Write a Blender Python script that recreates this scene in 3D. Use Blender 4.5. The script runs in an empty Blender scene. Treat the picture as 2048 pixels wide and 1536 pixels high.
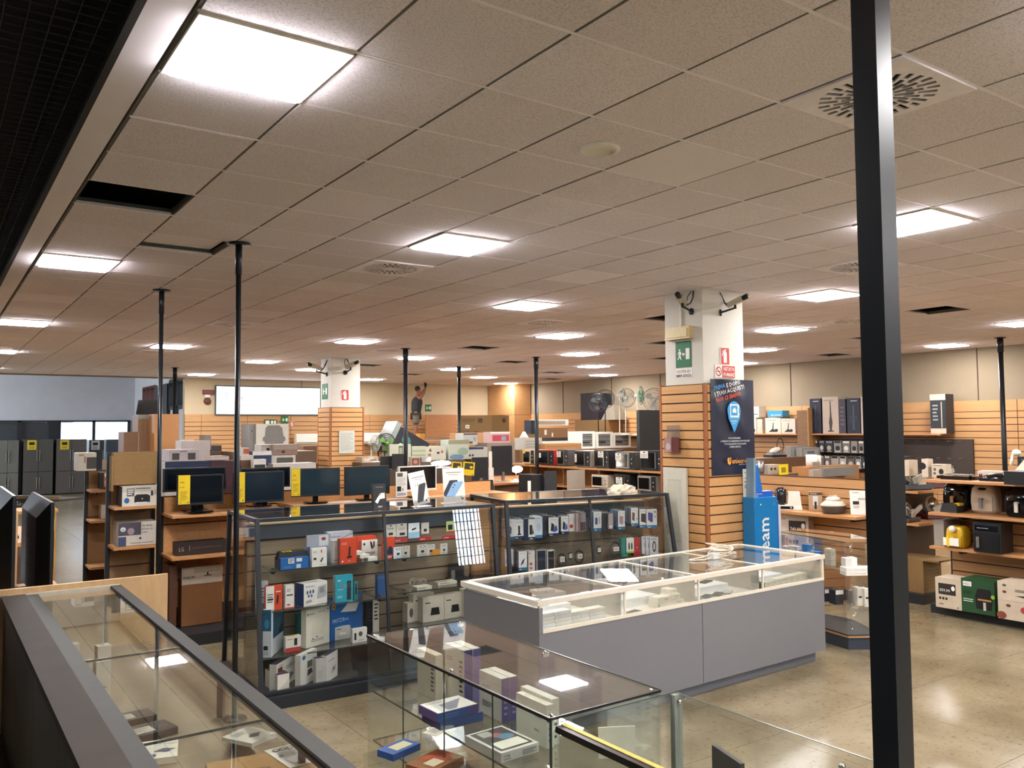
import bpy, bmesh, math, random
from mathutils import Vector, Matrix
random.seed(7)
S = bpy.context.scene
COL = S.collection
PI = math.pi

# ------------------------------------------------------------------ camera, world, daylight, exposure
CAM = Vector((-0.7464, -2.9723, 2.2)); FPX = 1678.7
YAW, PITCH, ROLL = 0.609569, 0.0527616, -0.0080916
_f = Vector((math.sin(YAW)*math.cos(PITCH), math.cos(YAW)*math.cos(PITCH), math.sin(PITCH)))
_r0 = Vector((math.cos(YAW), -math.sin(YAW), 0)); _u0 = _r0.cross(_f)
_r = math.cos(ROLL)*_r0 + math.sin(ROLL)*_u0
_u = -math.sin(ROLL)*_r0 + math.cos(ROLL)*_u0
cd = bpy.data.cameras.new('camera'); cam = bpy.data.objects.new('camera', cd); COL.objects.link(cam)
cd.sensor_width = 36; cd.lens = 36*FPX/2048; cd.clip_start = .05; cd.clip_end = 200
M = Matrix((( _r.x, _u.x, -_f.x, CAM.x), (_r.y, _u.y, -_f.y, CAM.y), (_r.z, _u.z, -_f.z, CAM.z), (0,0,0,1)))
cam.matrix_world = M
S.camera = cam

W = bpy.data.worlds.new('daylight'); S.world = W; W.use_nodes = True
W.node_tree.nodes['Background'].inputs[0].default_value = (.62, .80, 1, 1)
W.node_tree.nodes['Background'].inputs[1].default_value = 2.2

def area(name, loc, rot, sx, sy, e, col):
    l = bpy.data.lights.new(name, 'AREA'); l.shape = 'RECTANGLE'; l.size = sx; l.size_y = sy
    l.energy = e; l.color = col
    o = bpy.data.objects.new(name, l); COL.objects.link(o); o.location = loc; o.rotation_euler = rot
    return o
# daylight coming in through the barred shop window and the entrance behind the camera
area('window_daylight', (13.8, -18.4, 2.8), (PI/2, 0, 0), 4, 4.5, 900, (.70, .85, 1))
area('annex_fill', (-5.5, 27, 3.2), (0, -PI/3, 0), 2.0, 7, 650, (.80, .88, 1))  # added bluish fill lamp out of view, brightens the annex walls
LIGHT_E = 62.0
S.view_settings.view_transform = 'Standard'; S.view_settings.look = 'None'
S.view_settings.exposure = 0.55; S.view_settings.gamma = 1; S.view_settings.use_curve_mapping = False
S.cycles.transparent_max_bounces = 40; S.cycles.max_bounces = 10; S.cycles.sample_clamp_indirect = 30
S.cycles.caustics_reflective = False; S.cycles.caustics_refractive = False

# ------------------------------------------------------------------ turning a sight line into a point of the room
def ray(px, py): return _f + (px-1024)/FPX*_r - (py-768)/FPX*_u
def onZ(px, py, z): d = ray(px, py); return CAM + d*((z-CAM.z)/d.z)
def onY(px, py, y): d = ray(px, py); return CAM + d*((y-CAM.y)/d.y)
def onX(px, py, x): d = ray(px, py); return CAM + d*((x-CAM.x)/d.x)
def upto(A, px, py):            # height reached above point A on the sight line
    d = ray(px, py); fh = Vector((_f.x, _f.y, 0)); t = (A-CAM).dot(fh)/d.dot(fh); return (CAM + d*t).z

# ------------------------------------------------------------------ materials
def lin(h):
    if isinstance(h, str):
        h = h.lstrip('#'); c = [int(h[i:i+2], 16)/255 for i in (0, 2, 4)]
    else: c = h
    return tuple(x/12.92 if x <= .04045 else ((x+.055)/1.055)**2.4 for x in c) + (1,)
MATS = {}
def mt(col, rough=.55, metal=0, var=.05, scale=14, bump=0, name=None, stretch=None, spec=None):
    key = (str(col), rough, metal, var, scale, bump, stretch, spec)
    if key in MATS: return MATS[key]
    m = bpy.data.materials.new(name or 'paint_' + str(col).strip('#')); m.use_nodes = True
    nt = m.node_tree; b = nt.nodes['Principled BSDF']
    b.inputs['Roughness'].default_value = rough; b.inputs['Metallic'].default_value = metal
    if spec is not None: b.inputs['Specular IOR Level'].default_value = spec
    c = lin(col)
    tc = nt.nodes.new('ShaderNodeTexCoord'); mp = nt.nodes.new('ShaderNodeMapping')
    nz = nt.nodes.new('ShaderNodeTexNoise'); rp = nt.nodes.new('ShaderNodeValToRGB')
    if stretch: mp.inputs['Scale'].default_value = stretch
    nz.inputs['Scale'].default_value = scale; nz.inputs['Detail'].default_value = 3
    rp.color_ramp.elements[0].position = .3; rp.color_ramp.elements[1].position = .7
    rp.color_ramp.elements[0].color = tuple(max(0, x*(1-var)) for x in c[:3]) + (1,)
    rp.color_ramp.elements[1].color = tuple(min(1, x*(1+var)) for x in c[:3]) + (1,)
    L = nt.links
    L.new(tc.outputs['Object'], mp.inputs[0]); L.new(mp.outputs[0], nz.inputs[0])
    L.new(nz.outputs[0], rp.inputs[0]); L.new(rp.outputs[0], b.inputs['Base Color'])
    if bump:
        bp = nt.nodes.new('ShaderNodeBump'); bp.inputs['Strength'].default_value = bump; bp.inputs['Distance'].default_value = .004
        L.new(nz.outputs[0], bp.inputs['Height']); L.new(bp.outputs[0], b.inputs['Normal'])
    MATS[key] = m
    return m
def emit(name, col, e):
    m = bpy.data.materials.new(name); m.use_nodes = True; nt = m.node_tree
    b = nt.nodes['Principled BSDF']; b.inputs['Base Color'].default_value = (.8, .8, .8, 1)
    b.inputs['Emission Color'].default_value = lin(col); b.inputs['Emission Strength'].default_value = e
    return m
def glassmat(name, tint=(.93, .97, .95), refl=1.0, rough=.0, edge=False):
    m = bpy.data.materials.new(name); m.use_nodes = True; nt = m.node_tree; nt.nodes.clear()
    o = nt.nodes.new('ShaderNodeOutputMaterial'); mx = nt.nodes.new('ShaderNodeMixShader')
    t = nt.nodes.new('ShaderNodeBsdfTransparent'); g = nt.nodes.new('ShaderNodeBsdfGlossy')
    fr = nt.nodes.new('ShaderNodeFresnel'); fr.inputs[0].default_value = 1.5
    geo = nt.nodes.new('ShaderNodeNewGeometry'); mu = nt.nodes.new('ShaderNodeMath'); mu.operation = 'MULTIPLY'
    inv = nt.nodes.new('ShaderNodeMath'); inv.operation = 'SUBTRACT'; inv.inputs[0].default_value = refl
    nz = nt.nodes.new('ShaderNodeTexNoise'); nz.inputs['Scale'].default_value = 3
    mr = nt.nodes.new('ShaderNodeMapRange'); mr.inputs['To Min'].default_value = rough; mr.inputs['To Max'].default_value = rough+.015
    t.inputs[0].default_value = tint + (1,); g.inputs[0].default_value = (1, 1, 1, 1)
    L = nt.links
    L.new(nz.outputs[0], mr.inputs[0]); L.new(mr.outputs[0], g.inputs[1])
    # only the outer face of the pane mirrors, twice as strongly
    L.new(geo.outputs['Backfacing'], inv.inputs[1]); L.new(fr.outputs[0], mu.inputs[0]); L.new(inv.outputs[0], mu.inputs[1])
    L.new(mu.outputs[0], mx.inputs[0]); L.new(t.outputs[0], mx.inputs[1]); L.new(g.outputs[0], mx.inputs[2])
    L.new(mx.outputs[0], o.inputs[0])
    return m
GLASS = glassmat('clear_glass', (.975, .985, .98), 1.3)
GLASSG = glassmat('greenish_glass', (.955, .97, .96), 1.15)
GEDGE = mt('#3d4a42', .15, name='glass_edge')
BAG = glassmat('clear_plastic', (.95, .95, .95), 1.6, .22)
def wood(col, name='wood', st=(3, 3, 34), var=.10, rough=.45): return mt(col, rough, 0, var, 2.2, 0, name, st)
BEECH = wood('#bd9060', 'beech_veneer', (1.2, 1.2, 26))
BEECHH = wood('#cf9c64', 'beech_veneer_horizontal', (26, 1.2, 26))
SHELF = wood('#b98656', 'beech_shelf', (2, 2, 26))
PALE = wood('#d3ad7e', 'pale_plywood', (9, 9, 2))
GROOVE = mt('#4a2a16', .7, name='dark_groove')
CARD = mt('#9a7650', .8, 0, .05, 30, .05, 'cardboard')
CARD2 = mt('#86683f', .8, 0, .05, 30, .05, 'brown_cardboard')
BLK = mt('#16171a', .45, name='black_plastic'); GLOSS = mt('#0c0d10', .12, name='gloss_black')
SCR = mt('#10161c', .10, name='dark_screen'); FRM = mt('#22262b', .42, name='black_powder_coat')
WHT = mt('#e9e4d8', .5, name='white_plastic'); STEEL = mt('#a9a9a6', .3, .9, .08, name='brushed_steel')
CHR = mt('#d8d8d8', .15, 1, .02, name='chrome')
YEL = mt('#e3c417', .6, name='yellow_card')

# ------------------------------------------------------------------ mesh building
TXT = {}
def text_geo(s):
    if s in TXT: return TXT[s]
    c = bpy.data.curves.new('t', 'FONT'); c.body = s; c.size = 1; c.resolution_u = 1; c.offset = .012
    o = bpy.data.objects.new('t', c); COL.objects.link(o)
    dg = bpy.context.evaluated_depsgraph_get(); dg.update()
    me = bpy.data.meshes.new_from_object(o.evaluated_get(dg))
    vs = [(v.co.x, v.co.y) for v in me.vertices]; fs = [tuple(p.vertices) for p in me.polygons if abs(p.normal.z) > .5]
    bpy.data.objects.remove(o); bpy.data.curves.remove(c); bpy.data.meshes.remove(me)
    w = max([v[0] for v in vs], default=1)
    TXT[s] = (vs, fs, w); return TXT[s]

class B:
    def __init__(s): s.bm = bmesh.new(); s.mats = []
    def mi(s, m):
        if m not in s.mats: s.mats.append(m)
        return s.mats.index(m)
    def faces(s, vs, fs, m, T=None, smooth=False):
        k = s.mi(m); V = [s.bm.verts.new(T @ Vector(v) if T else Vector(v)) for v in vs]
        for f in fs:
            try: q = s.bm.faces.new([V[i] for i in f]); q.material_index = k; q.smooth = smooth
            except ValueError: pass
        return V
    def box(s, x0, x1, y0, y1, z0, z1, m, T=None, top=None):
        vs = [(x0,y0,z0),(x1,y0,z0),(x1,y1,z0),(x0,y1,z0),(x0,y0,z1),(x1,y0,z1),(x1,y1,z1),(x0,y1,z1)]
        if top:      # (dx0,dx1,dy0,dy1) moves the top edges: a taper
            a, b, c, d = top
            vs[4] = (x0+a, y0+c, z1); vs[5] = (x1-b, y0+c, z1); vs[6] = (x1-b, y1-d, z1); vs[7] = (x0+a, y1-d, z1)
        s.faces(vs, [(0,3,2,1),(4,5,6,7),(0,1,5,4),(1,2,6,5),(2,3,7,6),(3,0,4,7)], m, T)
        return s
    def rbox(s, x0, x1, y0, y1, z0, z1, m, r=.02, T=None, n=3):   # box with rounded upright edges
        pts = []
        for cx, cy, a0 in ((x1-r, y0+r, -PI/2), (x1-r, y1-r, 0), (x0+r, y1-r, PI/2), (x0+r, y0+r, PI)):
            for i in range(n+1): a = a0 + PI/2*i/n; pts.append((cx+r*math.cos(a), cy+r*math.sin(a)))
        return s.prism(pts, z0, z1, m, T)
    def prism(s, pts, z0, z1, m, T=None, smooth=False, sc=1.0, c=(0, 0)):
        n = len(pts)
        vs = [(p[0], p[1], z0) for p in pts] + [(c[0]+(p[0]-c[0])*sc, c[1]+(p[1]-c[1])*sc, z1) for p in pts]
        fs = [tuple(range(n-1, -1, -1)), tuple(range(n, 2*n))] + [(i, (i+1) % n, n+(i+1) % n, n+i) for i in range(n)]
        s.faces(vs, fs, m, T, smooth); return s
    def profile(s, pts, x0, x1, m, T=None):       # polygon in (y,z) swept along x
        n = len(pts)
        vs = [(x0, p[0], p[1]) for p in pts] + [(x1, p[0], p[1]) for p in pts]
        s.faces(vs, [tuple(range(n-1, -1, -1)), tuple(range(n, 2*n))] + [(i, (i+1) % n, n+(i+1) % n, n+i) for i in range(n)], m, T); return s
    def lathe(s, prof, m, T=None, n=20, sx=1, sy=1):   # (r,z) pairs
        vs = []; fs = []
        for r, z in prof:
            for i in range(n): a = 2*PI*i/n; vs.append((r*math.cos(a)*sx, r*math.sin(a)*sy, z))
        for j in range(len(prof)-1):
            for i in range(n): fs.append((j*n+i, j*n+(i+1) % n, (j+1)*n+(i+1) % n, (j+1)*n+i))
        fs.append(tuple(range(n-1, -1, -1))); fs.append(tuple((len(prof)-1)*n+i for i in range(n)))
        s.faces(vs, fs, m, T, True); return s
    def rod(s, p0, p1, r, m, n=8, r2=None):
        p0, p1 = Vector(p0), Vector(p1); d = p1-p0
        T = Matrix.Translation(p0) @ d.to_track_quat('Z', 'Y').to_matrix().to_4x4()
        return s.lathe([(r, 0), (r if r2 is None else r2, d.length)], m, T, n)
    def tube(s, pts, r, m, n=6):
        for a, b in zip(pts[:-1], pts[1:]): s.rod(a, b, r, m, n)
        return s
    def ring(s, c, R, r, m, T=None, n=24, k=5):
        vs = []; fs = []
        for i in range(n):
            a = 2*PI*i/n
            for j in range(k):
                b = 2*PI*j/k; q = R + r*math.cos(b)
                vs.append((c[0]+q*math.cos(a), c[1]+q*math.sin(a), c[2]+r*math.sin(b)))
        for i in range(n):
            for j in range(k): fs.append((i*k+j, ((i+1) % n)*k+j, ((i+1) % n)*k+(j+1) % k, i*k+(j+1) % k))
        s.faces(vs, fs, m, T, True); return s
    def ell(s, c, rx, ry, rz, m, n=14, k=8, T=None):
        prof = [(math.sin(PI*i/k) or 1e-4, -math.cos(PI*i/k)) for i in range(k+1)]
        prof[0] = (1e-3, -1); prof[-1] = (1e-3, 1)
        X = Matrix.Translation(c) @ Matrix.Diagonal((rx, ry, rz, 1))
        return s.lathe(prof, m, (T @ X) if T else X, n)
    def art(s, o, ux, uz, w, h, items, lift=.0008, T=None):
        """flat print on a face: o origin, ux/uz unit axes, face w x h metres; items in face fractions"""
        o, ux, uz = Vector(o), Vector(ux), Vector(uz); nrm = ux.cross(uz)
        lf = lift
        for it in items:
            lf += lift*.45
            P = lambda u, v: o + ux*(u*w) + uz*(v*h) + nrm*lf
            k = it[0]
            if k == 'r': _, a, b, c, d, m = it; s.faces([P(a,b), P(c,b), P(c,d), P(a,d)], [(0,1,2,3)], col(m), T)
            elif k == 'p': pts = it[1]; s.faces([P(*q) for q in pts], [tuple(range(len(pts)))], col(it[2]), T)
            elif k == 'e':
                _, cx, cy, rx, ry, m = it
                s.faces([P(cx+rx*math.cos(2*PI*i/14), cy+ry*math.sin(2*PI*i/14)) for i in range(14)], [tuple(range(14))], col(m), T)
            elif k == 'l':      # lines of small print
                _, a, b, c, d, n, m = it
                for i in range(n):
                    v0 = d - (d-b)*(i+.2)/n; v1 = d - (d-b)*(i+.62)/n; e = c - (c-a)*(.25 if i % 3 == 2 else .04*(i % 2))
                    s.faces([P(a,v1), P(e,v1), P(e,v0), P(a,v0)], [(0,1,2,3)], col(m), T)
            elif k == 't':
                _, a, b, hh, st, m = it[:6]; maxw = it[6] if len(it) > 6 else None; rot = it[7] if len(it) > 7 else 0
                vs, fs, tw = text_geo(st); sc = hh*h; sx = sc
                if maxw and tw*sc > maxw*w: sx = maxw*w/tw
                cr, sr = math.cos(rot), math.sin(rot); q = []
                for x, y in vs:
                    X, Y = x*sx, y*sc; X, Y = X*cr - Y*sr, X*sr + Y*cr
                    q.append(o + ux*(a*w+X) + uz*(b*h+Y) + nrm*lf)
                s.faces(q, fs, col(m), T)
        return s
    def build(s, name, parent=None, loc=None, rotz=None):
        me = bpy.data.meshes.new(name); bmesh.ops.recalc_face_normals(s.bm, faces=[f for f in s.bm.faces if len(f.verts) > 2 and not f.is_boundary]) if False else None
        s.bm.to_mesh(me); s.bm.free()
        for m in s.mats: me.materials.append(m)
        o = bpy.data.objects.new(name, me); COL.objects.link(o)
        if parent: o.parent = parent
        if loc is not None: o.location = loc
        if rotz is not None: o.rotation_euler.z = rotz
        return o
INK = {'k': '#1a1a1c', 'w': '#ece8df', 'g': '#8d8d8b', 'G': '#5a5c5c', 'b': '#1f5f9e', 'n': '#1b2a4e', 'r': '#c22a25', 'o': '#e0532a',
       'y': '#e3c417', 't': '#2a8f9a', 'v': '#4a4a78', 'c': '#cfd6da', 'p': '#d9a3a0', 'B': '#6b4b2f', 's': '#b9b2a6', 'e': '#2f7d45', 'u': '#7fb3d9', 'm': '#5b2f4a', 'O': '#f0a030'}
def col(m):
    if isinstance(m, str): return mt(INK.get(m, m), .5)
    return m
def tag(o, label=None, cat=None, group=None, kind=None):
    if label: o['label'] = label
    if cat: o['category'] = cat
    if group: o['group'] = group
    if kind: o['kind'] = kind
    return o
def thing(name, label, cat, loc=(0, 0, 0), rotz=0, group=None):
    o = bpy.data.objects.new(name, None); COL.objects.link(o); o.empty_display_size = .05
    o.location = loc; o.rotation_euler.z = rotz
    return tag(o, label, cat, group)
def one(name, b, label, cat, loc=(0, 0, 0), rotz=0, group=None):
    return tag(b.build(name, None, loc, rotz), label, cat, group)
def dup(root, loc=None, rotz=None, label=None, group=None):
    def cp(o, par):
        c = o.copy(); COL.objects.link(c); c.parent = par
        for ch in [x for x in KIDS.get(o.name, [])]: cp(bpy.data.objects[ch], c)
        return c
    KIDS = {}
    for o in list(root.children_recursive): KIDS.setdefault(o.parent.name, []).append(o.name)
    r = cp(root, None)
    if loc is not None: r.location = loc
    if rotz is not None: r.rotation_euler.z = rotz
    if label: r['label'] = label
    if group: r['group'] = group
    return r
def frame2(A, Bp):       # basis on the floor line A->B: x along, y away
    d = Vector((Bp.x-A.x, Bp.y-A.y)); return math.atan2(d.y, d.x), d.length

CLAMP = [None]
def clampin(A, dep):
    c = CLAMP[0]
    if not c: return A
    p = c[0].inverted() @ A; lo, hi = c[1], c[2]-dep; p.y = min(max(p.y, lo), max(lo, hi)); q = c[0] @ p
    return Vector((q.x, q.y, A.z))
def pbox(name, label, cat, bl, br, top, z, dep, body='w', f=(), t=(), l=(), group=None, parent=None, h=None, gap=.001):
    """carton on the surface at height z; bl/br sight points of its lower front edge, top the sight line of its upper edge"""
    A = onZ(bl[0], bl[1], z); C = onZ(br[0], br[1], z) if isinstance(br, tuple) else onY(br, bl[1], A.y)
    a, w = frame2(A, C)
    A = clampin(A, dep)
    H = h if h else upto(A, bl[0], top)-z
    b = B(); bd = col(body)
    b.box(0, w, 0, dep, 0, H, bd)
    if f: b.art((0, 0, 0), (1, 0, 0), (0, 0, 1), w, H, f)
    if t: b.art((0, 0, H), (1, 0, 0), (0, 1, 0), w, dep, t)
    if l: b.art((0, dep, 0), (0, -1, 0), (0, 0, 1), dep, H, l)
    return one(name, b, label, cat, (A.x, A.y, z+gap), a, group)
# ------------------------------------------------------------------ the room
H = 3.67
G = .6
floor_stone = mt('#a3937b', .22, 0, .10, 1.6, 0, 'polished_stone')
def stone():
    m = bpy.data.materials.new('polished_limestone'); m.use_nodes = True; nt = m.node_tree; L = nt.links
    b = nt.nodes['Principled BSDF']; g = nt.nodes.new('ShaderNodeNewGeometry')
    n1 = nt.nodes.new('ShaderNodeTexNoise'); n1.inputs['Scale'].default_value = 1.1; n1.inputs['Detail'].default_value = 7; n1.inputs['Roughness'].default_value = .65
    n2 = nt.nodes.new('ShaderNodeTexNoise'); n2.inputs['Scale'].default_value = 26; n2.inputs['Detail'].default_value = 4
    r1 = nt.nodes.new('ShaderNodeValToRGB'); r1.color_ramp.elements[0].position = .33; r1.color_ramp.elements[1].position = .68
    r1.color_ramp.elements[0].color = lin('#776950'); r1.color_ramp.elements[1].color = lin('#988a6e')
    r2 = nt.nodes.new('ShaderNodeValToRGB'); r2.color_ramp.elements[0].position = .30; r2.color_ramp.elements[1].position = .42
    r2.color_ramp.elements[0].color = (.55, .5, .45, 1); r2.color_ramp.elements[1].color = (1, 1, 1, 1)
    mx = nt.nodes.new('ShaderNodeMix'); mx.data_type = 'RGBA'; mx.blend_type = 'MULTIPLY'; mx.inputs[0].default_value = .8
    L.new(g.outputs['Position'], n1.inputs[0]); L.new(g.outputs['Position'], n2.inputs[0])
    L.new(n1.outputs[0], r1.inputs[0]); L.new(n2.outputs[0], r2.inputs[0])
    L.new(r1.outputs[0], mx.inputs[6]); L.new(r2.outputs[0], mx.inputs[7]); L.new(mx.outputs[2], b.inputs['Base Color'])
    mr = nt.nodes.new('ShaderNodeMapRange'); mr.inputs['To Min'].default_value = .12; mr.inputs['To Max'].default_value = .30
    L.new(n1.outputs[0], mr.inputs[0]); L.new(mr.outputs[0], b.inputs['Roughness'])
    return m
STONE = stone()
def tilemat(name, c0, c1):
    m = bpy.data.materials.new(name); m.use_nodes = True; nt = m.node_tree; L = nt.links
    b = nt.nodes['Principled BSDF']; b.inputs['Roughness'].default_value = .9; b.inputs['Specular IOR Level'].default_value = .2
    g = nt.nodes.new('ShaderNodeNewGeometry'); n = nt.nodes.new('ShaderNodeTexNoise'); n.inputs['Scale'].default_value = 110; n.inputs['Detail'].default_value = 3
    r = nt.nodes.new('ShaderNodeValToRGB'); r.color_ramp.elements[0].position = .36; r.color_ramp.elements[1].position = .52
    r.color_ramp.elements[0].color = lin(c0); r.color_ramp.elements[1].color = lin(c1)
    n2 = nt.nodes.new('ShaderNodeTexNoise'); n2.inputs['Scale'].default_value = 1.2
    r2 = nt.nodes.new('ShaderNodeValToRGB'); r2.color_ramp.elements[0].color = (.88, .87, .86, 1); r2.color_ramp.elements[1].color = (1, 1, 1, 1)
    oi = nt.nodes.new('ShaderNodeObjectInfo'); r3 = nt.nodes.new('ShaderNodeValToRGB'); r3.color_ramp.elements[0].color = (.93, .92, .91, 1)
    mx = nt.nodes.new('ShaderNodeMix'); mx.data_type = 'RGBA'; mx.blend_type = 'MULTIPLY'; mx.inputs[0].default_value = 1
    my = nt.nodes.new('ShaderNodeMix'); my.data_type = 'RGBA'; my.blend_type = 'MULTIPLY'; my.inputs[0].default_value = 1
    L.new(g.outputs['Position'], n.inputs[0]); L.new(g.outputs['Position'], n2.inputs[0]); L.new(n.outputs[0], r.inputs[0]); L.new(n2.outputs[0], r2.inputs[0])
    L.new(oi.outputs['Random'], r3.inputs[0])
    L.new(r.outputs[0], mx.inputs[6]); L.new(r2.outputs[0], mx.inputs[7]); L.new(mx.outputs[2], my.inputs[6]); L.new(r3.outputs[0], my.inputs[7])
    L.new(my.outputs[2], b.inputs['Base Color'])
    return m
TILE = tilemat('mineral_fibre', '#dbd5de', '#f5eff8'); TILEW = tilemat('white_fibre', '#f6f1f9', '#faf5fd')
PLASTER = mt('#8f806a', .85, 0, .03, 3, 0, 'cream_paint'); PLASTERW = mt('#c9c9cc', .85, 0, .03, 3, 0, 'white_paint')
DARKWALL = mt('#3a3632', .8, name='dark_wall')
st = dict(kind='structure')
fl = B(); fl.box(-7, 16.2, -17.6, 37, -.2, -.012, mt('#5b5145', .8, name='floor_joint')); FLOOR = tag(fl.build('floor'), **st)
ft = B(); q = 1.2
ft.box(.002, q-.002, .002, q-.002, -.012, 0, STONE); ft0 = None
FX0, FY0 = 6.68-6*q, .98
me_t = None
rest = B()
cells = []
for i in range(-6, 14):
    for j in range(-14, 28):
        x, y = 6.68+i*q-7.2+0, .98+j*q
        if x > 15 or x < -7: continue
        cells.append((max(0, (x-CAM.x)**2+(y-CAM.y)**2), x, y))
vis = []
fwd = Vector((_f.x, _f.y)).normalized()
for d, x, y in sorted(cells):
    v = Vector((x+.6-CAM.x, y+.6-CAM.y)); a = abs(fwd.angle(v)) if v.length > 0 else 0
    if v.dot(fwd) > 2.5 and a < .62 and len(vis) < 240: vis.append((x, y))
    else: rest.box(x+.002, x+q-.002, y+.002, y+q-.002, -.012, 0, STONE)
o0 = ft.build('floor_tile', FLOOR); o0.location = (vis[0][0], vis[0][1], 0)
for x, y in vis[1:]:
    o = o0.copy(); COL.objects.link(o); o.location = (x, y, 0)
tag(rest.build('floor_tile_field', FLOOR), **dict(kind='stuff'))

# ceiling: steel grid, mineral tiles, holes where tiles are missing
LIT = set(); 
for a in range(0, 8):
    for b in range(-3, 10):
        if (a+b) % 2 == 0: LIT.add((4*a, 4*b))
for k in ((4, 12), (12, 8), (16, 4), (4, 28)): LIT.discard(k)
LIT -= {(24, 0), (28, -4)}
LIT |= {(20, 4), (24, 8)}
LIT.add((11, 27)); LIT.discard((12, 28))
VENT = {(4, -2), (4, 6), (4, 14), (10, 2), (10, 10), (16, 6), (16, 14), (10, 18), (4, 22), (22, 10), (4, 30), (22, 2), (16, 22)}
HOLE = {(0, 4), (1, 6), (12, 16), (16, 20), (16, 4), (20, 8), (24, 12), (12, 8), (16, 12), (20, 16), (21, 24), (24, 28), (16, 28), (12, 24)}
LIT -= HOLE
WHITE = {(4, 0), (4, 8), (4, 12), (3, 15), (0, 12), (8, 12), (7, 5), (11, 13), (4, 18), (0, 14), (0, 20), (14, 10), (4, 26), (9, 9)}
NX, NY0, NY1 = 26, -10, 35
CX1, CY1 = 15.8, 21.2
back = B(); back.box(-.02, 16.1, -6.2, 21.4, H+.33, H+.4, mt('#15161a', .9, name='void_black')); CEIL = tag(back.build('ceiling'), **st)
side = B(); side.box(-.16, -.02, -6.2, 21.2, H+.0, H+.34, mt('#f0eaf2', .8, 0, .03, 3, 0, 'edge_paint'))
tag(side.build('ceiling_edge', CEIL), kind='structure')
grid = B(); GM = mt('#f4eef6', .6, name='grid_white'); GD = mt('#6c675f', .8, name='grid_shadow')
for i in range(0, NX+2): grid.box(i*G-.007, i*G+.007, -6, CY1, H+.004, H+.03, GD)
for j in range(NY0, NY1+2): grid.box(0, CX1, j*G-.009, j*G+.009, H+.0005, H+.02, GM)
tag(grid.build('grid_bar', CEIL), kind='stuff')
tl = B(); tl.box(.008, G-.008, .010, G-.010, H, H+.015, TILE, top=None)
tw = B(); tw.box(.008, G-.008, .010, G-.010, H-.001, H+.015, TILEW)
cells = []
for i in range(0, NX+1):
    for j in range(NY0, NY1+1):
        if (i, j) in LIT or (i, j) in HOLE or (i, j) in VENT or i*G > CX1-.1: continue
        cx, cy = (i+.5)*G, (j+.5)*G
        v = Vector((cx-CAM.x, cy-CAM.y, H-CAM.z)); z = v.dot(_f)
        inv = z > .5 and abs(v.dot(_r)/z) < .66 and abs(v.dot(_u)/z) < .52
        if (i, j) in {(9, 5), (10, 5), (10, 5), (11, 5), (10, 6), (9, 6), (10, 22), (10, 21)} and False: continue
        cells.append((0 if inv else 1, v.length, i, j))
cells.sort(); t0 = tl.build('ceiling_tile', CEIL); w0 = tw.build('ceiling_tile', CEIL); n = 0; rest = B(); first = {0: t0, 1: w0}; used = set()
for iv, d, i, j in cells:
    wht = 1 if (i, j) in WHITE else 0
    if n < 296 or (wht and iv == 0 and n < 299):
        n += 1
        o = first[wht] if wht not in used else first[wht].copy()
        if wht in used: COL.objects.link(o)
        used.add(wht); o.location = (i*G, j*G, random.choice((0, 0, .0015)))
        if wht: o['label'] = 'plain white replacement ceiling tile'
    else:
        xe = min(CX1, (i+1)*G-.008)
        rest.box(i*G+.008, xe, j*G+.010, (j+1)*G-.010, H, H+.015, TILEW if wht else TILE)
if 1 not in used: w0.location = (4*G, 0, 0)
tag(rest.build('ceiling_tile_field', CEIL), kind='stuff')

# lights
EM = emit('lit_panel', '#fffbfb', LIGHT_E)
b = B(); b.box(.034, G-.034, .034, G-.034, H-.024, H+.002, EM)
fr = B(); 
for x0, x1, y0, y1 in ((.006, .03, .006, G-.006), (G-.03, G-.006, .006, G-.006), (.03, G-.03, .006, .03), (.03, G-.03, G-.03, G-.006)):
    fr.box(x0, x1, y0, y1, H-.010, H+.012, WHT)
fr.box(.006, G-.006, .006, G-.006, H+.012, H+.03, WHT)
L0 = thing('ceiling_light', 'x', 'light', (0, 0, 0)); fo = fr.build('frame', L0); bo = b.build('diffuser', L0)
firstl = True
def lname(i, j):
    return i, j
names = {(0, 0): 'large glowing square ceiling light nearest the camera beside the white ceiling edge', (4, 4): 'glowing ceiling light near the round vent in the middle of the ceiling',
 (0, 8): 'glowing ceiling light by the white ceiling edge above the dark screens', (0, 16): 'narrow glowing ceiling light at the left border beyond the nearer edge lights',
 (8, 4): 'glowing ceiling light just in front of the large white pillar', (8, 8): 'glowing ceiling light left of the large white pillar',
 (12, 4): 'glowing ceiling light right of the large white pillar, nearest of that side', (8, 0): 'large glowing ceiling light crossed by the thick black post',
 (4, 20): 'glowing ceiling light crossed by the second thin dark post', (8, 16): 'glowing ceiling light above the far slatted pillar'}
for (i, j) in sorted(LIT):
    if i*G > CX1-.6 or j*G > CY1-.6 or j < -9: continue
    o = L0 if firstl else dup(L0); firstl = False
    o.location = (i*G, j*G, 0)
    vv = Vector(((i+.5)*G-CAM.x, (j+.5)*G-CAM.y, H-CAM.z)); zz = vv.dot(_f)
    if (i, j) in names: o['label'] = names[(i, j)]; o['group'] = 'square ceiling light panels'
    elif zz > .5: o['label'] = 'small distant glowing square ceiling light in the rows toward the back wall'; o['group'] = 'distant square ceiling lights'
    else: o['label'] = 'glowing square ceiling light behind the viewpoint'; o['group'] = 'ceiling lights behind'

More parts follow.
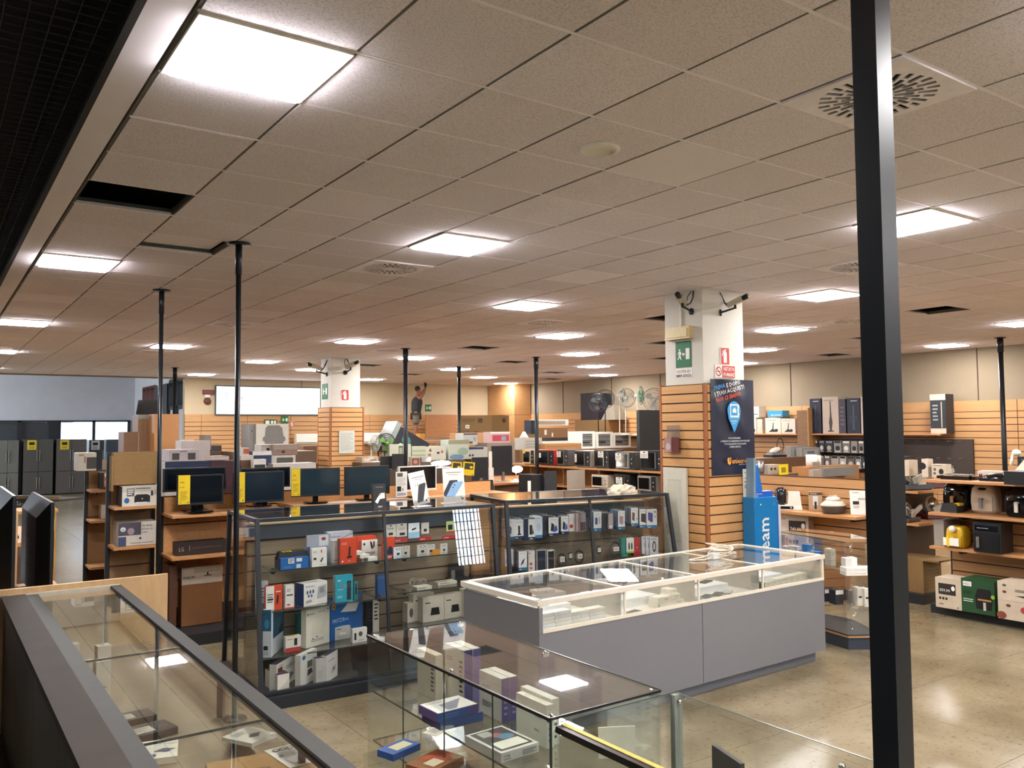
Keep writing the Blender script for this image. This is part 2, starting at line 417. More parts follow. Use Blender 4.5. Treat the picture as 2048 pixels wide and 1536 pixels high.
# swirl vents
def vent_mesh():
    cu = bpy.data.curves.new('v', 'CURVE'); cu.dimensions = '2D'; cu.fill_mode = 'BOTH'; cu.extrude = .004
    def sp(pts):
        s = cu.splines.new('POLY'); s.points.add(len(pts)-1); s.use_cyclic_u = True
        for p, q in zip(s.points, pts): p.co = (q[0], q[1], 0, 1)
    e = .292; sp([(-e, -e), (e, -e), (e, e), (-e, e)])
    for k in range(28):
        a = 2*PI*k/28
        for r0, r1 in (((.07, .15), (.165, .245)) if k % 2 == 0 else ((.115, .185), (.2, .25))):
            w = .0125; ca, sa = math.cos(a), math.sin(a)
            sp([(ca*r0+sa*w, sa*r0-ca*w), (ca*r1+sa*w, sa*r1-ca*w), (ca*r1-sa*w, sa*r1+ca*w), (ca*r0-sa*w, sa*r0+ca*w)])
    o = bpy.data.objects.new('v', cu); COL.objects.link(o); dg = bpy.context.evaluated_depsgraph_get(); dg.update()
    me = bpy.data.meshes.new_from_object(o.evaluated_get(dg)); bpy.data.objects.remove(o); me.materials.clear()
    me.materials.append(mt('#f2ecf4', .6, name='vent_enamel')); return me
vm = vent_mesh()
V0 = thing('ceiling_vent', 'x', 'vent'); pl = bpy.data.objects.new('slotted_plate', vm); COL.objects.link(pl); pl.parent = V0; pl.location = (.3, .3, H-.004)
b = B(); b.box(.01, .59, .01, .59, H+.03, H+.06, mt('#0c0c0d', .9, name='duct_dark')); b.box(.006, .012, .006, .594, H, H+.05, GM); b.build('plenum', V0)
vn = {(4, -2): 'large round swirl air vent in a square plate behind the thick black post', (4, 6): 'round swirl air vent near the middle ceiling light', (4, 14): 'round swirl air vent right beside the thin dark post',
 (10, 2): 'round swirl air vent left of the thick black post', (10, 10): 'round swirl air vent left of the white pillar top', (16, 6): 'round swirl air vent right of the pillar, above the vacuum cartons'}
for k, (i, j) in enumerate(sorted(VENT)):
    if j*G > CY1-.6: continue
    o = V0 if k == 0 else dup(V0)
    o.location = (i*G, j*G, 0)
    if (i, j) in vn: o['label'] = vn[(i, j)]
    else: o['label'] = 'small distant round ceiling vent toward the back of the shop'; o['group'] = 'distant ceiling vents'
# tile rim around the open holes, one loose tile lying above a hole
b = B()
for (i, j) in HOLE:
    x, y = i*G, j*G
    for x0, x1, y0, y1 in ((x+.002, x+.006, y, y+G), (x+G-.006, x+G-.002, y, y+G), (x, x+G, y+.002, y+.006), (x, x+G, y+G-.006, y+G-.002)):
        b.box(x0, x1, y0, y1, H+.004, H+.045, mt('#59616a', .5, .5, name='galvanised'))
b.build('hole_rim', CEIL)
b = B(); b.box(1*G+.01, 2*G-.02, 6*G+.10, 7*G+.05, H+.05, H+.062, TILEW); b.build('ceiling_tile', CEIL)['label'] = 'loose tile pushed up above its opening'
b = B(); b.lathe([(.105, -.0), (.105, -.012), (.085, -.02), (.08, -.012), (.02, -.006)], WHT, Matrix.Translation((2.13, .32, H)), 24)
one('ceiling_speaker', b, 'round cream speaker set flush in the ceiling', 'speaker')
# black open-cell ceiling on the left
b = B(); b.box(-7, -.16, -8.6, 21.2, H+.42, H+.5, mt('#121214', .95, name='black_void')); BC = tag(b.build('ceiling_dark'), **st)
b = B(); MW = mt('#1e1e23', .6, name='grey_mesh_wire'); sp = .075
for k in range(int(6.0/sp)): x = -.18-k*sp; b.box(x-.0012, x+.0012, -3.2, 21, H+.03, H+.036, MW)
for k in range(int(24/sp)): y = -3.2+k*sp; b.box(-6.2, -.16, y-.0012, y+.0012, H+.03, H+.036, MW)
tag(b.build('wire_mesh', BC), kind='stuff')
b = B(); b.box(-.19, -.16, -6, 21.2, H+.0, H+.42, mt('#1f1d1d', .8, name='dark_fascia')); tag(b.build('trim_edge'), **st)
# ------------------------------------------------------------------ walls
def wall(name, *boxes):
    b = B()
    for x in boxes: b.box(*x[:6], x[6] if len(x) > 6 else PLASTER)
    return tag(b.build(name), **st)
ZC = 2.66
WB = wall('wall_back', (5.1, 16.1, 21.2, 21.4, 0, 4.2, mt('#c4b394', .85, 0, .03, 3, 0, 'back_wall_paint')), (-.2, 5.1, 21.2, 21.4, H-.03, 4.4))
WR = wall('wall_right', (15.8, 16.1, -17.2, 21.2, 0, 5.4))
WL = wall('wall_left', (-7.2, -7, -17.2, 37, 0, 5.4, DARKWALL))
WF = wall('wall_front', (-7, 13.1, -17.2, -17, 0, 5.4, DARKWALL), (14.3, 16.1, -17.2, -17, 0, 5.4, DARKWALL), (13.1, 14.3, -17.2, -17, 0, .9, DARKWALL))
b = B(); b.box(8.85, 10.5, -6.6, -6.15, 0, 5.4, PLASTER); tag(b.build('wall_reflection_block'), **st)  # unseen pier, added to keep the window's reflection off the accessory vitrine
# barred shop windows behind the viewer
b = B()
for x0, x1, z0 in ((13.1, 14.3, .9),):
    for k in range(9): x = x0+k*(x1-x0)/8; b.box(x-.016, x+.016, -17.14, -17.1, z0, 5.3, FRM)
    for k in range(15): z = z0+k*(5.3-z0)/14; b.box(x0, x1, -17.145, -17.12, z-.014, z+.014, FRM)
tag(b.build('window_1'), **st)
b = B(); b.box(9.5, 16, -18.0, -17.9, 0, 2.0, mt('#41505c', .6, name='street_hedge')); tag(b.build('wall_street'), **st)
# cladding: boards with dark grooves (the boards too fine to pick apart from here)
def clad(name, fn, L0, L1, z0, z1, pitch, seams, plain=()):
    """fn(a0,a1,d0,d1,z0,z1) -> box limits for a stretch a along the wall and depth d"""
    b = B(); b.box(*fn(L0, L1, .0, .012, z0, z1), GROOVE); p = tag(b.build(name), **st)
    b = B(); z = z1-.22
    def seg(zz0, zz1):
        a = L0
        for s_ in list(seams)+[L1]:
            if s_ > a: b.box(*fn(a+.006, s_-.006, .012, .03, zz0, zz1), BEECH)
            a = s_
    seg(z+.012, z1)
    while z > z0+pitch:
        seg(z-pitch+.014, z); z -= pitch
    tag(b.build('slat', p), kind='stuff')
    return p
clad('wall_back_cladding', lambda a0, a1, d0, d1, z0, z1: (a0, a1, 21.2-d1, 21.2-d0, z0, z1), 5.1, 15.2, .1, ZC, .125, [5.55+1.28*k for k in range(8)])
clad('wall_right_cladding', lambda a0, a1, d0, d1, z0, z1: (15.8-d1, 15.8-d0, a0, a1, z0, z1), -6, 19.6, .1, ZC, .125, [-4.9+1.55*k for k in range(16)])
b = B()
for y in (5.1, 9.35, 13.6, 15.6, 17.9): b.box(15.788, 15.8, y-.008, y+.008, ZC, H, GROOVE)
b.box(8.45, 8.47, 21.19, 21.2, ZC, H, mt('#8b8071', .8)); tag(b.build('trim_1'), **st)
b = B(); b.box(15.1, 15.76, 19.6, 21.16, 0, 2.64, BEECH); b.box(15.1, 15.76, 19.6, 21.16, 2.65, H, BEECH); b.box(15.11, 15.75, 19.61, 21.1, 2.6, 2.7, GROOVE)
one('corner_column', b, 'beech clad square column in the far right corner of the shop', 'column')
b = B(); b.box(0, 1.12, 0, .05, 0, 2.0, wood('#b07a50', 'red_beech', (1, 1, 10))); one('wood_partition', b, 'plain reddish wood partition right of the standing man', 'partition', (12.35, 20.6, .66))

# annex at the far left
b = B(); b.box(-7, 5.9, 31.5, 31.7, 2.62, 4.3, PLASTERW); b.box(onY(259, 870, 31.5).x, 5.9, 31.5, 31.7, 0, 2.62, PLASTERW); tag(b.build('wall_annex'), **st)
b = B(); b.box(5.77, 5.95, 29.9, 31.5, 0, 4.3, PLASTERW); b.box(5.77, 5.95, 21.4, 27.6, 0, 3.0, PLASTERW); b.box(5.77, 5.95, 27.6, 29.9, 0, 3.0, PLASTERW)
b.box(5.77, 5.95, 21.4, 29.9, 3.78, 4.3, PLASTERW); b.box(5.77, 5.95, 25.7, 27.9, 3.0, 3.78, PLASTERW); b.box(5.77, 5.95, 21.4, 23.6, 3.0, 3.78, PLASTERW)
tag(b.build('wall_annex_side'), **st)
b = B(); b.box(-7, 6, 21.4, 37.2, 4.3, 4.4, PLASTERW); AC = tag(b.build('ceiling_annex'), **st)
b = B()
for k in range(20): b.box(-7, 5.77, 21.6+k*.6, 21.612+k*.6, 4.285, 4.3, GD)
for k in range(10): b.box(-.2+k*.6, -.19+k*.6, 21.4, 31.5, 4.285, 4.3, GD)
tag(b.build('grid_bar', AC), kind='stuff')
RED = mt('#5a2a22', .5, name='red_brown_frame')
b = B()
for y in (27.9, 28.56, 29.22, 29.9): b.box(5.73, 5.9, y-.045, y+.045, 3.0, 3.78, RED)
b.box(5.73, 5.9, 27.9, 29.9, 3.0, 3.07, RED); b.box(5.73, 5.9, 27.9, 29.9, 3.72, 3.8, RED); tag(b.build('window_2'), **st)
b = B()
for y in (23.6, 24.6, 25.7): b.box(5.70, 5.9, y-.06, y+.06, 2.9, 3.8, FRM)
b.box(5.70, 5.9, 23.6, 25.7, 2.88, 3.0, FRM); b.box(5.7, 5.9, 23.6, 25.7, 3.74, 3.86, FRM); tag(b.build('window_3'), **st)
b = B(); b.box(5.66, 5.74, 25.8, 27.6, 1.2, 3.75, mt('#3c3d40', .6, name='grey_shutter')); b.box(5.66, 5.75, 24.7, 24.78, 1.2, 3.75, FRM); tag(b.build('door_1'), **st)
# shop front of the annex: black framed panes with daylight behind
b = B()
wx = [onY(q_, 870, 31.5).x for q_ in (-60, 38, 118, 187, 257)]
for x in wx: b.box(x-.05, x+.05, 31.42, 31.5, 0, 2.62, FRM)
b.box(wx[2]-.3, wx[2], 31.4, 31.5, 0, 2.62, FRM)
b.box(-7, wx[4], 31.42, 31.52, 2.56, 2.62, FRM); b.box(-7, wx[4], 31.42, 31.5, 0, .1, FRM)
b.box(-7, wx[2]-.1, 31.55, 31.6, 0, 2.56, mt('#3c4146', .35, name='dark_pane'))
wd = tag(b.build('window_4'), **st)
b = B(); b.box(wx[2], wx[4], 31.46, 31.47, 0, 2.56, GLASS); b.build('pane', wd)
b = B(); b.box(-7, 6, 36.6, 36.8, -.1, 4.6, mt('#d8dde4', .8, name='white_courtyard_wall')); tag(b.build('wall_courtyard'), **st)
area('courtyard_daylight', (3.8, 34.0, 4.2), (0, 0, 0), 5, 3, 900, (.82, .9, 1))

# pillars clad with slatted boards
def pillar(name, label, x0, x1, y0, y1, cx0, cx1, cy0, cy1, ztop, pitch, group=None):
    t = thing(name, label, 'pillar', ((x0+x1)/2, (y0+y1)/2, 0), 0)
    ox, oy = (x0+x1)/2, (y0+y1)/2
    b = B(); b.box(x0-ox, x1-ox, y0-oy, y1-oy, 0, H-.001, mt('#d5d1c6', .7, 0, .02, 5, 0, 'pillar_paint')); b.build('shaft', t)
    X0, X1, Y0, Y1 = cx0-ox, cx1-ox, cy0-oy, cy1-oy
    b = B(); b.box(X0+.012, X1-.012, Y0+.012, Y1-.012, 0, ztop-.004, GROOVE); b.build('groove_backing', t)
    b = B(); ORG = wood('#a05f34', 'corner_strip', (2, 2, 9))
    for x, y in ((X0, Y0), (X1-.03, Y0), (X0, Y1-.03), (X1-.03, Y1-.03)): b.box(x, x+.03, y, y+.03, 0, ztop, ORG)
    b.build('corner_post', t)
    z = ztop
    a0 = B().box(X0+.038, X1-.038, 0, .014, 0, pitch-.014, BEECHH); a1 = B().box(0, .014, Y0+.038, Y1-.038, 0, pitch-.014, BEECHH)
    sa = a0.build('slat', t, (0, Y0, 0)); sb = a1.build('slat', t, (X0, 0, 0)); k = 0
    while z-pitch > .02:
        z -= pitch
        for s_, L in ((sa, (0, Y0-.001, z)), (sb, (X0-.001, 0, z))):
            o = s_ if k == 0 else s_.copy()
            if k: COL.objects.link(o)
            o.location = L
        k += 1
    rest = B()
    for q in range(k): rest.box(X0+.038, X1-.038, Y1-.01, Y1+.001, ztop-(q+1)*pitch, ztop-q*pitch-.014, BEECHH); rest.box(X1-.012, X1+.001, Y0+.038, Y1-.038, ztop-(q+1)*pitch, ztop-q*pitch-.014, BEECHH)
    tag(rest.build('rear_slat', t), kind='stuff')
    return t
P1 = pillar('slatted_pillar', 'large white pillar with beech slatted lower part and a dark poster', 5.985, 6.63, 3.13, 3.68, 5.955, 6.72, 3.085, 3.76, 2.66, .0985)
P2 = pillar('slatted_pillar', 'distant white pillar with beech slatted lower part behind the monitors', 5.985, 6.63, 13.1, 13.62, 5.95, 6.70, 13.05, 13.70, 2.66, .0985)

# floor to ceiling posts
PB_ = mt('#1d2126', .35, .3, name='dark_steel')
def post(label, x, y, r, group=None, square=False):
    t = thing('steel_post', label, 'post', (x, y, 0)); b = B()
    if square: b.box(-r, r, -r, r, 0, H, PB_)
    else: b.rod((0, 0, 0), (0, 0, H-.25), r, PB_, 14); b.rod((0, 0, H-.25), (0, 0, H), r*1.25, PB_, 14)
    b.build('tube', t)
    b = B(); b.rod((0, 0, H-.012), (0, 0, H-.001), .09, PB_, 20); b.build('ceiling_plate', t)
    b = B(); b.rod((0, 0, .001), (0, 0, .01), .09, PB_, 20); b.build('floor_plate', t)
post('thick square black steel post in the right foreground', 1.25, -1.76, .034, square=True)
post('thin dark post in front of the black vitrine left end', 1.24, 3.61, .021)
post('thin dark post beside the printer shelves', 1.24, 6.24, .022)
for (px, py), lab in {(350, 735): 'thin dark post in front of the tan cupboard boxes', (811, 697): 'thin dark post left of the standing man', (918, 733): 'thin dark post left of the big electric oven carton',
        (1072, 714): 'thin dark post in front of the corner column', (2000, 675): 'thin dark post at the right edge above the air fryers'}.items():
    p = onZ(px, py, H); post(lab, p.x, p.y, .04)

# signs on the pillars
def sign(name, label, cat, o, ux, w, h, items, body='w', d=.006, frame=None):
    b = B(); n = Vector(ux).cross(Vector((0, 0, 1)))
    a = math.atan2(ux[1], ux[0])
    b.box(0, w, 0, d, 0, h, col(body)); b.art((0, 0, 0), (1, 0, 0), (0, 0, 1), w, h, items)
    return one(name, b, label, cat, (o[0]+n[0]*d, o[1]+n[1]*d, o[2]), a)
EXIT_ART = [('r', .04, .04, .96, .96, '#14683a'), ('r', .66, .3, .9, .72, 'w'), ('p', [(.42, .5), (.5, .58), (.5, .53), (.6, .53), (.6, .47), (.5, .47), (.5, .42)], 'w'),
    ('e', .27, .66, .05, .05, 'w'), ('p', [(.2, .4), (.26, .6), (.36, .58), (.33, .46), (.38, .3), (.32, .3), (.27, .4), (.16, .3), (.12, .33)], 'w'), ('p', [(.14, .5), (.2, .6), (.36, .6), (.38, .5), (.34, .5), (.3, .56), (.22, .56), (.17, .48)], 'w')]
XL = (0, -1, 0)   # along the pillar's left face
sign('exit_sign', 'green running man exit sign on the left face of the large pillar', 'sign', (5.985, 3.52, 2.845), XL, .225, .285, EXIT_ART, '#14683a')
sign('exit_caption', 'white caption plate under the exit sign of the large pillar', 'sign', (5.985, 3.53, 2.73), XL, .24, .10, [('t', .05, .56, .44, 'USCITA DI', 'k', .9), ('t', .03, .1, .44, 'EMERGENZA', 'k', .94)], 'w', .004)
YF = (1, 0, 0)
EXT = [('r', .0, .0, 1, 1, 'w'), ('r', .05, .03, .95, .97, 'r'), ('r', .32, .12, .68, .72, 'w'), ('r', .42, .72, .58, .82, 'w'), ('p', [(.25, .8), (.6, .9), (.6, .84), (.3, .74), (.22, .5), (.15, .5)], 'w')]
sign('extinguisher_sign', 'red and white fire extinguisher sign on the large pillar', 'sign', (6.25, 3.13, 2.865), YF, .145, .19, EXT)
sign('no_smoking_sign', 'red and white VIETATO FUMARE sign on the large pillar', 'sign', (6.16, 3.13, 2.725), YF, .315, .135,
     [('e', .17, .5, .15, .4, 'r'), ('e', .17, .5, .11, .29, 'w'), ('p', [(.09, .72), (.12, .78), (.26, .28), (.23, .22)], 'r'), ('r', .08, .47, .26, .53, 'k'), ('r', .36, .04, .99, .96, 'r'),
      ('t', .40, .56, .42, 'VIETATO', 'w', .56), ('t', .40, .12, .42, 'FUMARE', 'w', .56)])
NV = '#1d2233'
b = B(); w, h = .69, 1.02
nx, nz = 14, 20; vs = []
for j in range(nz+1):
    for i in range(nx+1):
        u, v = i/nx, j/nz
        amp = .010*math.sin(u*11+v*5)*math.sin(v*7+.6)+.006*math.sin(v*17+u*9)
        amp *= min(1, 4*min(u, 1-u))*min(1, 3*v); vs.append((u*w, -amp-.008, v*h))
b.faces(vs, [(j*(nx+1)+i, j*(nx+1)+i+1, (j+1)*(nx+1)+i+1, (j+1)*(nx+1)+i) for j in range(nz) for i in range(nx)], mt('#232b40', .28, 0, .05, 3, 0, 'glossy_navy_film'), None, True)
pin = [(.5+.155*math.cos(a)*(1 if a < PI else .98), .665+.105*math.sin(a)) for a in [PI*k/12 for k in range(13)]] + [(.37, .59), (.5, .44), (.63, .59)]
b.art((0, -.022, 0), (1, 0, 0), (0, 0, 1), w, h, [
    ('t', .06, .880, .062, 'PRIMA', '#3f8fd0', .27, .20), ('t', .34, .912, .062, 'E DOPO', 'w', .36, .20),
    ('t', .07, .815, .062, 'I TUOI ACQUISTI', 'w', .72, .20), ('t', .10, .755, .062, 'NOI CI SIAMO.', 'o', .62, .20),
    ('p', pin, '#2f9bd8'), ('r', .41, .6, .61, .74, 'w'), ('r', .43, .62, .58, .725, '#2f9bd8'), ('e', .6, .715, .02, .016, 'w'), ('e', .6, .635, .02, .016, 'w'),
    ('p', [(.46, .65), (.55, .65), (.55, .68), (.505, .705), (.46, .68)], 'w'), ('t', .41, .555, .02, 'GARANZIA', 'w', .18), ('t', .45, .53, .02, 'PLUS', 'w', .1),
    ('t', .35, .375, .024, 'PUOI ESTENDERE', 'c', .3), ('t', .17, .345, .024, 'IL PERIODO DI GARANZIA E PROTEGGERE', 'c', .70), ('t', .25, .315, .024, 'I TUOI ACQUISTI CON PLASAFE', 'c', .53), ('t', .37, .285, .024, 'E SMILE SERVICE', 'c', .3),
    ('t', .41, .12, .075, 'unieuro', 'O', .4), ('t', .58, .10, .018, 'Batte. Forte. Sempre.', 'c', .24),
    ('p', [(.31, .17), (.355, .185), (.355, .14), (.375, .14), (.375, .185), (.395, .18), (.39, .12), (.36, .105), (.32, .12)], 'O')], .0012)
one('hanging_poster', b, 'crinkled navy plastic poster with a blue pin symbol on the large pillar', 'poster', (6.025, 3.083, 1.685))
sign('paper_notice', 'small white paper price notice below the navy poster', 'notice', (6.50, 3.07, 1.41), YF, .145, .33,
     [('t', .12, .86, .08, 'unieuro', 'k', .76), ('t', .1, .68, .06, 'I VENTILATORI', 'k', .8), ('t', .12, .55, .09, 'MONTATI', 'k', .76), ('l', .1, .36, .9, .5, 3, 'k'), ('t', .3, .12, .12, 'x 3€', 'k', .4)])
# leaflet holder on left face
b = B(); b.box(0, .20, -.05, 0, 0, .165, BAG); b.box(0.004, .196, -.005, 0, 0, .30, BAG)
h_ = thing('leaflet_holder', 'clear wall holder with pink leaflets on the slatted pillar face', 'holder', (5.935, 3.63, 1.92), -PI/2)
b.build('tray', h_)
b = B(); b.box(.01, .10, -.04, -.01, .01, .16, col('p')); b.art((.01, -.04, .01), (1, 0, 0), (0, 0, 1), .09, .15, [('e', .5, .4, .4, .25, 'w')]); b.box(.105, .19, -.035, -.012, .01, .17, col('#7c3b38')); b.build('leaflet_stack', h_)
# emergency lamp box with its conduit
t = thing('emergency_lamp', 'yellowed rectangular emergency lamp on the large pillar', 'lamp', (5.985, 3.62, 3.15), -PI/2)
YW = mt('#d6c08c', .4, name='yellowed_plastic')
b = B(); b.box(0, .36, -.07, 0, 0, .135, YW, top=(.008, .008, .008, 0)); b.build('housing', t)
b = B(); b.box(.03, .33, -.078, -.066, .02, .11, mt('#e6d8ad', .25, name='diffuser_yellow')); b.build('diffuser', t)
b = B(); b.box(.18, .20, -.02, 0, .135, .51, WHT); b.build('conduit', t)
# cameras on the pillars
def cctv(label, loc, rz, flip=1, k=1.0):
    t = thing('security_camera', label, 'camera', loc, rz); t.scale = (k, k, k)
    b = B(); T = Matrix.Translation((.02*flip, -.17, .045)) @ Matrix.Rotation(math.radians(-20), 4, 'X') @ Matrix.Rotation(math.radians(24*flip), 4, 'Z')
    b.box(-.032, .032, -.09, .1, -.028, .03, mt('#c3bba8', .4, name='camera_beige'), T); b.build('housing', t)
    b = B(); b.rod(T @ Vector((0, -.09, 0)), T @ Vector((0, -.15, 0)), .028, BLK, 14); b.build('lens', t)
    b = B(); b.rod((0, 0, -.06), (0, -.012, -.06), .036, BLK, 16); b.rod((0, 0, -.06), (.02*flip, -.16, -.02), .011, BLK); b.rod((.02*flip, -.16, -.03), (.02*flip, -.16, .02), .014, BLK); b.build('bracket', t)
    b = B(); b.tube([(.03, 0, .16), (.05, -.03, .08), (.04, -.06, .02), (.01, -.09, .0), (0, -.10, .05)], .007, BLK); b.tube([(.0, 0, .16), (-.03, -.03, .10), (-.02, -.05, .03), (0, -.1, .03)], .005, BLK); b.build('cable', t)
    return t
cctv('beige security camera on the left face of the large pillar', (5.985, 3.28, 3.50), -PI/2, 1)
cctv('beige security camera on the front face of the large pillar pointing right', (6.27, 3.13, 3.49), PI*.18, -1)
cctv('small security camera on the right side of the large pillar', (6.63, 3.3, 3.42), PI/2+.2, 1, .8)
cctv('security camera on the left face of the distant pillar', (5.985, 13.3, 3.42), -PI/2-.3, 1, 1.3)
cctv('security camera on the front face of the distant pillar', (6.30, 13.1, 3.45), 0, 1, 1.3)
sign('exit_sign', 'small green exit sign on the left face of the distant pillar', 'sign', (5.985, 13.55, 2.83), XL, .3, .32, EXIT_ART, '#14683a')
sign('extinguisher_sign', 'red fire extinguisher sign on the distant pillar', 'sign', (6.21, 13.1, 2.80), YF, .17, .22, EXT)
sign('taped_paper', 'sheet of paper taped to the slats of the distant pillar', 'paper', (6.14, 13.04, 1.72), YF, .34, .46, [('l', .1, .1, .9, .9, 12, 's')], '#c9cfc4')
# back wall signs and screen
YB = 21.165
def bsign(name, label, cat, p0, p1, items, body='w', y=YB, d=.02):
    A = onY(p0[0], p1[1], y); C = onY(p1[0], p0[1], y); return sign(name, label, cat, (A.x, y, A.z), YF, C.x-A.x, C.z-A.z, items, body, d)
bsign('exit_sign', 'green exit sign beside the standing man on the far wall', 'sign', (850, 809), (862, 823), EXIT_ART, '#14683a', 20.59)
bsign('exit_sign', 'green double exit sign on the slats above the grey and white carton', 'sign', (528, 839), (554, 850), [('r', .1, .2, .4, .8, 'w'), ('e', .6, .5, .1, .3, 'w'), ('r', .75, .2, .9, .8, 'w')], '#14683a')
bsign('exit_sign', 'green square exit sign on the slats left of the distant pillar', 'sign', (562, 832), (576, 847), EXIT_ART, '#14683a')
bsign('extinguisher_sign', 'small red extinguisher sign on the slats near the air conditioner', 'sign', (580, 843), (587, 854), EXT)
A = onY(433, 828, 21.1); C = onY(640, 777, 21.1)
t = thing('lit_screen', 'long bright advertising light box on the back wall', 'screen', (A.x, 21.12, A.z)); w, h = C.x-A.x, C.z-A.z
b = B(); b.box(-.03, w+.03, 0, .07, -.03, h+.03, mt('#3b4a50', .4, name='light_box_frame')); b.build('frame', t)
b = B(); b.box(0, w, -.006, 0, 0, h, emit('light_box_white', '#f4faff', 1.25)); b.art((0, -.006, 0), (1, 0, 0), (0, 0, 1), w, h,
   [('p', [(0, 0), (.08, 0), (.04, .4), (.0, .9)], emit('light_box_cyan', '#9fd8f0', .75)), ('r', .07, .12, .11, .82, emit('light_box_blue', '#5f80dd', .7)), ('r', .88, 0, 1, .04, emit('light_box_teal', '#5fc8c8', .7)),
    ('r', .225, .52, .24, .66, emit('light_box_red', '#ee5b56', .6)), ('r', .225, .3, .245, .36, emit('light_box_red2', '#ee5b56', .6))], .002)
b.build('display', t)
bsign('alarm_sign', 'dark red alarm panel left of the bright light box', 'sign', (405, 780), (428, 789), [('l', .1, .2, .9, .8, 2, '#8a5a50')], '#6a2622')
p = onY(416, 802, 21.1); b = B(); b.rod((0, 0, 0), (0, -.06, 0), .10, mt('#6a3a30', .5)); b.box(-.07, .07, -.03, 0, .1, .2, WHT)
one('alarm_siren', b, 'round brown alarm siren below the dark red panel', 'siren', (p.x, 21.19, p.z))
# ------------------------------------------------------------------ grey glass-topped counter
A = onZ(1075, 1207, .97); ang = math.radians(1.2)
GC = thing('display_counter', 'long grey counter with white framed glass top and front panes', 'counter', (2.83, 1.84, 0), ang)
GREY = mt('#7d7c80', .55, 0, .02, 2, 0, 'grey_laminate'); CW = mt('#e8decb', .4, 0, .03, name='cream_trim')
Lc, Dc = 3.40, .98
b = B(); b.box(.0, Lc/2-.003, 0, .02, .10, .75, GREY); b.build('front_panel', GC)
b = B(); b.box(Lc/2+.003, Lc, 0, .02, .10, .75, GREY); b.build('front_panel', GC)
b = B(); b.box(0, .02, .02, Dc, .1, .92, GREY); b.box(-.002, .03, -.004, .02, .10, .93, GREY); b.build('end_panel', GC)
b = B(); b.box(Lc-.02, Lc, .02, Dc, .1, .92, mt('#cfcabd', .5)); b.build('end_panel', GC)
b = B(); b.box(.03, Lc-.06, .07, Dc-.04, 0, .10, mt('#7a7a82', .5, name='kick_grey')); b.build('kick_plate', GC)
b = B(); b.box(.02, Lc-.02, .02, Dc-.02, .72, .745, WHT); b.build('display_shelf', GC)
b = B(); b.box(.02, Lc-.02, Dc-.02, Dc, .1, .95, GREY); b.build('back_panel', GC)
b = B(); e = .028
b.box(-.02, Lc+.01, -.012, e, .95, .985, CW); b.box(-.02, Lc+.01, Dc-e, Dc+.012, .95, .985, CW); b.box(-.025, e+.012, 0, Dc, .945, .985, CW); b.box(Lc-e, Lc+.012, 0, Dc, .95, .985, CW)
b.build('top_frame', GC)
for k, x in enumerate((Lc*.245, Lc*.49, Lc*.735)):
    b = B(); b.box(x-.014, x+.014, e, Dc-e, .962, .982, CW); b.build('top_bar', GC)
    b = B(); b.box(x-.008, x+.008, .0, .012, .775, .95, CW); b.box(x-.006, x+.006, .05, Dc-.03, .746, .95, mt('#b9b5ac', .5)); b.build('divider', GC)
b = B(); b.box(0, Lc, -.004, .012, .75, .775, CW); b.box(Lc-.02, Lc, -.002, .02, .775, .95, CW); b.box(.0, .014, -.003, .012, .775, .95, CW); b.build('front_frame', GC)
for x0, x1 in ((.015, Lc*.245), (Lc*.245, Lc*.49), (Lc*.49, Lc*.735), (Lc*.735, Lc-.02)):
    b = B(); b.box(x0+.008, x1-.008, .002, .006, .775, .95, GLASS); b.build('front_pane', GC)
    b = B(); b.box(x0+.014, x1-.014, e, Dc-e, .974, .980, GLASS); b.build('top_pane', GC)
def GCp(x, y, z): return GC.matrix_world @ Vector((x, y, z))
GC_M = Matrix.Translation((2.83, 1.84, 0)) @ Matrix.Rotation(ang, 4, 'Z')
def ingc(name, label, cat, x, y, z, w, d, h, body='w', f=(), t=(), l=(), rz=0, group=None):
    p = GC_M @ Vector((x, y, z)); b = B(); b.box(0, w, 0, d, 0, h, col(body))
    if f: b.art((0, 0, 0), (1, 0, 0), (0, 0, 1), w, h, f)
    if t: b.art((0, 0, h), (1, 0, 0), (0, 1, 0), w, d, t)
    if l: b.art((0, d, 0), (0, -1, 0), (0, 0, 1), d, h, l)
    return one(name, b, label, cat, p, ang+rz, group)
SZ = .7465
# white step risers in each bay
def riser(label, x, y, w, d, h): return ingc('display_riser', label, 'riser', x, y, SZ, w, d, h, '#e4e6e4')
riser('white step riser at the back of the first counter bay', .16, .62, .60, .16, .12)
riser('low white step riser in the first counter bay', .14, .44, .52, .16, .07)
riser('white step riser at the back of the second counter bay', .90, .55, .58, .28, .13)
riser('low white step riser in the second counter bay', .86, .27, .60, .26, .065)
riser('white step riser at the back of the third counter bay', 1.72, .52, .42, .28, .12)
riser('low white step riser in the third counter bay', 1.70, .24, .62, .26, .065)
riser('white step riser at the back of the last counter bay', 2.54, .50, .36, .26, .12)
riser('low white step riser in the last counter bay', 2.54, .24, .56, .24, .065)
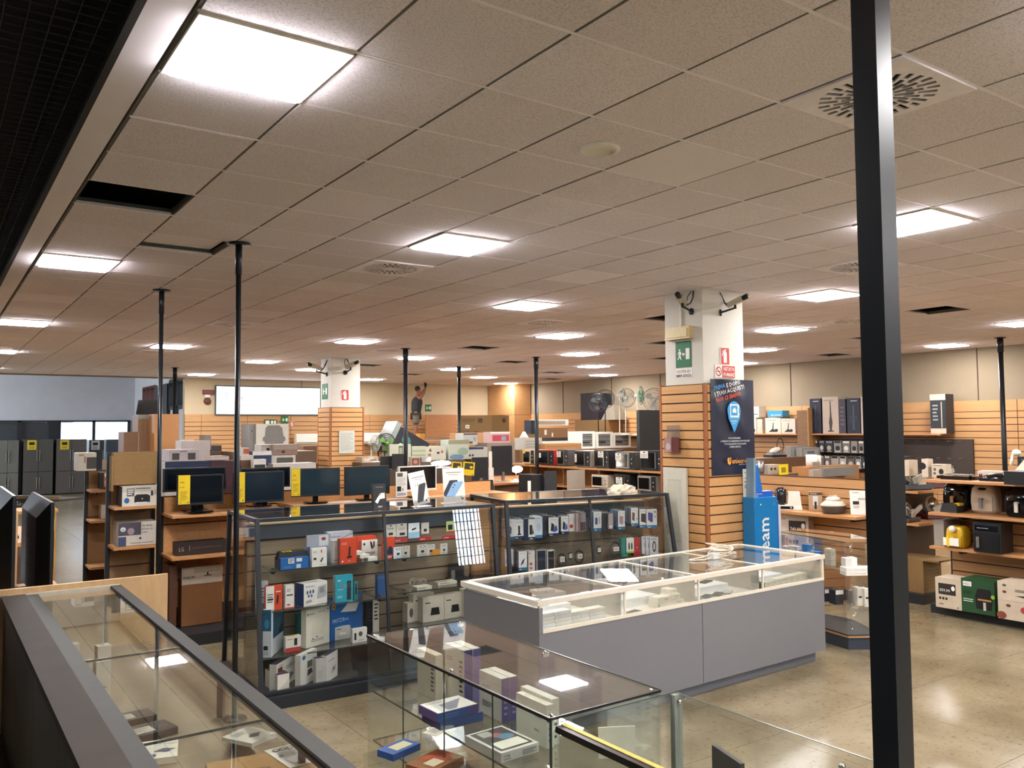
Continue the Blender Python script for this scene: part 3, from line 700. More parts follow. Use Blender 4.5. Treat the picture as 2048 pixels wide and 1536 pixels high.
# stacked white phone cartons in the first bay
for c in range(4):
    for r in range(5 if c < 2 else 4):
        if c == 3 and r == 0: pass
        ingc('phone_carton', 'white phone carton in the first bay pile, %s column, %s layer' % (['first', 'second', 'third', 'last'][c], ['bottom', 'second', 'third', 'fourth', 'top'][r]), 'carton', .035+c*.165+(.008 if r % 2 else 0), .06+.004*r, SZ+r*.0235, .16, .085, .022, ['w', '#dfe4e8', '#e9e6dd'][(r+c) % 3],
             f=[('e', .5, .5, .02, .16, 'k')] if (r == 2 and c == 2) else [('l', .1, .4, .4, .55, 1, 's')], t=[('r', .2, .2, .8, .8, '#f4f1ea')], group='white phone cartons in the first counter bay')
for k, (x, n) in enumerate(((.14, 'left'), (.32, 'right'))): ingc('phone_carton', 'white phone carton with a black dot, %s one on the first bay low riser' % n, 'carton', x, .45, SZ+.071, .13, .08, .03, 'w', f=[('e', .5, .45, .05, .2, 'k')])
ingc('phone_carton', 'black open phone carton on the back riser of the first bay', 'carton', .20, .64, SZ+.121, .20, .11, .035, '#2b2e31', t=[('r', .25, .2, .85, .8, '#5d6266')], rz=-.2)
ingc('phone_carton', 'white open phone carton on the back riser of the first bay', 'carton', .47, .64, SZ+.121, .18, .10, .03, 'w', t=[('r', .15, .2, .85, .8, '#cfd0c0')], f=[('e', .5, .45, .03, .2, 'k')], rz=-.1)
ph = [('r', .06, .04, .94, .96, '#33383c')]
def phone(label, x, y, z, rz, c='#4b4f52', w=.075, d=.155): return ingc('display_phone', label, 'phone', x, y, z, w, d, .009, c, t=[('r', .06, .03, .94, .97, '#2a2d30')] if c[1] < '9' else [('r', .06, .03, .94, .97, '#b9bdbd')], rz=rz)
phone('dark dummy phone lying on the low riser of the first bay', .36, .60, SZ+.072, -1.5)
ba = 'second', 'third', 'last'
for k, x in enumerate((.90, 1.04, 1.16, 1.30)): phone('dark dummy phone on the back riser of the second bay, %s from the left' % ['first', 'second', 'third', 'fourth'][k], x, .58, SZ+.131, -1.2+.1*k)
phone('silver dummy phone lying at the front left of the second bay', .93, .12, SZ+.001, -1.35, '#8f9698'); 
phone('grey dummy phone on the low riser of the second bay', .92, .40, SZ+.066, -1.3, '#8a8a86'); phone('pale dummy phone at the right of the low riser in the second bay', 1.10, .48, SZ+.066, -1.25, '#9a9a94')
for k, x in enumerate((1.72, 1.90)): phone('dummy phone on the back riser of the third bay, %s' % ['left one', 'right one'][k], x, .68, SZ+.121, -1.3, '#8a8782')
for k, x in enumerate((1.72, 1.90, 2.10)): phone('dummy phone on the low riser of the third bay, %s one' % ['left', 'middle', 'right'][k], x, .40, SZ+.066, -1.3, ['#7b7774', '#8f8a86', '#4a4744'][k])
for k, (x, c) in enumerate(((1.69, '#9a9c9a'), (1.85, '#5d87a5'), (2.0, '#6a6e70'), (2.14, '#a5a49e'))): phone('dummy phone lying at the front of the third bay, %s of four' % ['first', 'second', 'third', 'last'][k], x, .16, SZ+.002, -1.25+.08*k, c)
phone('large black tablet on the low riser of the last bay', 2.66, .44, SZ+.066, -1.4, '#2f3133', .10, .22); phone('white dummy phone beside the black tablet', 2.56, .34, SZ+.066, -1.3, '#c9c6bd')
phone('black dummy phone on the back riser of the last bay', 2.58, .66, SZ+.121, -1.3, '#222426')
for k in range(7): ingc('small_carton', 'little white box, %s from the left at the front of the last bay' % ['first', 'second', 'third', 'fourth', 'fifth', 'sixth', 'last'][k], 'carton', 2.60+k*.105, .06+.012*k, SZ, .09, .09, .062, '#e6dfca', f=[('e', .45, .5, .2, .28, '#c9bfa5'), ('e', .45, .5, .14, .2, '#e6dfca')], group='little white boxes in the last counter bay', rz=-.1)
ingc('small_carton', 'little box with a black front left of the white row in the last bay', 'carton', 2.53, .05, SZ, .055, .07, .06, 'k')
for k, (x, y, z, w, n) in enumerate(((1.42, .10, 0, .17, 'bottom front'), (1.30, .16, 0, .10, 'lower left'), (1.28, .09, .042, .14, 'upper left'), (1.44, .12, .042, .13, 'upper right'), (1.46, .13, .082, .08, 'topmost'))):
    if n == 'lower left': continue
    ingc('small_carton', 'white accessory box, %s of the pile in the second bay' % n, 'carton', x, y, SZ+z, w, .10, .04, '#e9e3d3', f=[('l', .5, .3, .9, .7, 2, 'g')])
ingc('small_carton', 'white accessory box, lowest left of the pile in the second bay', 'carton', 1.27, .09, SZ, .14, .10, .04, '#e2dccc', f=[('r', .1, .2, .2, .8, 'g')])
# cable bundle and plug on top
t = thing('cable_bundle', 'coil of white cable with a power adapter on the grey counter', 'cable', (5.26, 2.42, .986), .1)
b = B(); WC = mt('#e3d6c4', .4, name='white_cable')
random.seed(3)
for k in range(9):
    R_ = .07+.012*(k % 4); z = .012+.012*k
    T = Matrix.Translation((.12+random.uniform(-.03, .03), random.uniform(-.03, .03), z)) @ Matrix.Rotation(random.uniform(-.25, .25), 4, 'X') @ Matrix.Rotation(random.uniform(-.25, .25), 4, 'Y') @ Matrix.Diagonal((1.5, .8, 1, 1))
    b.ring((0, 0, 0), R_, .0055, WC, T, 22, 5)
b.tube([(-.26, .0, .006), (-.30, .03, .006), (-.24, .05, .006), (-.12, .0, .02), (0, -.03, .05), (.05, 0, .08)], .0055, WC)
b.tube([(-.26, .0, .006), (-.18, -.04, .006), (-.05, -.05, .01)], .0055, WC); b.tube([(.22, 0, .04), (.3, .02, .01), (.34, .0, .006)], .0055, WC)
b.build('cable', t); b = B(); b.box(-.06, .03, -.07, -.0, 0, .05, mt('#dfe0da', .4)); b.build('adapter', t)
b = B(); b.box(.33, .38, -.012, .012, 0, .018, WC); b.build('plug', t)

# ------------------------------------------------------------------ black framed vitrines
def vitrine(name, label, A, Bp, lean_end, shelves, slat_p, ztop=1.48, zrear=None, dividers=(.5,)):
    a, w = frame2(A, Bp); D = .90
    t = thing(name, label, 'display case', (A.x, A.y, 0), a)
    b = B(); r = .017
    fy0, fy1 = -.16, 0.0       # front foot further out than front top
    q = lean_end
    for x, dx in ((0, 0), (w, q)):
        for ya, yb in ((fy0, fy1), (D-fy0, D-fy1)):
            pts = [Vector((x+dx, ya, .10)), Vector((x, yb, ztop))]
            d = pts[1]-pts[0]; 
            b.faces([pts[0]+Vector(o) for o in ((-r,-r,0),(r,-r,0),(r,r,0),(-r,r,0))]+[pts[1]+Vector(o) for o in ((-r,-r,0),(r,-r,0),(r,r,0),(-r,r,0))],
                    [(0,3,2,1),(4,5,6,7),(0,1,5,4),(1,2,6,5),(2,3,7,6),(3,0,4,7)], FRM)
    b.box(-r, w+r, -r, r, ztop-.03, ztop, FRM); b.box(-r, w+r, D-r, D+r, ztop-.03, ztop, FRM); b.box(-r, r, r, D-r, ztop-.03, ztop, FRM); b.box(w-r, w+r, r, D-r, ztop-.03, ztop, FRM)
    b.box(-r, w+q+r, fy0-.02, fy0+.02, .095, .13, FRM); b.build('frame', t)
    b = B(); b.box(-.02, w+q+.02, fy0-.07, D-fy0+.07, 0, .095, mt('#1c2126', .5, name='black_plinth')); b.build('plinth', t)
    b = B(); b.box(-.03, w+q+.03, fy0-.02, D-fy0+.02, .096, .108, mt('#3a3431', .5, name='deck_grey')); b.build('deck', t)
    ym = D/2
    b = B(); b.box(.02, w-.02, ym-.02, ym+.02, .108, 1.38, GROOVE); b.build('panel_core', t)
    b = B(); b.box(.02, w-.02, ym-.05, ym+.05, 1.26, 1.385, mt('#3b4147', .5, name='grey_fascia')); b.build('fascia', t)
    b = B(); b.box(.02, w-.02, ym-.06, ym+.06, 1.386, 1.40, mt('#b59c73', .5, name='panel_cap')); b.build('panel_cap', t)
    z = 1.255; k = 0
    SM = wood('#8d7b63', 'greyed_beech', (2, 2, 26))
    sb = B().box(.03, w-.03, -.012, 0, 0, slat_p-.012, SM)
    o = sb.build('slat', t, (0, ym-.02, 1.255-slat_p))
    while z-slat_p > .12:
        z -= slat_p
        if k:
            c = o.copy(); COL.objects.link(c); c.location.z = z
        k += 1
    b = B(); b.box(.02, w-.02, .02, D-.02, ztop-.006, ztop-.001, GLASS); b.build('top_pane', t)
    for u in (0, 1):
        b = B(); x0 = 0 if u == 0 else w/2; x1 = w/2 if u == 0 else w; q0 = 0; q1 = q if u else 0; e = .006
        y0 = fy0-.0; v = [(x0+.02, y0, .13), (x1-.02+q1*.0, y0, .13), (x1-.02, fy1, ztop-.03), (x0+.02, fy1, ztop-.03)]
        b.faces(v+[(p[0], p[1]+e, p[2]) for p in v], [(0,1,2,3),(7,6,5,4),(0,4,5,1),(1,5,6,2),(2,6,7,3),(3,7,4,0)], GLASS); b.build('front_pane', t)
    for x, q1 in ((0, 0), (w, q)):
        b = B(); v = [(x+q1, fy0+.02, .13), (x+q1, D-fy0-.02, .13), (x, D-.02, ztop-.03), (x, .02, ztop-.03)]
        b.faces(v+[(p[0]+.006, p[1], p[2]) for p in v], [(0,1,2,3),(7,6,5,4),(0,4,5,1),(1,5,6,2),(2,6,7,3),(3,7,4,0)], GLASS); b.build('side_pane', t)
    for u in dividers:
        b = B(); x = w*u; v0, v1 = Vector((x, fy0+.01, .13)), Vector((x, fy1+.01, ztop-.03))
        b.faces([v0+Vector(o_) for o_ in ((-.012,-.012,0),(.012,-.012,0),(.012,.012,0),(-.012,.012,0))]+[v1+Vector(o_) for o_ in ((-.012,-.012,0),(.012,-.012,0),(.012,.012,0),(-.012,.012,0))],
                [(0,3,2,1),(4,5,6,7),(0,1,5,4),(1,2,6,5),(2,3,7,6),(3,0,4,7)], FRM); b.build('mullion', t)
    for z, x0, x1, yf in shelves:
        b = B(); b.box(x0, x1, yf, ym-.035, z-.008, z, GLASSG); b.box(x0, x1, yf-.003, yf, z-.009, z+.001, GEDGE); s_ = b.build('glass_shelf', t)
        b = B()
        for x in (x0+.12, x1-.12): b.box(x-.012, x+.012, yf+.15, ym-.033, z-.03, z-.009, BLK); b.rod((x, yf+.15, z-.02), (x, yf+.1, z-.02), .024, BLK, 10)
        b.build('bracket', s_)
    return t, a, w
A1 = onZ(514, 1038, 1.48); B1 = onZ(985, 1008, 1.48)
V1, a1, w1 = vitrine('black_vitrine', 'black framed slanted glass display case full of router and phone cartons', A1, B1, 0, ((1.045, .05, 1.22, .02), (.725, .05, 1.22, -.02), (.36, .05, 1.24, -.05), (1.045, 1.25, 2.2, .02), (.74, 1.25, 2.2, .02)), .128)
A2 = onZ(1012, 1001, 1.50); B2 = onZ(1333, 986, 1.50)
V2, a2, w2 = vitrine('black_vitrine', 'black framed glass display case hung with phone accessories', A2, B2, .10, (), .25, 1.50)
# white sheet case on vitrine 2: crumpled paper
p = onZ(1245, 985, 1.502); b = B(); random.seed(5)
bm = b.bm; bmesh.ops.create_icosphere(bm, subdivisions=3, radius=1)
for v in bm.verts: f = 1+random.uniform(-.35, .25); v.co = Vector((v.co.x*.17*f, v.co.y*.09*f, abs(v.co.z)*.085*f if v.co.z > 0 else 0))
b.mats = [mt('#efe2cc', .6, name='crumpled_paper')]
one('crumpled_paper', b, 'crumpled white paper lying on the accessory vitrine', 'paper', (p.x, p.y, 1.501))

# ------------------------------------------------------------------ near frameless glass case
t = thing('glass_case', 'frameless clear glass display case with black edge strips in the foreground', 'display case', (0, 0, 0))
x0, x1, y0, y1, zt = 1.495, 2.155, -.03, 1.80, .95
b = B(); b.box(x0, x1, y0, y1, zt-.008, zt, GLASSG); b.build('top_pane', t)
EB = mt('#1e1a15', .35, name='black_edge_strip')
b = B(); b.box(x0-.008, x0+.004, y0-.004, y1, zt-.014, zt+.001, EB); b.box(x0, x1, y0-.008, y0+.002, zt-.010, zt+.001, EB); b.box(x1-.002, x1+.004, y0, y1, zt-.006, zt+.001, GEDGE); b.build('edge_strip', t)
for k in range(4):
    ya, yb = y0+(y1-y0)*k/4, y0+(y1-y0)*(k+1)/4
    b = B(); b.box(x0+.004, x0+.008, ya+.004, yb-.004, .06, zt-.012, GLASSG); b.build('side_pane', t)
    b = B(); b.box(x0+.002, x0+.007, ya-.003, ya+.003, .06, zt-.012, GEDGE); b.build('pane_joint', t)
b = B(); b.box(x0, x1, y1-.006, y1, .06, zt-.01, GLASSG); b.build('end_pane', t)
b = B(); b.box(x0, x1, y0, y0+.006, .06, zt-.01, GLASSG); b.box(x0, x0+.008, y0-.002, y0+.006, .06, zt-.01, GEDGE); b.build('end_pane', t)
b = B(); b.box(x1-.006, x1, y0+.01, y1-.01, .06, zt-.01, GLASSG); b.build('side_pane', t)
b = B(); b.box(x0, x1, y0, y1, 0, .06, mt('#2a2c2c', .5)); b.build('base', t)
for z in (.62, .33):
    b = B(); b.box(x0+.02, x1-.02, y0+.03, y1-.04, z-.008, z, GLASSG); b.box(x0+.017, x0+.02, y0+.03, y1-.04, z-.009, z+.001, GEDGE); b.box(x0+.02, x1-.02, y1-.04, y1-.037, z-.008, z, GEDGE); b.build('glass_shelf', t)
b = B()
for x, y in ((x0+.03, y0+.03), (x1-.03, y0+.03), (x0+.03, y1-.03), (x1-.03, y1-.05), (x1-.02, .85), (x0+.03, .85)):
    b.box(x-.02, x+.02, y-.008, y+.008, zt-.03, zt-.009, CHR); b.rod((x, y, zt-.02), (x, y, zt+.004), .007, CHR)
b.build('clamp', t)
# second low open glass case toward the viewer
t = thing('open_glass_case', 'open topped low glass case with a yellow wooden edge at the bottom of the picture', 'display case', (0, 0, 0))
ya, yb = -1.6, -.06
b = B(); b.box(1.53, 1.555, ya, yb, .90, .925, mt('#b9a848', .5, 0, .15, 60, 0, 'yellow_chipboard')); b.box(1.50, 1.53, ya, yb, .895, .922, EB); b.build('edge_rail', t)
b = B(); b.box(1.51, 1.516, ya, yb, .05, .895, GLASSG); b.build('side_pane', t)
b = B(); b.box(2.225, 2.233, ya, yb, .05, .93, GLASSG); b.box(2.225, 2.233, ya, yb, .93, .932, mt('#5d6a5c', .2)); b.build('side_pane', t)
b = B(); b.box(1.52, 2.225, yb-.006, yb, .05, .935, GLASSG); b.box(1.52, 2.225, yb-.006, yb, .935, .937, GEDGE); b.build('end_pane', t)
b = B(); b.box(1.51, 2.23, ya, yb, 0, .05, mt('#2a2c2c', .5)); b.build('base', t)
b = B(); b.box(1.53, 2.22, -1.55, -.08, .051, .499, mt('#7c7a63', .7)); b.build('lining', t)
b = B(); b.box(2.19, 2.24, yb-.03, yb+.0, .05, .93, mt('#8f958a', .25, name='acrylic_column')); b.rod((2.215, yb-.03, .90), (2.215, yb-.045, .90), .010, CHR); b.build('corner_post', t)
b = B(); b.rod((2.235, -.94, .86), (2.25, -.94, .86), .012, CHR, 12); b.box(2.236, 2.246, -.99, -.95, .80, .84, CHR); b.rod((2.24, -.97, .82), (2.24, -.97, .77), .008, CHR); b.build('lock', t)
# ------------------------------------------------------------------ left foreground counter with glass top
XO, XI, XR = -.265, .0, .545
t = thing('long_glass_counter', 'long dark framed counter with recessed glass top along the left foreground', 'counter', (0, 0, 0))
GRF = mt('#332b25', .7, 0, .10, 5, 0, 'grey_brown_frame', None, .3); INR = mt('#2d2c29', .6, 0, .1, name='inner_frame')
YA, YB_ = -1.9, 4.28
b = B(); b.box(XO, XO+.155, YA, YB_, .96, 1.0, GRF); b.box(XR-.075, XR, YA, YB_, .955, .995, INR); b.box(XO+.155, XO+.24, YA, YB_, .955, .990, INR); b.build('top_frame', t)
gy = 1.55
for ya, yb in ((YA, .6), (.6, 2.05), (2.05, YB_)):
    b = B(); b.box(XO+.24, XR-.075, ya+.002, yb-.002, .974, .982, GLASSG); b.box(XO+.24, XR-.075, yb-.004, yb-.001, .973, .983, mt('#2d3a33', .2)); b.build('top_pane', t)
b = B(); b.box(XR-.012, XR-.004, YA, YB_, .73, .955, GLASSG); b.build('side_pane', t)
b = B()
for y in (.35, 1.5, 2.9): b.box(XR-.03, XR-.006, y-.012, y+.012, .73, .955, INR)
b.build('mullion', t)
DB = mt('#241914', .6, 0, .1, name='dark_brown_panel')
for k in range(6):
    ya = YA+k*1.03
    b = B(); b.box(XO+.02, XO+.04, ya+.003, min(ya+1.027, YB_), .0, .96, DB); b.build('side_panel', t)
b = B(); b.box(XO+.04, XR-.01, YA, YB_, .67, .72, mt('#93866b', .5, 0, .06, name='display_base')); b.build('display_shelf', t)
b = B(); b.box(XR-.05, XR-.01, YA, YB_, 0, .67, DB); b.build('lower_panel', t)
b = B(); b.box(XO-.02, .90, YB_+.02, YB_+.06, 0, 1.04, PALE); b.box(XO+.04, XR-.01, YB_-.005, YB_+.015, .5, 1.0, mt('#d8cdb8', .5))
one('end_board', b, 'pale plywood board closing the far end of the long glass counter', 'board')
# ------------------------------------------------------------------ goods inside the left counter
def lay(name, label, cat, px, py, z, w, d, h, rz, body, t=(), f=(), l=(), group=None):
    p = onZ(px, py, z+h); b = B(); b.box(-w/2, w/2, -d/2, d/2, 0, h, col(body))
    if t: b.art((-w/2, -d/2, h), (1, 0, 0), (0, 1, 0), w, d, t)
    if f: b.art((-w/2, -d/2, 0), (1, 0, 0), (0, 0, 1), w, h, f)
    if l: b.art((-w/2, d/2, 0), (0, -1, 0), (0, 0, 1), d, h, l)
    return one(name, b, label, cat, (p.x, p.y, z+.001), rz, group)
ZD = .721
lay('laptop_carton', 'brown laptop carton with black lettering lying in the left counter', 'carton', 545, 1545, .80, .44, .44, .06, -.12, '#a57f4a',
    t=[('t', .40, .66, .16, 'ASUS', '#4a3a26', .3, -PI/2+.05)])
o = lay('shipping_label', 'white shipping sheet lying on the brown laptop carton', 'label', 592, 1508, .862, .17, .24, .001, .10, '#e9e5d8',
    t=[('e', .22, .86, .09, .07, 'k'), ('e', .22, .86, .06, .045, '#e9e5d8'), ('e', .38, .84, .08, .07, 'k'), ('e', .38, .84, .05, .045, '#e9e5d8'), ('e', .55, .82, .08, .07, 'k'), ('e', .55, .82, .05, .045, '#e9e5d8'), ('l', .15, .45, .8, .7, 6, 'g'), ('r', .1, .5, .2, .58, 'G'), ('r', .9, .35, .98, .9, 'k'), ('t', .3, .1, .1, 'IL TUO', 'k', .5)])
b = B(); b.box(.14, .51, -.3, .60, 0, .078, mt('#4d4436', .6)); one('carton_stack_base', b, 'dark flat carton under the brown laptop carton', 'carton', (0, 0, .722))
lay('tablet_case_carton', 'white case carton with a blue oval logo in the left counter', 'carton', 318, 1498, ZD, .16, .24, .03, -.25, '#dfd9c4',
    t=[('t', .3, .78, .09, 'Book Cover', '#4d4d5a', .6, -.2), ('p', [(.35, .36), (.62, .5), (.95, .42), (.72, .26)], '#34435a'), ('e', .28, .15, .17, .09, '#38347a'), ('t', .14, .13, .035, 'SAMSUNG', 'w', .28), ('r', .03, .5, .15, .85, '#b9b49a')])
TB = [('r', .05, .2, .55, .75, '#cfc9b4'), ('l', .08, .3, .5, .68, 4, 'G'), ('l', .62, .3, .9, .6, 2, '#6c655a')]
lay('black_carton', 'black carton with a white price sheet, farther of two in the left counter', 'carton', 262, 1432, ZD, .21, .14, .03, .12, '#26221c', t=TB)
lay('black_carton', 'black carton with a white price sheet, nearer of two in the left counter', 'carton', 300, 1457, ZD, .21, .15, .035, .20, '#221f1a', t=TB)
for k, (px, py, hh, nm) in enumerate(((172, 1322, .20, 'nearest left'), (204, 1320, .22, 'nearest right'), (206, 1290, .20, 'behind them'), (143, 1288, .17, 'at the left edge'))):
    lay('upright_carton', 'tall white upright carton in the left counter, %s' % nm, 'carton', px, py, ZD, .075, .07, hh, .1, '#ded9ca', t=[('r', .3, .3, .6, .8, '#9b958a')], f=[('l', .1, .1, .7, .4, 3, 'g')])
for k in range(6):
    lay('flat_carton', ['lowest', 'second lowest', 'third', 'fourth', 'fifth', 'topmost'][k]+' flat white carton of the stack in the left counter', 'carton', 503-k, 1470, ZD+.0185*k, .15, .18, .0175, .35+.03*k, '#d6d3c2',
        t=[('p', [(.3, .35), (.55, .5), (.85, .4), (.55, .22)], '#555b58'), ('l', .15, .6, .6, .85, 3, '#7d7f76')] if k == 5 else ())
# ------------------------------------------------------------------ goods in the frameless case
SHF = .62
LILAC = '#4d4a80'
def up(name, label, x, y, w, d, h, z, rz, body, f=(), l=(), t=(), cat='carton'):
    b = B(); b.box(0, w, 0, d, 0, h, col(body))
    if f: b.art((0, 0, 0), (1, 0, 0), (0, 0, 1), w, h, f)
    if t: b.art((0, 0, h), (1, 0, 0), (0, 1, 0), w, d, t)
    if l: b.art((0, d, 0), (0, -1, 0), (0, 0, 1), d, h, l)
    return one(name, b, label, cat, (x, y, z+.001), rz)
TX = [('l', .15, .6, .5, .72, 2, 'g'), ('l', .15, .2, .6, .35, 3, 'G')]
up('tablet_carton', 'upright white tablet carton in the glass case, nearest of the right pair', 1.80, .40, .045, .26, .21, SHF, 0, '#d9d9c6', l=[('t', .62, .62, .07, 'HUAWEI', 'g', .3), ('t', .60, .30, .10, '300e', 'G', .3)], f=[('l', .3, .1, .7, .5, 3, 'k')])
up('tablet_carton', 'upright white tablet carton in the glass case, second of the right pair', 1.85, .42, .045, .27, .225, SHF, 0, '#dadac8', f=[('l', .3, .1, .7, .5, 3, 'k')])
for k in range(2):
    up('tablet_carton', 'upright white and violet tablet carton, %s of the middle pair in the glass case' % ['left', 'right'][k], 1.83+k*.055, .84, .05, .22, .23, SHF, 0, '#cfcdbd', f=[('r', 0, 0, 1, 1, LILAC), ('l', .3, .1, .8, .5, 3, '#8a88a5')], l=TX)
for k in range(2):
    up('tablet_carton', 'upright white tablet carton, %s of the back pair in the glass case' % ['left', 'right'][k], 1.83+k*.06, 1.22, .052, .22, .30, SHF, 0, '#d8d3c2', f=[('r', 0, 0, 1, 1, '#6c689a' if k else LILAC)], l=[('l', .75, .15, .92, .8, 7, 'k'), ('l', .1, .7, .4, .8, 2, 'g')])
up('tablet_carton', 'tall cream carton seen through the back left pane of the glass case', 1.72, 1.36, .05, .22, .26, SHF, 0, '#cfc6ad', l=[('l', .75, .15, .92, .8, 7, 'G')])
def flat(name, label, px, py, z, w, d, h, rz, body, t=(), f=(), l=()): return lay(name, label, 'carton', px, py, z, w, d, h, rz, body, t, f, l)
flat('flat_carton', 'lower violet carton of the stack of two in the glass case', 905, 1425, SHF, .27, .19, .045, .02, LILAC, f=[('r', 0, 0, 1, 1, '#3a5586')])
flat('flat_carton', 'upper violet carton with a white printed lid in the glass case', 897, 1409, SHF+.047, .26, .19, .045, .05, '#574a78', t=[('r', .02, .02, .98, .98, '#dedad0'), ('p', [(.3, .1), (.52, .1), (.9, .75), (.3, .6)], '#8a8b93'), ('l', .1, .75, .5, .92, 2, 'g')], f=[('r', 0, 0, .75, 1, '#35568c'), ('l', .1, .2, .5, .8, 2, '#5a74a5')])
flat('tablet_display_carton', 'white tablet carton with a colourful picture lid in the glass case', 1003, 1478, SHF-.0, .23, .30, .045, .05, '#dedbcf',
     t=[('r', .07, .07, .93, .95, '#3b3630'), ('r', .14, .12, .86, .42, '#e9e6d0'), ('e', .52, .66, .17, .12, '#b5534a'), ('e', .66, .55, .2, .12, '#4f7f98'), ('e', .34, .52, .14, .1, '#26241f'), ('r', .2, .68, .5, .9, '#a9ab9a')], f=[('t', .06, .5, .22, 'HUAWEI', 'k', .3), ('t', .06, .2, .18, 'MatePad T10', 'k', .36), ('l', .55, .15, .95, .75, 4, 'G')])
flat('phone_carton', 'blue phone carton with a pale lid picture on the lower shelf of the glass case', 798, 1493, .48, .20, .12, .035, .3, '#3a5a96', t=[('r', .25, .2, .85, .8, '#cdc89f')])
b = B(); b.box(-.15, .15, -.12, .12, 0, .145, GLASSG); p = onZ(798, 1493, .515); one('acrylic_riser', b, 'clear glass riser under the blue phone carton', 'riser', (p.x, p.y, .331))
flat('orange_carton', 'brown and orange carton at the lower shelf of the glass case', 870, 1520, .45, .25, .18, .045, .35, '#8a5a36', t=[('p', [(.3, .9), (.95, .9), (.95, .3), (.6, .3)], '#b9583a'), ('r', .2, .2, .55, .6, '#cfc7a5')])
b = B(); b.box(-.15, .15, -.12, .12, 0, .115, GLASSG); p = onZ(870, 1520, .495); one('acrylic_riser', b, 'clear glass riser under the orange carton', 'riser', (p.x, p.y, .331))
flat('leaflet', 'small white folded card on the glass shelf left of the tablet carton', 870, 1463, SHF, .10, .09, .003, .4, '#d9d4bf', t=[('l', .2, .2, .8, .8, 4, 's')])
# in the open case
up('dark_folder', 'dark grey folder standing in the open glass case', 1.62, -.75, .02, .42, .30, .50, .05, '#34332f')
up('dark_folder', 'second dark folder with paper sheets by the right glass of the open case', 2.02, -.62, .02, .22, .20, .62, -.3, '#3a3632')
bp = bpy.data.objects
up('white_card', 'white folded card leaning in the near corner of the open glass case', 1.62, -.20, .16, .004, .13, .80, -.5, '#d5d3bb')
# ------------------------------------------------------------------ goods in the first vitrine (seen through its slanted front)
z1, z2, z3, z0, z4, z5 = 1.046, .726, .361, .109, 1.046, .741
C = 'carton'
V1M = Matrix.Translation((A1.x, A1.y, 0)) @ Matrix.Rotation(a1, 4, 'Z'); CLAMP[0] = (V1M, .0, .40)
pbox('phone_carton', 'large white and pale blue telephone carton on the top left shelf', C, (645, 1116), 693, 1066, z1, .10, '#c9cdd6', f=[('t', .05, .8, .11, 'Panasonic', 'n', .5), ('p', [(0, .68), (.4, .74), (1, .95), (1, .9), (.4, .70), (0, .64)], '#8f9bb5'), ('p', [(.45, .2), (.75, .3), (.78, .5), (.5, .42)], '#a5a8ae')])
pbox('blue_carton', 'flat blue carton under the black bag on the top left shelf', C, (561, 1141), 617, 1118, z1, .14, '#1c66b0', f=[('r', .27, .5, .48, .95, 'w'), ('l', .29, .55, .46, .9, 3, 'k'), ('r', .56, .62, .76, .92, 'w'), ('r', .56, .05, .72, .4, 'c'), ('l', .1, .1, .4, .3, 2, '#5f94c9')], l=[('r', 0, 0, 1, 1, '#3b4a52')])
A = onZ(555, 1120, z1+.078); b = B(); b.prism([(0, .0), (.27, 0), (.29, .06), (.26, .13), (.02, .13), (-.01, .06)], 0, .055, mt('#17181a', .45, 0, .1, 40, .2, 'black_fabric'), sc=.88, c=(.14, .065))
for k in range(3): b.box(.05+.03*k, .065+.03*k, .0, .08, .056, .058, YEL, Matrix.Rotation(.0, 4, 'Z'))
for k in range(4): b.box(.15+.03*k, .16+.03*k, .01, .08, .056, .058, STEEL)
one('black_bag', b, 'small black bag with yellow stripes on the flat blue carton', 'bag', (A.x, A.y-.01, z1+.081), a1)
CL = [('l', .08, .75, .35, .85, 2, 'g'), ('r', .12, .38, .3, .5, 'k'), ('p', [(.6, .75), (.68, .75), (.66, .92), (.6, .9)], 'r'), ('p', [(.55, .3), (.72, .5), (.76, .45), (.62, .22)], 'k'), ('l', .5, .08, .9, .14, 2, 'g')]
pbox('phone_carton', 'white cordless phone carton on the top left vitrine shelf', C, (626, 1136), 656, 1098, z1, .04, 'w', f=CL)
pbox('phone_carton', 'grey telephone carton with a pale front behind the white cordless phone one', C, (614, 1128), 661, 1072, z1, .03, '#9a9ea8', f=[('r', .5, .6, .9, .98, '#c9cdd2'), ('e', .7, .85, .1, .06, '#8a3a36'), ('r', 0, 0, .12, .6, '#2d4a7a')])
pbox('white_carton', 'plain grey white carton between the phone cartons and the orange one', C, (665, 1127), 692, 1082, z1, .05, '#c9c8c2', f=[('r', .08, .05, .14, .9, 'w'), ('l', .1, .08, .7, .16, 2, 'G')])
ORA = [('l', .08, .74, .42, .84, 2, '#f0b49a'), ('p', [(.42, .2), (.72, .22), (.74, .28), (.62, .3), (.64, .66), (.54, .68), (.5, .3), (.42, .28)], 'k'), ('e', .15, .1, .05, .035, 'w'), ('e', .55, .1, .03, .02, 'w')]
pbox('orange_carton', 'orange cordless phone carton on the top left shelf', C, (680, 1129), 713, 1078, z1, .05, '#d9481f', f=ORA, l=[('r', 0, 0, 1, 1, '#8f4a3a')])
pbox('orange_carton', 'orange carton set back behind the small white handset box', C, (714, 1118), 752, 1074, z1, .06, '#c8401d', f=[('l', .1, .5, .6, .8, 3, '#a53a20')])
pbox('white_carton', 'small white carton with two black handsets leaning forward on the top shelf', C, (724, 1118), 755, 1082, z1, .03, 'w', f=[('p', [(.5, .95), (.62, .9), (.72, .55), (.6, .5)], 'k'), ('p', [(.72, .92), (.82, .92), (.8, .6), (.72, .55)], 'k'), ('l', .15, .1, .85, .35, 3, 'G'), ('e', .14, .8, .07, .07, 'k')])
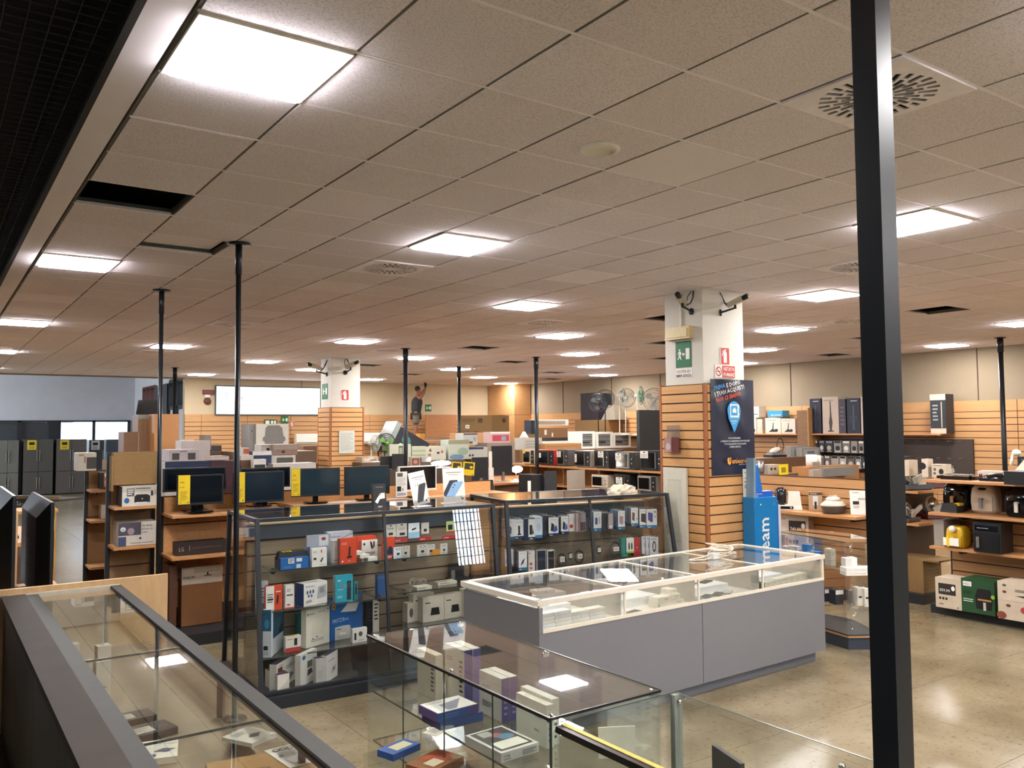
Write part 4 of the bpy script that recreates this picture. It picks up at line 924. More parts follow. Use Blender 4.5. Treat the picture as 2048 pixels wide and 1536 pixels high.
pbox('orange_carton', 'orange carton with a black phone beside the vitrine mullion', C, (768, 1119), 789, 1076, z1, .05, '#d9481f', f=[('p', [(.3, .2), (.8, .2), (.75, .55), (.5, .6), (.3, .4)], 'n'), ('r', .1, .05, .9, .14, '#dfb5a0')])
# second shelf
pbox('phone_carton', 'narrow white and dark phone carton at the left end of the second shelf', C, (514, 1209), 536, 1165, z2, .04, '#cfcfd2', f=[('l', .1, .2, .6, .75, 4, 'G'), ('p', [(.7, .05), (.92, .1), (.94, .85), (.78, .8)], 'k')])
OW = [('r', 0, 0, .5, 1, 'w'), ('l', .08, .3, .42, .7, 4, 'G'), ('r', .1, .42, .44, .5, 'k'), ('p', [(.62, .25), (.76, .3), (.78, .62), (.68, .62)], 'k'), ('l', .6, .7, .9, .8, 1, 'w')]
pbox('orange_carton', 'white and orange phone carton on the second shelf', C, (534, 1225), 567, 1174, z2, .04, '#d9481f', f=OW)
pbox('white_carton', 'narrow white carton with an orange foot on the second shelf', C, (571, 1219), 589, 1171, z2, .04, 'w', f=[('l', .15, .5, .85, .62, 1, 'k'), ('l', .15, .7, .6, .84, 2, 'g'), ('r', 0, 0, 1, .06, '#d9481f'), ('r', .2, .14, .5, .2, 'r')])
pbox('phone_carton', 'large white and blue multi handset carton on the second shelf', C, (611, 1216), (658, 1207), 1169, z2, .12, 'w', f=[('t', .06, .82, .1, 'TELEFONO', 'b', .42), ('e', .15, .6, .04, .09, '#3f5f86'), ('e', .27, .61, .04, .09, '#3f5f86'), ('e', .39, .62, .04, .09, '#3f5f86'), ('e', .2, .44, .04, .07, '#3f5f86'), ('e', .32, .44, .04, .07, '#3f5f86'), ('p', [(.55, .25), (.95, .35), (.95, .85), (.6, .8)], '#b4b6b8'), ('r', .66, .5, .86, .75, '#8d9296'), ('p', [(.08, .12), (.35, .16), (.3, .28), (.08, .24)], '#a9acae')], l=[('r', 0, 0, 1, 1, '#1f3f7d')])
pbox('turquoise_carton', 'turquoise streaming stick carton with a black remote on the second shelf', C, (672, 1207), 707, 1153, z2, .05, '#2aa3b8', f=[('e', .38, .6, .07, .05, 'o'), ('r', .66, .06, .9, .78, '#1d2a30'), ('e', .78, .7, .08, .05, '#33434a'), ('l', .12, .76, .3, .86, 1, 'w'), ('l', .12, .45, .45, .5, 1, 'c'), ('l', .1, .15, .4, .25, 2, '#bfe0e6')], l=[('r', 0, 0, 1, 1, '#9aa0a0')])
pbox('turquoise_carton', 'narrow green carton right of the turquoise one', C, (708, 1201), 716, 1163, z2, .04, '#1f7a7a', f=[('e', .5, .8, .25, .08, 'k'), ('r', .3, .3, .75, .7, 'k')])
pbox('blue_carton', 'narrow blue carton on the second shelf by the vitrine mullion', C, (755, 1190), 772, 1151, z2, .05, '#24558d')
# third shelf
pbox('router_carton', 'tall blue and white router carton at the left of the third shelf', C, (527, 1317), (544, 1317), 1220, z3, .05, '#cfd6da', f=[('r', 0, .55, 1, 1, '#1d5a7c'), ('r', .12, .15, .62, .24, 'k'), ('e', .5, .7, .3, .1, '#3d87a5'), ('l', .1, .04, .7, .12, 2, 'g')])
pbox('router_carton', 'side of a dark teal carton behind the tall router carton', C, (545, 1312), (568, 1292), 1216, z3, .04, '#174a66', f=[('r', 0, 0, .9, .35, '#b8bfc2'), ('e', .7, .45, .18, .1, 'k')])
pbox('small_carton', 'small white and red carton with a yellow tag on the third shelf', C, (571, 1306), 602, 1275, z3, .05, '#e3ddcf', f=[('r', 0, 0, 1, .28, '#b84338'), ('r', .55, .4, .75, .85, 'k'), ('l', .1, .75, .45, .86, 1, 'g')], t=[('r', .2, .2, .7, .8, 'y')])
pbox('teal_carton', 'teal carton behind the big white one on the third shelf', C, (592, 1282), 625, 1228, z3, .05, '#1f7a78', f=[('l', .1, .5, .6, .8, 3, '#57a09c')])
pbox('white_carton', 'big square white router carton on the third shelf', C, (612, 1298), (659, 1284), 1222, z3, .06, '#e3ddcc', f=[('t', .12, .86, .05, 'HUAWEI', 'k', .35), ('l', .5, .87, .8, .9, 1, 'g'), ('r', .05, .84, .08, .92, 'k'), ('e', .92, .92, .02, .02, 'k'), ('p', [(.22, .25), (.8, .32), (.8, .7), (.22, .62)], '#dcd6c4'), ('l', .2, .12, .75, .2, 2, 'g'), ('r', .25, .2, .3, .23, 'k'), ('r', .42, .23, .48, .26, 'k')])
pbox('router_carton', 'bright blue router carton with a white modem picture on the third shelf', C, (661, 1283), (725, 1265), 1197, z3, .05, '#1d62ad', f=[('p', [(.3, .62), (.58, .84), (.9, .78), (.78, .56)], 'w'), ('e', .1, .78, .06, .07, 'O'), ('e', .1, .77, .03, .035, 'r'), ('e', .83, .87, .06, .06, '#b0345a'), ('t', .2, .88, .07, 'FRITZ!', 'w', .2), ('t', .05, .4, .12, 'FRITZ!Box', '#bcd4ee', .5)])
pbox('white_carton', 'grey white repeater carton in front of the bright blue one', C, (670, 1281), 701, 1256, z3, .04, '#c9cac2', f=[('l', .1, .75, .4, .88, 1, 'k'), ('r', .3, .3, .7, .55, 'w'), ('l', .1, .1, .8, .4, 3, 's')])
pbox('white_carton', 'white carton with a black antenna at the right of the third shelf', C, (705, 1287), 734, 1259, z3, .04, 'w', f=[('r', .12, .2, .26, .7, 'k'), ('e', .55, .6, .14, .18, 'G'), ('l', .4, .1, .8, .2, 2, 'g')])
pbox('black_carton', 'black antenna carton right of the bright blue router carton', C, (727, 1261), 744, 1205, z3, .06, '#15171a', f=[('l', .2, .3, .8, .8, 4, '#3a3d40')])
pbox('white_carton', 'narrow white blister card beside the black antenna carton', C, (746, 1265), 758, 1192, z3, .01, '#cfc9ba', f=[('l', .2, .3, .8, .8, 5, 'k')])
CLAMP[0] = (V1M, -.12, .38)
# bottom deck
RT = [('p', [(.25, .15), (.72, .42), (.86, .3), (.62, .1), (.4, .05)], '#55545a'), ('p', [(.22, .5), (.27, .5), (.34, .2), (.28, .18)], 'k'), ('r', .06, .66, .28, .82, '#6c2430'), ('t', .1, .86, .07, 'NETGEAR', 'v', .4), ('l', .45, .6, .9, .75, 2, 'g')]
pbox('router_carton', 'white router carton with a purple top at the bottom left of the vitrine', C, (558, 1388), (598, 1361), 1330, z0, .06, '#dbd7cd', f=RT, t=[('r', 0, 0, 1, 1, '#3d2435')])
pbox('router_carton', 'purple topped carton leaning behind the bottom left router carton', C, (530, 1372), (555, 1386), 1338, z0, .10, '#c9c5bb', t=[('r', 0, 0, 1, 1, '#43283b'), ('l', .2, .2, .9, .6, 2, '#6b5463')])
pbox('router_carton', 'white repeater carton with black square pictures on the bottom deck', C, (601, 1375), (634, 1357), 1312, z0, .05, '#d9d6cf', f=[('e', .2, .88, .1, .07, 'b'), ('r', .4, .5, .7, .72, 'G'), ('p', [(.4, .24), (.72, .3), (.66, .46), (.44, .44)], 'k'), ('r', .36, .2, .76, .24, 'w'), ('l', .8, .2, .95, .6, 5, 'g')])
pbox('router_carton', 'white carton with a dark purple top right of the repeater carton', C, (634, 1371), 654, 1318, z0, .06, '#bfbcb8', f=[('l', .2, .2, .7, .5, 3, '#a5a2a0')], t=[('r', 0, 0, 1, 1, '#3d2c42')])
pbox('router_carton', 'white carton with small print at the right of the bottom deck', C, (655, 1367), (677, 1352), 1312, z0, .05, '#dedbd5', f=[('l', .1, .7, .7, .78, 1, 'g'), ('p', [(.45, .2), (.8, .3), (.8, .5), (.45, .42)], 's'), ('r', .6, .32, .68, .42, 'k')], t=[('r', 0, 0, 1, 1, '#3d2c42')])
CLAMP[0] = (V1M, .03, .40)
# price strip
p = onZ(583, 1232, .70)
# right half: blister cards hanging over the shelf, small boxes
def hang(name, label, cat, x0, x1, y0, y1, Y, body, f, vt=None, th=.006, n=1, dn=.03, group=None, ang_=0):
    A = onY(x0, y1, Y); Cc = onY(x1, y1, Y); zt = upto(A, x0, y0); w = Cc.x-A.x; h = zt-A.z
    out = None
    for k in range(n):
        b = B(); b.box(0, w, 0, th, 0, h, col(body))
        if k == 0 or True: b.art((0, 0, 0), (1, 0, 0), (0, 0, 1), w, h, f)
        o = one(name, b, label if k == 0 else label+', %s behind' % ['', 'next', 'second', 'third', 'fourth', 'fifth'][k], cat, (A.x+.004*k, A.y+k*dn, A.z), ang_, group); out = out or o
    return out
YV = 4.02
DK = [('r', 0, .0, 1, .14, 'r'), ('r', .55, .2, .85, .34, 'k'), ('l', .1, .5, .7, .62, 1, 'g'), ('p', [(.3, .9), (.5, .97), (.7, .9)], 'k')]
for k, (xa, xb, ya, yb, body, f) in enumerate(((771, 792, 1050, 1075, '#c9c6bb', [('e', .5, .9, .12, .05, 'k'), ('t', .2, .6, .18, 'SALVATEMPO', 'e', .6), ('r', .3, .15, .7, .35, 'k')]), (793, 814, 1048, 1074, '#c9c6bb', [('r', .3, .1, .8, .3, 'k'), ('e', .5, .9, .12, .05, 'k'), ('l', .2, .5, .8, .7, 2, 'g')]),
        (817, 839, 1047, 1077, '#dfe6ea', [('r', 0, 0, 1, .4, '#9cc4dd'), ('p', [(.3, .5), (.7, .6), (.7, .7), (.3, .62)], 'k')]), (843, 858, 1046, 1068, '#c9c6bb', [('r', .3, .2, .7, .45, 'k')]), (893, 908, 1043, 1066, '#bcd38a', [('r', .2, .25, .8, .7, 'k'), ('r', 0, 0, 1, .14, 'r')]))):
    hang('blister_pack', 'memory stick blister card, %s from the left in the vitrine upper row' % ['first', 'second', 'third', 'fourth', 'last'][k], 'blister pack', xa, xb, ya, yb, YV, body, f)
for k, (xa, xb) in enumerate(((788, 815), (838, 862), (885, 912))): hang('red_strip_card', 'red strip card under the upper blister row, %s' % ['left', 'middle', 'right'][k], 'card', xa, xb, 1078-3*k, 1085-3*k, YV-.01, '#b3262c', [('t', .1, .3, .5, 'SanDisk', 'w', .6)])
for k, (xa, xb, ya, yb, body) in enumerate(((808, 825, 1093, 1118, '#c5c2b6'), (826, 845, 1095, 1130, '#dfe6ea'), (851, 872, 1090, 1118, '#c9c6bb'), (873, 890, 1090, 1117, '#d0cdc2'), (893, 907, 1088, 1112, '#d5d2c8'))):
    pbox('blister_pack', 'upright blister pack on the vitrine top right shelf, %s from left' % ['first', 'second', 'third', 'fourth', 'fifth'][k], 'blister pack', (xa, yb), xb, ya, z4, .012, body, f=[('e', .5, .82, .25, .08, 'k'), ('e', .5, .82, .18, .05, 'w'), ('r', .35, .3, .65, .5, 'k'), ('l', .15, .05, .85, .2, 2, '#9cc4dd' if k == 1 else 'g')])
for k, (xa, ya) in enumerate(((790, 1136), (791, 1127), (796, 1118))): pbox('small_carton', 'small flat white box, %s of three stacked by the mullion' % ['lowest', 'middle', 'top'][k], C, (xa, 1141), xa+20, 0, z4+.031*k, .09, '#e6e1d6', h=.03)
pbox('red_carton', 'small red flat box on the right top shelf', C, (838, 1134), 868, 0, z4, .06, '#b3343a', h=.025, f=[('l', .1, .3, .9, .7, 1, 'w')])
pbox('orange_box', 'small orange box at the right end of the top shelf', C, (926, 1127), 946, 0, z4, .07, '#d08a2c', h=.045)
pbox('orange_box', 'second small orange box behind glare at the right end of the shelf', C, (908, 1124), 922, 0, z4, .05, '#c98a3a', h=.05)
for k, (xa, ya, w_) in enumerate(((852, 1188, 30), (876, 1172, 38))): pbox('small_carton', 'flat cream box on the right middle shelf, %s' % ['left', 'right'][k], C, (xa, ya), xa+w_, 0, z5, .10, '#d3cdb8', h=.028, f=[('l', .1, .3, .6, .7, 1, 'G')])
b = B(); 
for k in range(9): b.ring((0, 0, 0), .03, .0015, mt('#cfd2cf', .2), Matrix.Translation((random.uniform(0, .16), random.uniform(0, .08), .02+random.uniform(0, .03))) @ Matrix.Rotation(random.uniform(0, 3), 4, 'X') @ Matrix.Rotation(random.uniform(0, 3), 4, 'Y'), 12, 4)
p = onZ(822, 1176, z5); one('clear_cable_pack', b, 'loose clear packaging tangle on the right middle shelf', 'packaging', (p.x, p.y, z5+.003))
p = onZ(903, 1163, z5); b = B(); b.box(0, .20, .02, .12, 0, .02, BLK); b.box(.02, .18, .08, .10, .02, .15, BLK); b.box(.0, .04, .0, .02, .02, .10, mt('#6d6a60', .5)); one('black_dock', b, 'black display stand at the right end of the middle shelf', 'stand', (p.x, p.y, z5+.002), a1)
WCT = [('l', .1, .7, .35, .8, 1, 'k'), ('p', [(.35, .25), (.4, .55), (.75, .55), (.8, .25)], 'k')]
for k, (xa, yb, xb, ya) in enumerate(((827, 1243, 868, 1190), (846, 1246, 888, 1196), (889, 1239, 926, 1190), (930, 1236, 948, 1180), (815, 1246, 830, 1208))):
    pbox('white_carton', 'white gadget carton low in the right vitrine half, %s' % ['back left', 'front with a dark picture', 'right of it', 'rightmost', 'small leftmost'][k], C, (xa, yb), xb, ya, .42, .10, '#d9d2c0', f=WCT if k != 4 else [('e', .5, .5, .25, .25, 'G')])
b = B(); b.box(1.27, 2.2, .02, .40, -.008, 0, GLASSG); b.box(1.27, 2.2, .017, .02, -.009, .001, GEDGE); o = b.build('glass_shelf', V1, (0, 0, .42))

CLAMP[0] = None
# ------------------------------------------------------------------ gondolas with monitors and printers
def gondola(name, label, loc, rz, w, d, h, levels, slat_p=.15, board=True, back=True, cat='shelving', base=True, shelfd=None, colr=None):
    """shelving run: front toward -y in its own frame, x along"""
    t = thing(name, label, cat, loc, rz)
    b = B()
    for x in (0, w-.04): b.box(x, x+.04, d-.045, d-.005, 0, h, FRM)
    b.build('upright', t)
    if base: b = B(); b.box(0, w, 0, d-.05, 0, .12, mt('#24272a', .5)); b.build('plinth', t)
    if back:
        b = B(); b.box(.04, w-.04, d-.03, d-.015, .12, h, GROOVE); b.build('back_panel', t)
        z = h; s0 = B().box(.045, w-.045, d-.045, d-.031, 0, slat_p-.014, colr or BEECHH); o = None
        while z-slat_p > .1:
            z -= slat_p
            if o is None: o = s0.build('slat', t, (0, 0, z))
            else: c = o.copy(); COL.objects.link(c); c.location.z = z
    for lv in levels:
        z, dd = lv[0], lv[1]; x0, x1 = (lv[2], lv[3]) if len(lv) > 3 else (.02, w-.02)
        b = B(); b.box(x0, x1, d-.045-dd, d-.046, z-.028, z, SHELF); s_ = b.build('shelf', t)
        b = B()
        for x in (x0+.08, x1-.08): b.box(x-.01, x+.01, d-.045-dd+.12, d-.046, z-.06, z-.029, BLK)
        b.build('bracket', s_)
    return t
gondola('monitor_shelving', 'long beech backed shelving run carrying the row of monitors', (1.33, 6.05, 0), 0, 4.3, .62, 1.50, ((1.33, .50, .02, 1.25), (.90, .50, .02, 1.25), (1.36, .50, 1.3, 4.28)), .30)
def monitor(label, xl, xr, yt, yb, Y, tagp=None, stand=True, bezel=BLK, rz=0, scr=None, foot=None, zf=1.345):
    A = onY(xl, yb, Y); Cc = onY(xr, yb, Y); zt = upto(A, xl, yt); w = Cc.x-A.x; h = zt-A.z
    t = thing('monitor', label, 'monitor', (A.x+w/2, Y, zf), rz); z0 = A.z-zf
    b = B(); b.box(-w/2, w/2, 0, .035, z0, z0+h, bezel); b.box(-w/2+.06, w/2-.06, .035, .06, z0+.05, z0+h-.05, BLK); b.build('housing', t)
    b = B(); b.box(-w/2+.016, w/2-.016, -.0015, .001, z0+.024, z0+h-.014, scr or SCR); b.build('screen', t)
    if stand:
        b = B(); b.box(-.03, .03, .02, .05, .012, z0+.05, GLOSS); b.build('stem', t)
        b = B(); b.rbox(-.13, .13, -.07, .11, 0, .014, GLOSS, .05); b.build('foot', t)
    if tagp:
        u, tw, d0 = tagp; b = B(); x0 = -w/2+u*w; b.box(x0, x0+tw, -.005, -.003, z0+h*.04, z0+h*1.0, YEL)
        b.art((x0, -.005, z0+h*.04), (1, 0, 0), (0, 0, 1), tw, h*.96, [('l', .15, .72, .5, .78, 2, '#6b5c10'), ('t', .08, .56, .07, '\u20ac 109', 'k', .8), ('l', .15, .12, .8, .45, 6, '#a8921a'), ('e', .82, .06, .06, .02, 'k'), ('r', .1, .05, .25, .07, 'k')])
        b.build('price_tag', t)
    return t
MS = mt('#172430', .16, 0, .1, 2, 0, 'bluish_screen')
MS2 = mt('#24363f', .10, 0, .1, 2, 0, 'bluish_glossy_screen')
monitor('black monitor at the left end of the row with a yellow price sheet', 354, 447, 951, 1012, 6.20, (.02, .118, 0))
monitor('larger black monitor standing behind the leftmost priced one', 326, 452, 937, 985, 6.42, None, zf=1.345)
monitor('black monitor behind the thin post with a yellow price sheet', 467, 568, 945, 1008, 6.20, (.0, .12, 0), scr=MS, zf=1.37)
monitor('larger black monitor behind the one with the post in front', 480, 580, 937, 978, 6.42, None, zf=1.37)
monitor('black monitor with a pale blue reflection and a tilted yellow price sheet', 585, 678, 938, 995, 6.20, (-.01, .10, 0), scr=MS2, rz=-.10, zf=1.37)
monitor('glossy black monitor without a price sheet, right of the tilted yellow one', 690, 780, 934, 992, 6.20, None, scr=MS2, rz=.03, zf=1.37)
monitor('black monitor in a thin white frame behind the phone adverts', 795, 876, 933, 984, 6.20, None, bezel=WHT, scr=SCR, rz=.12, zf=1.37)
b = B(); A = onY(792, 987, 6.1); b.box(0, .15, 0, .012, 0, .30, col('w')); b.art((0, 0, 0), (1, 0, 0), (0, 0, 1), .15, .30, [('r', .1, .8, .6, .95, 'G'), ('l', .1, .45, .85, .75, 5, 's'), ('r', .1, .22, .45, .42, 'k'), ('t', .5, .22, .18, '9', 'k', .3), ('l', .1, .04, .9, .16, 2, 'v')])
one('spec_sheet', b, 'white printed price sheet leaning on the white framed monitor', 'sheet', (A.x, 6.1, 1.39))
# low items on the lower monitor shelves
pbox('soundbar_carton', 'long dark brown soundbar carton on the shelf under the monitors', 'carton', (352, 1112), (452, 1103), 1086, .905, .14, '#2b1f1b', f=[('t', .05, .3, .45, 'LG', '#a08a80', .1), ('l', .3, .35, .9, .6, 1, '#4a3a34'), ('r', .26, .3, .27, .7, '#a08a80')], l=[('r', 0, 0, 1, 1, '#4a3d38')])
pbox('tv_carton', 'tall brown and white television carton below the soundbar carton', 'carton', (362, 1254), 444, 1160, .125, .14, '#94663f', f=[('r', 0, .88, 1, 1.22, '#d3c6b4')])
A = onZ(362, 1254, .125); b = B(); hh = upto(A, 362, 1162)-.125; w_ = .42
b.box(0, w_, 0, .14, 0, .13, col('#d3c6b4')); b.box(.0, w_, -.002, 0, .0, .13, col('#d3c6b4')); b.art((0, -.002, 0), (1, 0, 0), (0, 0, 1), w_, .13, [('t', .04, .08, .3, 'PHILIPS', 'k', .36), ('r', .62, .3, .66, .7, 'k'), ('r', .3, .5, .98, .9, '#b9a995'), ('p', [(.55, .2), (.75, .22), (.72, .3), (.55, .26)], 'k')])
one('tv_carton', b, 'white printed top of the tall television carton', 'carton', (A.x, A.y, .127+hh))
pbox('tv_carton', 'narrow brown carton with a striped edge left of the television carton', 'carton', (338, 1262), 352, 1132, .125, .30, '#5a3a28')
# printer shelving: faces -y too, left of the post
gondola('printer_shelving', 'brown end shelving with printer cartons beside the thin post', (.84, 6.45, 0), 0, .49, .42, 1.98, ((1.42, .36), (1.01, .36)), .6, colr=mt('#8a6a47', .6))
HP = [('r', .0, .72, 1, 1, '#b5afa3'), ('r', .12, .5, .32, .9, 'G'), ('l', .14, .55, .3, .86, 3, 'w'), ('p', [(.32, .18), (.74, .18), (.74, .5), (.66, .58), (.38, .58), (.32, .48)], 'k'), ('r', .36, .12, .66, .2, 'c'), ('e', .53, .36, .02, .03, 'w'), ('r', .76, .5, .82, .75, 'k'), ('l', .84, .55, .96, .8, 3, 'g'), ('l', .35, .84, .75, .92, 1, 'k'), ('e', .12, .3, .07, .14, 'b')]
CLAMP[0] = (Matrix.Translation((0, 6.47, 0)), 0, .33)
pbox('printer_carton', 'white printer carton with a black printer picture on the middle printer shelf', 'carton', (244, 1014), 319, 974, 1.421, .26, '#cfc8ba', f=HP, l=[('r', 0, 0, 1, 1, '#3c4148')])
HQ = [('r', 0, .45, .58, 1, '#4a4652'), ('e', .12, .72, .07, .1, 'c'), ('t', .09, .67, .1, 'hp', 'n', .08), ('e', .32, .62, .09, .15, '#9a8a90'), ('t', .60, .80, .12, 'Go from', 'k', .36), ('t', .60, .66, .12, 'phone to', 'k', .36), ('t', .60, .52, .12, 'print', 'k', .3), ('r', .22, .02, 1, .42, '#c9c4ba'), ('e', .56, .3, .03, .05, 'k'), ('r', .3, .1, .9, .12, 'k'), ('r', 0, 0, .2, .4, '#3d4a6a')]
pbox('printer_carton', 'printer carton reading Go from phone to print on the lower printer shelf', 'carton', (231, 1091), 308, 1047, 1.011, .28, '#c9c4ba', f=HQ)
CLAMP[0] = (Matrix.Translation((0, 8.76, 0)), 0, .39)
b = B(); b.box(.02, .47, 0, .10, 0, .34, CARD2); b.box(-.0, .02, -.02, .12, -.06, .30, CARD2); one('cardboard_sheet', b, 'large brown cardboard box topping the printer shelving', 'cardboard', (.85, 6.62, 1.64))
# second brown shelf end further back
gondola('shelf_end', 'narrow brown shelving end further back beside the aisle', (.96, 8.7, 0), 0, .36, .50, 1.70, ((1.46, .4), (1.08, .4), (.50, .4)), .6, colr=mt('#8a6a47', .6))
pbox('toaster_carton', 'white carton with orange stripe and a dark grey appliance picture atop the back shelf end', 'carton', (181, 949), 222, 906, 1.71, .3, '#d8cfc0', f=[('r', .48, .1, 1.0, .75, '#4a4744'), ('r', .36, .45, .42, .8, '#a85a3a'), ('l', .08, .82, .35, .92, 2, 'k')], l=[('r', 0, 0, 1, 1, '#b9b2a6')])
pbox('coffee_machine', 'small black and orange machine on the shelf of the back shelf end', 'machine', (193, 976), 221, 946, 1.462, .2, 'k', f=[('r', .25, .1, .6, .95, '#b86a2e'), ('r', .3, .75, .6, .98, 'w'), ('l', .3, .2, .55, .5, 3, 'w')])
pbox('small_carton', 'small white carton with a red mark on the back shelf end', 'carton', (184, 1029), 217, 1011, 1.082, .2, '#c9c0b2', f=[('r', .25, .7, .45, .88, '#8f3a2e'), ('l', .25, .2, .9, .3, 1, 'k')])
CLAMP[0] = None
b = B(); b.box(0, .32, 0, .5, 0, .20, mt('#6b655a', .6)); b.box(.12, .32, -.005, 0, .03, .17, BLK); one('floor_box', b, 'grey box on the floor at the foot of the back shelf end', 'box', (.74, 7.9, 0))
# ------------------------------------------------------------------ televisions at the left, seen from behind
def tv(label, x, ya, yb, zt, rz=0):
    t = thing('television', label, 'television', (x, ya, 0), rz); L = yb-ya
    b = B(); BK = mt('#171311', .5, 0, .06, name='tv_back')
    pr_ = [(0, .78), (0, zt), (-.10, zt-.10), (-.10, .88)]
    z0, z1_ = .80, zt
    vs = [(0, 0, z0), (0, L, z0), (0, L, z1_), (0, 0, z1_), (-.09, .13, z0+.06), (-.09, L-.13, z0+.06), (-.09, L-.13, z1_-.13), (-.09, .13, z1_-.13)]
    b.faces(vs, [(4,5,6,7), (0,4,7,3), (1,2,6,5), (3,7,6,2), (0,1,5,4)], BK)
    b.box(0, .022, 0, L, z0, z1_, mt('#2a2e34', .35, .2)); b.build('housing', t)
    b = B(); b.box(.022, .026, .02, L-.02, z0+.02, z1_-.02, GLOSS); b.build('screen', t)
    b = B()
    for y in (.3, L-.3): b.box(-.14, .14, y-.02, y+.02, .751, .80, BLK)
    b.build('foot', t)
    b = B()
    for k in range(6): b.box(-.091, -.0905, L*.3, L*.7, z0+.2+.05*k, z0+.215+.05*k, BLK)
    b.box(-.0915, -.090, L*.38, L*.62, z0+.18, z0+.5, mt('#1a1613', .5)); b.build('vent_panel', t)
    return t
T2 = tv('large black television seen from behind beside the aisle', .095, 4.72, 6.2, 1.635)
b = B(); b.box(0, .004, 0, .10, -.5, 0, YEL); b.box(-.002, 0, .0, .03, -.2, -.1, col('w')); o = b.build('price_tag', T2, (.03, .03, 1.60)); 
tv('second black television from behind at the left border', -.17, 4.72, 6.2, 1.70)
def table(name, label, x0, x1, y0, y1, z, m=None, th=.04, cat='table'):
    t = thing(name, label, cat, (x0, y0, 0)); b = B(); b.box(0, x1-x0, 0, y1-y0, z-th, z, m or BEECHH); b.build('table_top', t)
    for x in (.02, x1-x0-.05):
        b = B(); b.box(x, x+.03, .03, y1-y0-.03, 0, z-th, m or BEECHH); b.build('side_panel', t)
    return t
table('tv_table', 'beech table carrying the televisions seen from behind', -.8, .32, 4.6, 6.4, .75)
table('hob_table', 'beech counter with dark hobs beyond the televisions', -1.2, .25, 7.2, 9.0, 1.05)
table('hob_table', 'second beech counter with shiny dark hobs further down the left aisle', -.9, .9, 11.2, 13.6, 1.05)
b = B(); b.box(0, .05, 0, 1.2, 0, 1.42, PALE); one('end_board', b, 'upright pale wooden end board behind the televisions', 'board', (-.02, 6.75, 0))
HB = mt('#1c1a19', .08, 0, .1, name='hob_glass')
for k, (x, y, z) in enumerate(((-.5, 8.4, 1.051), (-.45, 7.6, 1.051), (-.1, 12.8, 1.051), (.1, 11.9, 1.051), (.3, 12.9, 1.051))):
    t = thing('gas_hob', 'black gas hob with shiny burner rings, %s on the left counters' % ['far left', 'near left', 'farthest', 'nearest right', 'right'][k], 'hob', (x, y, z))
    b = B(); b.box(0, .56, 0, .5, 0, .03, HB); b.build('plate', t)
    for a in range(4):
        b = B(); cx, cy = .15+.28*(a % 2), .13+.25*(a//2); b.rod((cx, cy, .03), (cx, cy, .05), .05, STEEL, 14); b.rod((cx, cy, .05), (cx, cy, .058), .035, BLK, 14); b.build('burner', t)
    b = B()
    for a in range(4): b.box(.03+.14*a, .04+.14*a, .05, .45, .055, .065, BLK)
    b.box(.03, .5, .12, .13, .055, .065, BLK); b.box(.03, .5, .37, .38, .055, .065, BLK); b.build('pan_support', t)
    b = B()
    for a in range(4): b.rod((.1+.1*a, .0, .015), (.1+.1*a, -.02, .015), .014, CHR, 10)
    b.build('knob', t)
b = B(); b.box(0, .9, 0, .06, 0, .05, STEEL); b.box(-.02, .92, .0, .5, -.03, 0, mt('#3b3633', .4)); one('cooker_strip', b, 'dark steel edged appliance strip over the second hob counter', 'strip', (.40, 12.4, 1.16), -.9)
# ------------------------------------------------------------------ fridges in the annex
FG = mt('#5f5b57', .4, .3, .06, name='fridge_steel')
def fridge(label, xl, xr, yt, doors=2, tagc=None, body=FG, Y=30.6, split=.42):
    A = onY(xl, 985, Y); Cc = onY(xr, 985, Y); h = onY(xl, yt, Y).z; w = Cc.x-A.x
    t = thing('fridge', label, 'fridge', (A.x, Y, 0)); b = B(); b.box(0, w, .04, .7, .02, h, body); b.build('body', t)
    for i in range(doors):
        for (z0, z1_) in ((.04, h*split-.01), (h*split+.01, h-.01)):
            b = B(); b.box(i*w/doors+.006, (i+1)*w/doors-.006, 0, .038, z0, z1_, body); d = b.build('door', t)
            b = B(); x = (i+1)*w/doors-.05 if i == 0 else i*w/doors+.03; b.box(x, x+.018, -.03, -.001, (z0+z1_)/2-.2, (z0+z1_)/2+.2, STEEL); b.build('handle', d)
    if tagc:
        b = B(); b.box(w*.12, w*.12+.28, -.006, -.002, h-.36, h-.03, col(tagc)); b.art((w*.12, -.006, h-.36), (1, 0, 0), (0, 0, 1), .28, .33, [('r', .2, .5, .8, .8, 'k'), ('l', .2, .1, .8, .35, 2, 'G')]); b.build('price_tag', t)
    return t
fridge('steel four door fridge with a yellow price sheet in the far annex', 111, 172, 879, 2, 'y')
fridge('grey double door fridge with a yellow price sheet left of the steel one', 45, 105, 879, 2, 'y', mt('#55534f', .4, .3))
fridge('pale grey fridge at the left border of the annex', -10, 36, 881, 2, None, mt('#6f716a', .4, .3))
fridge('dark grey fridge with a white price sheet right of the steel one', 177, 207, 880, 1, 'w', mt('#43464a', .4, .3), 30.9)
fridge('narrow dark blue grey fridge by the bright window', 212, 240, 879, 1, None, mt('#4d545c', .4, .3), 30.9)
b = B(); A = onY(120, 862, 35.5); b.box(0, .9, 0, .5, 0, A.z+.4, mt('#b9c0c4', .6)); b.box(0, .5, -.1, .0, A.z+.4, A.z+.8, mt('#8f8a80', .6)); one('courtyard_box', b, 'pale box outside the far annex window', 'box', (A.x, 35.5, 0))
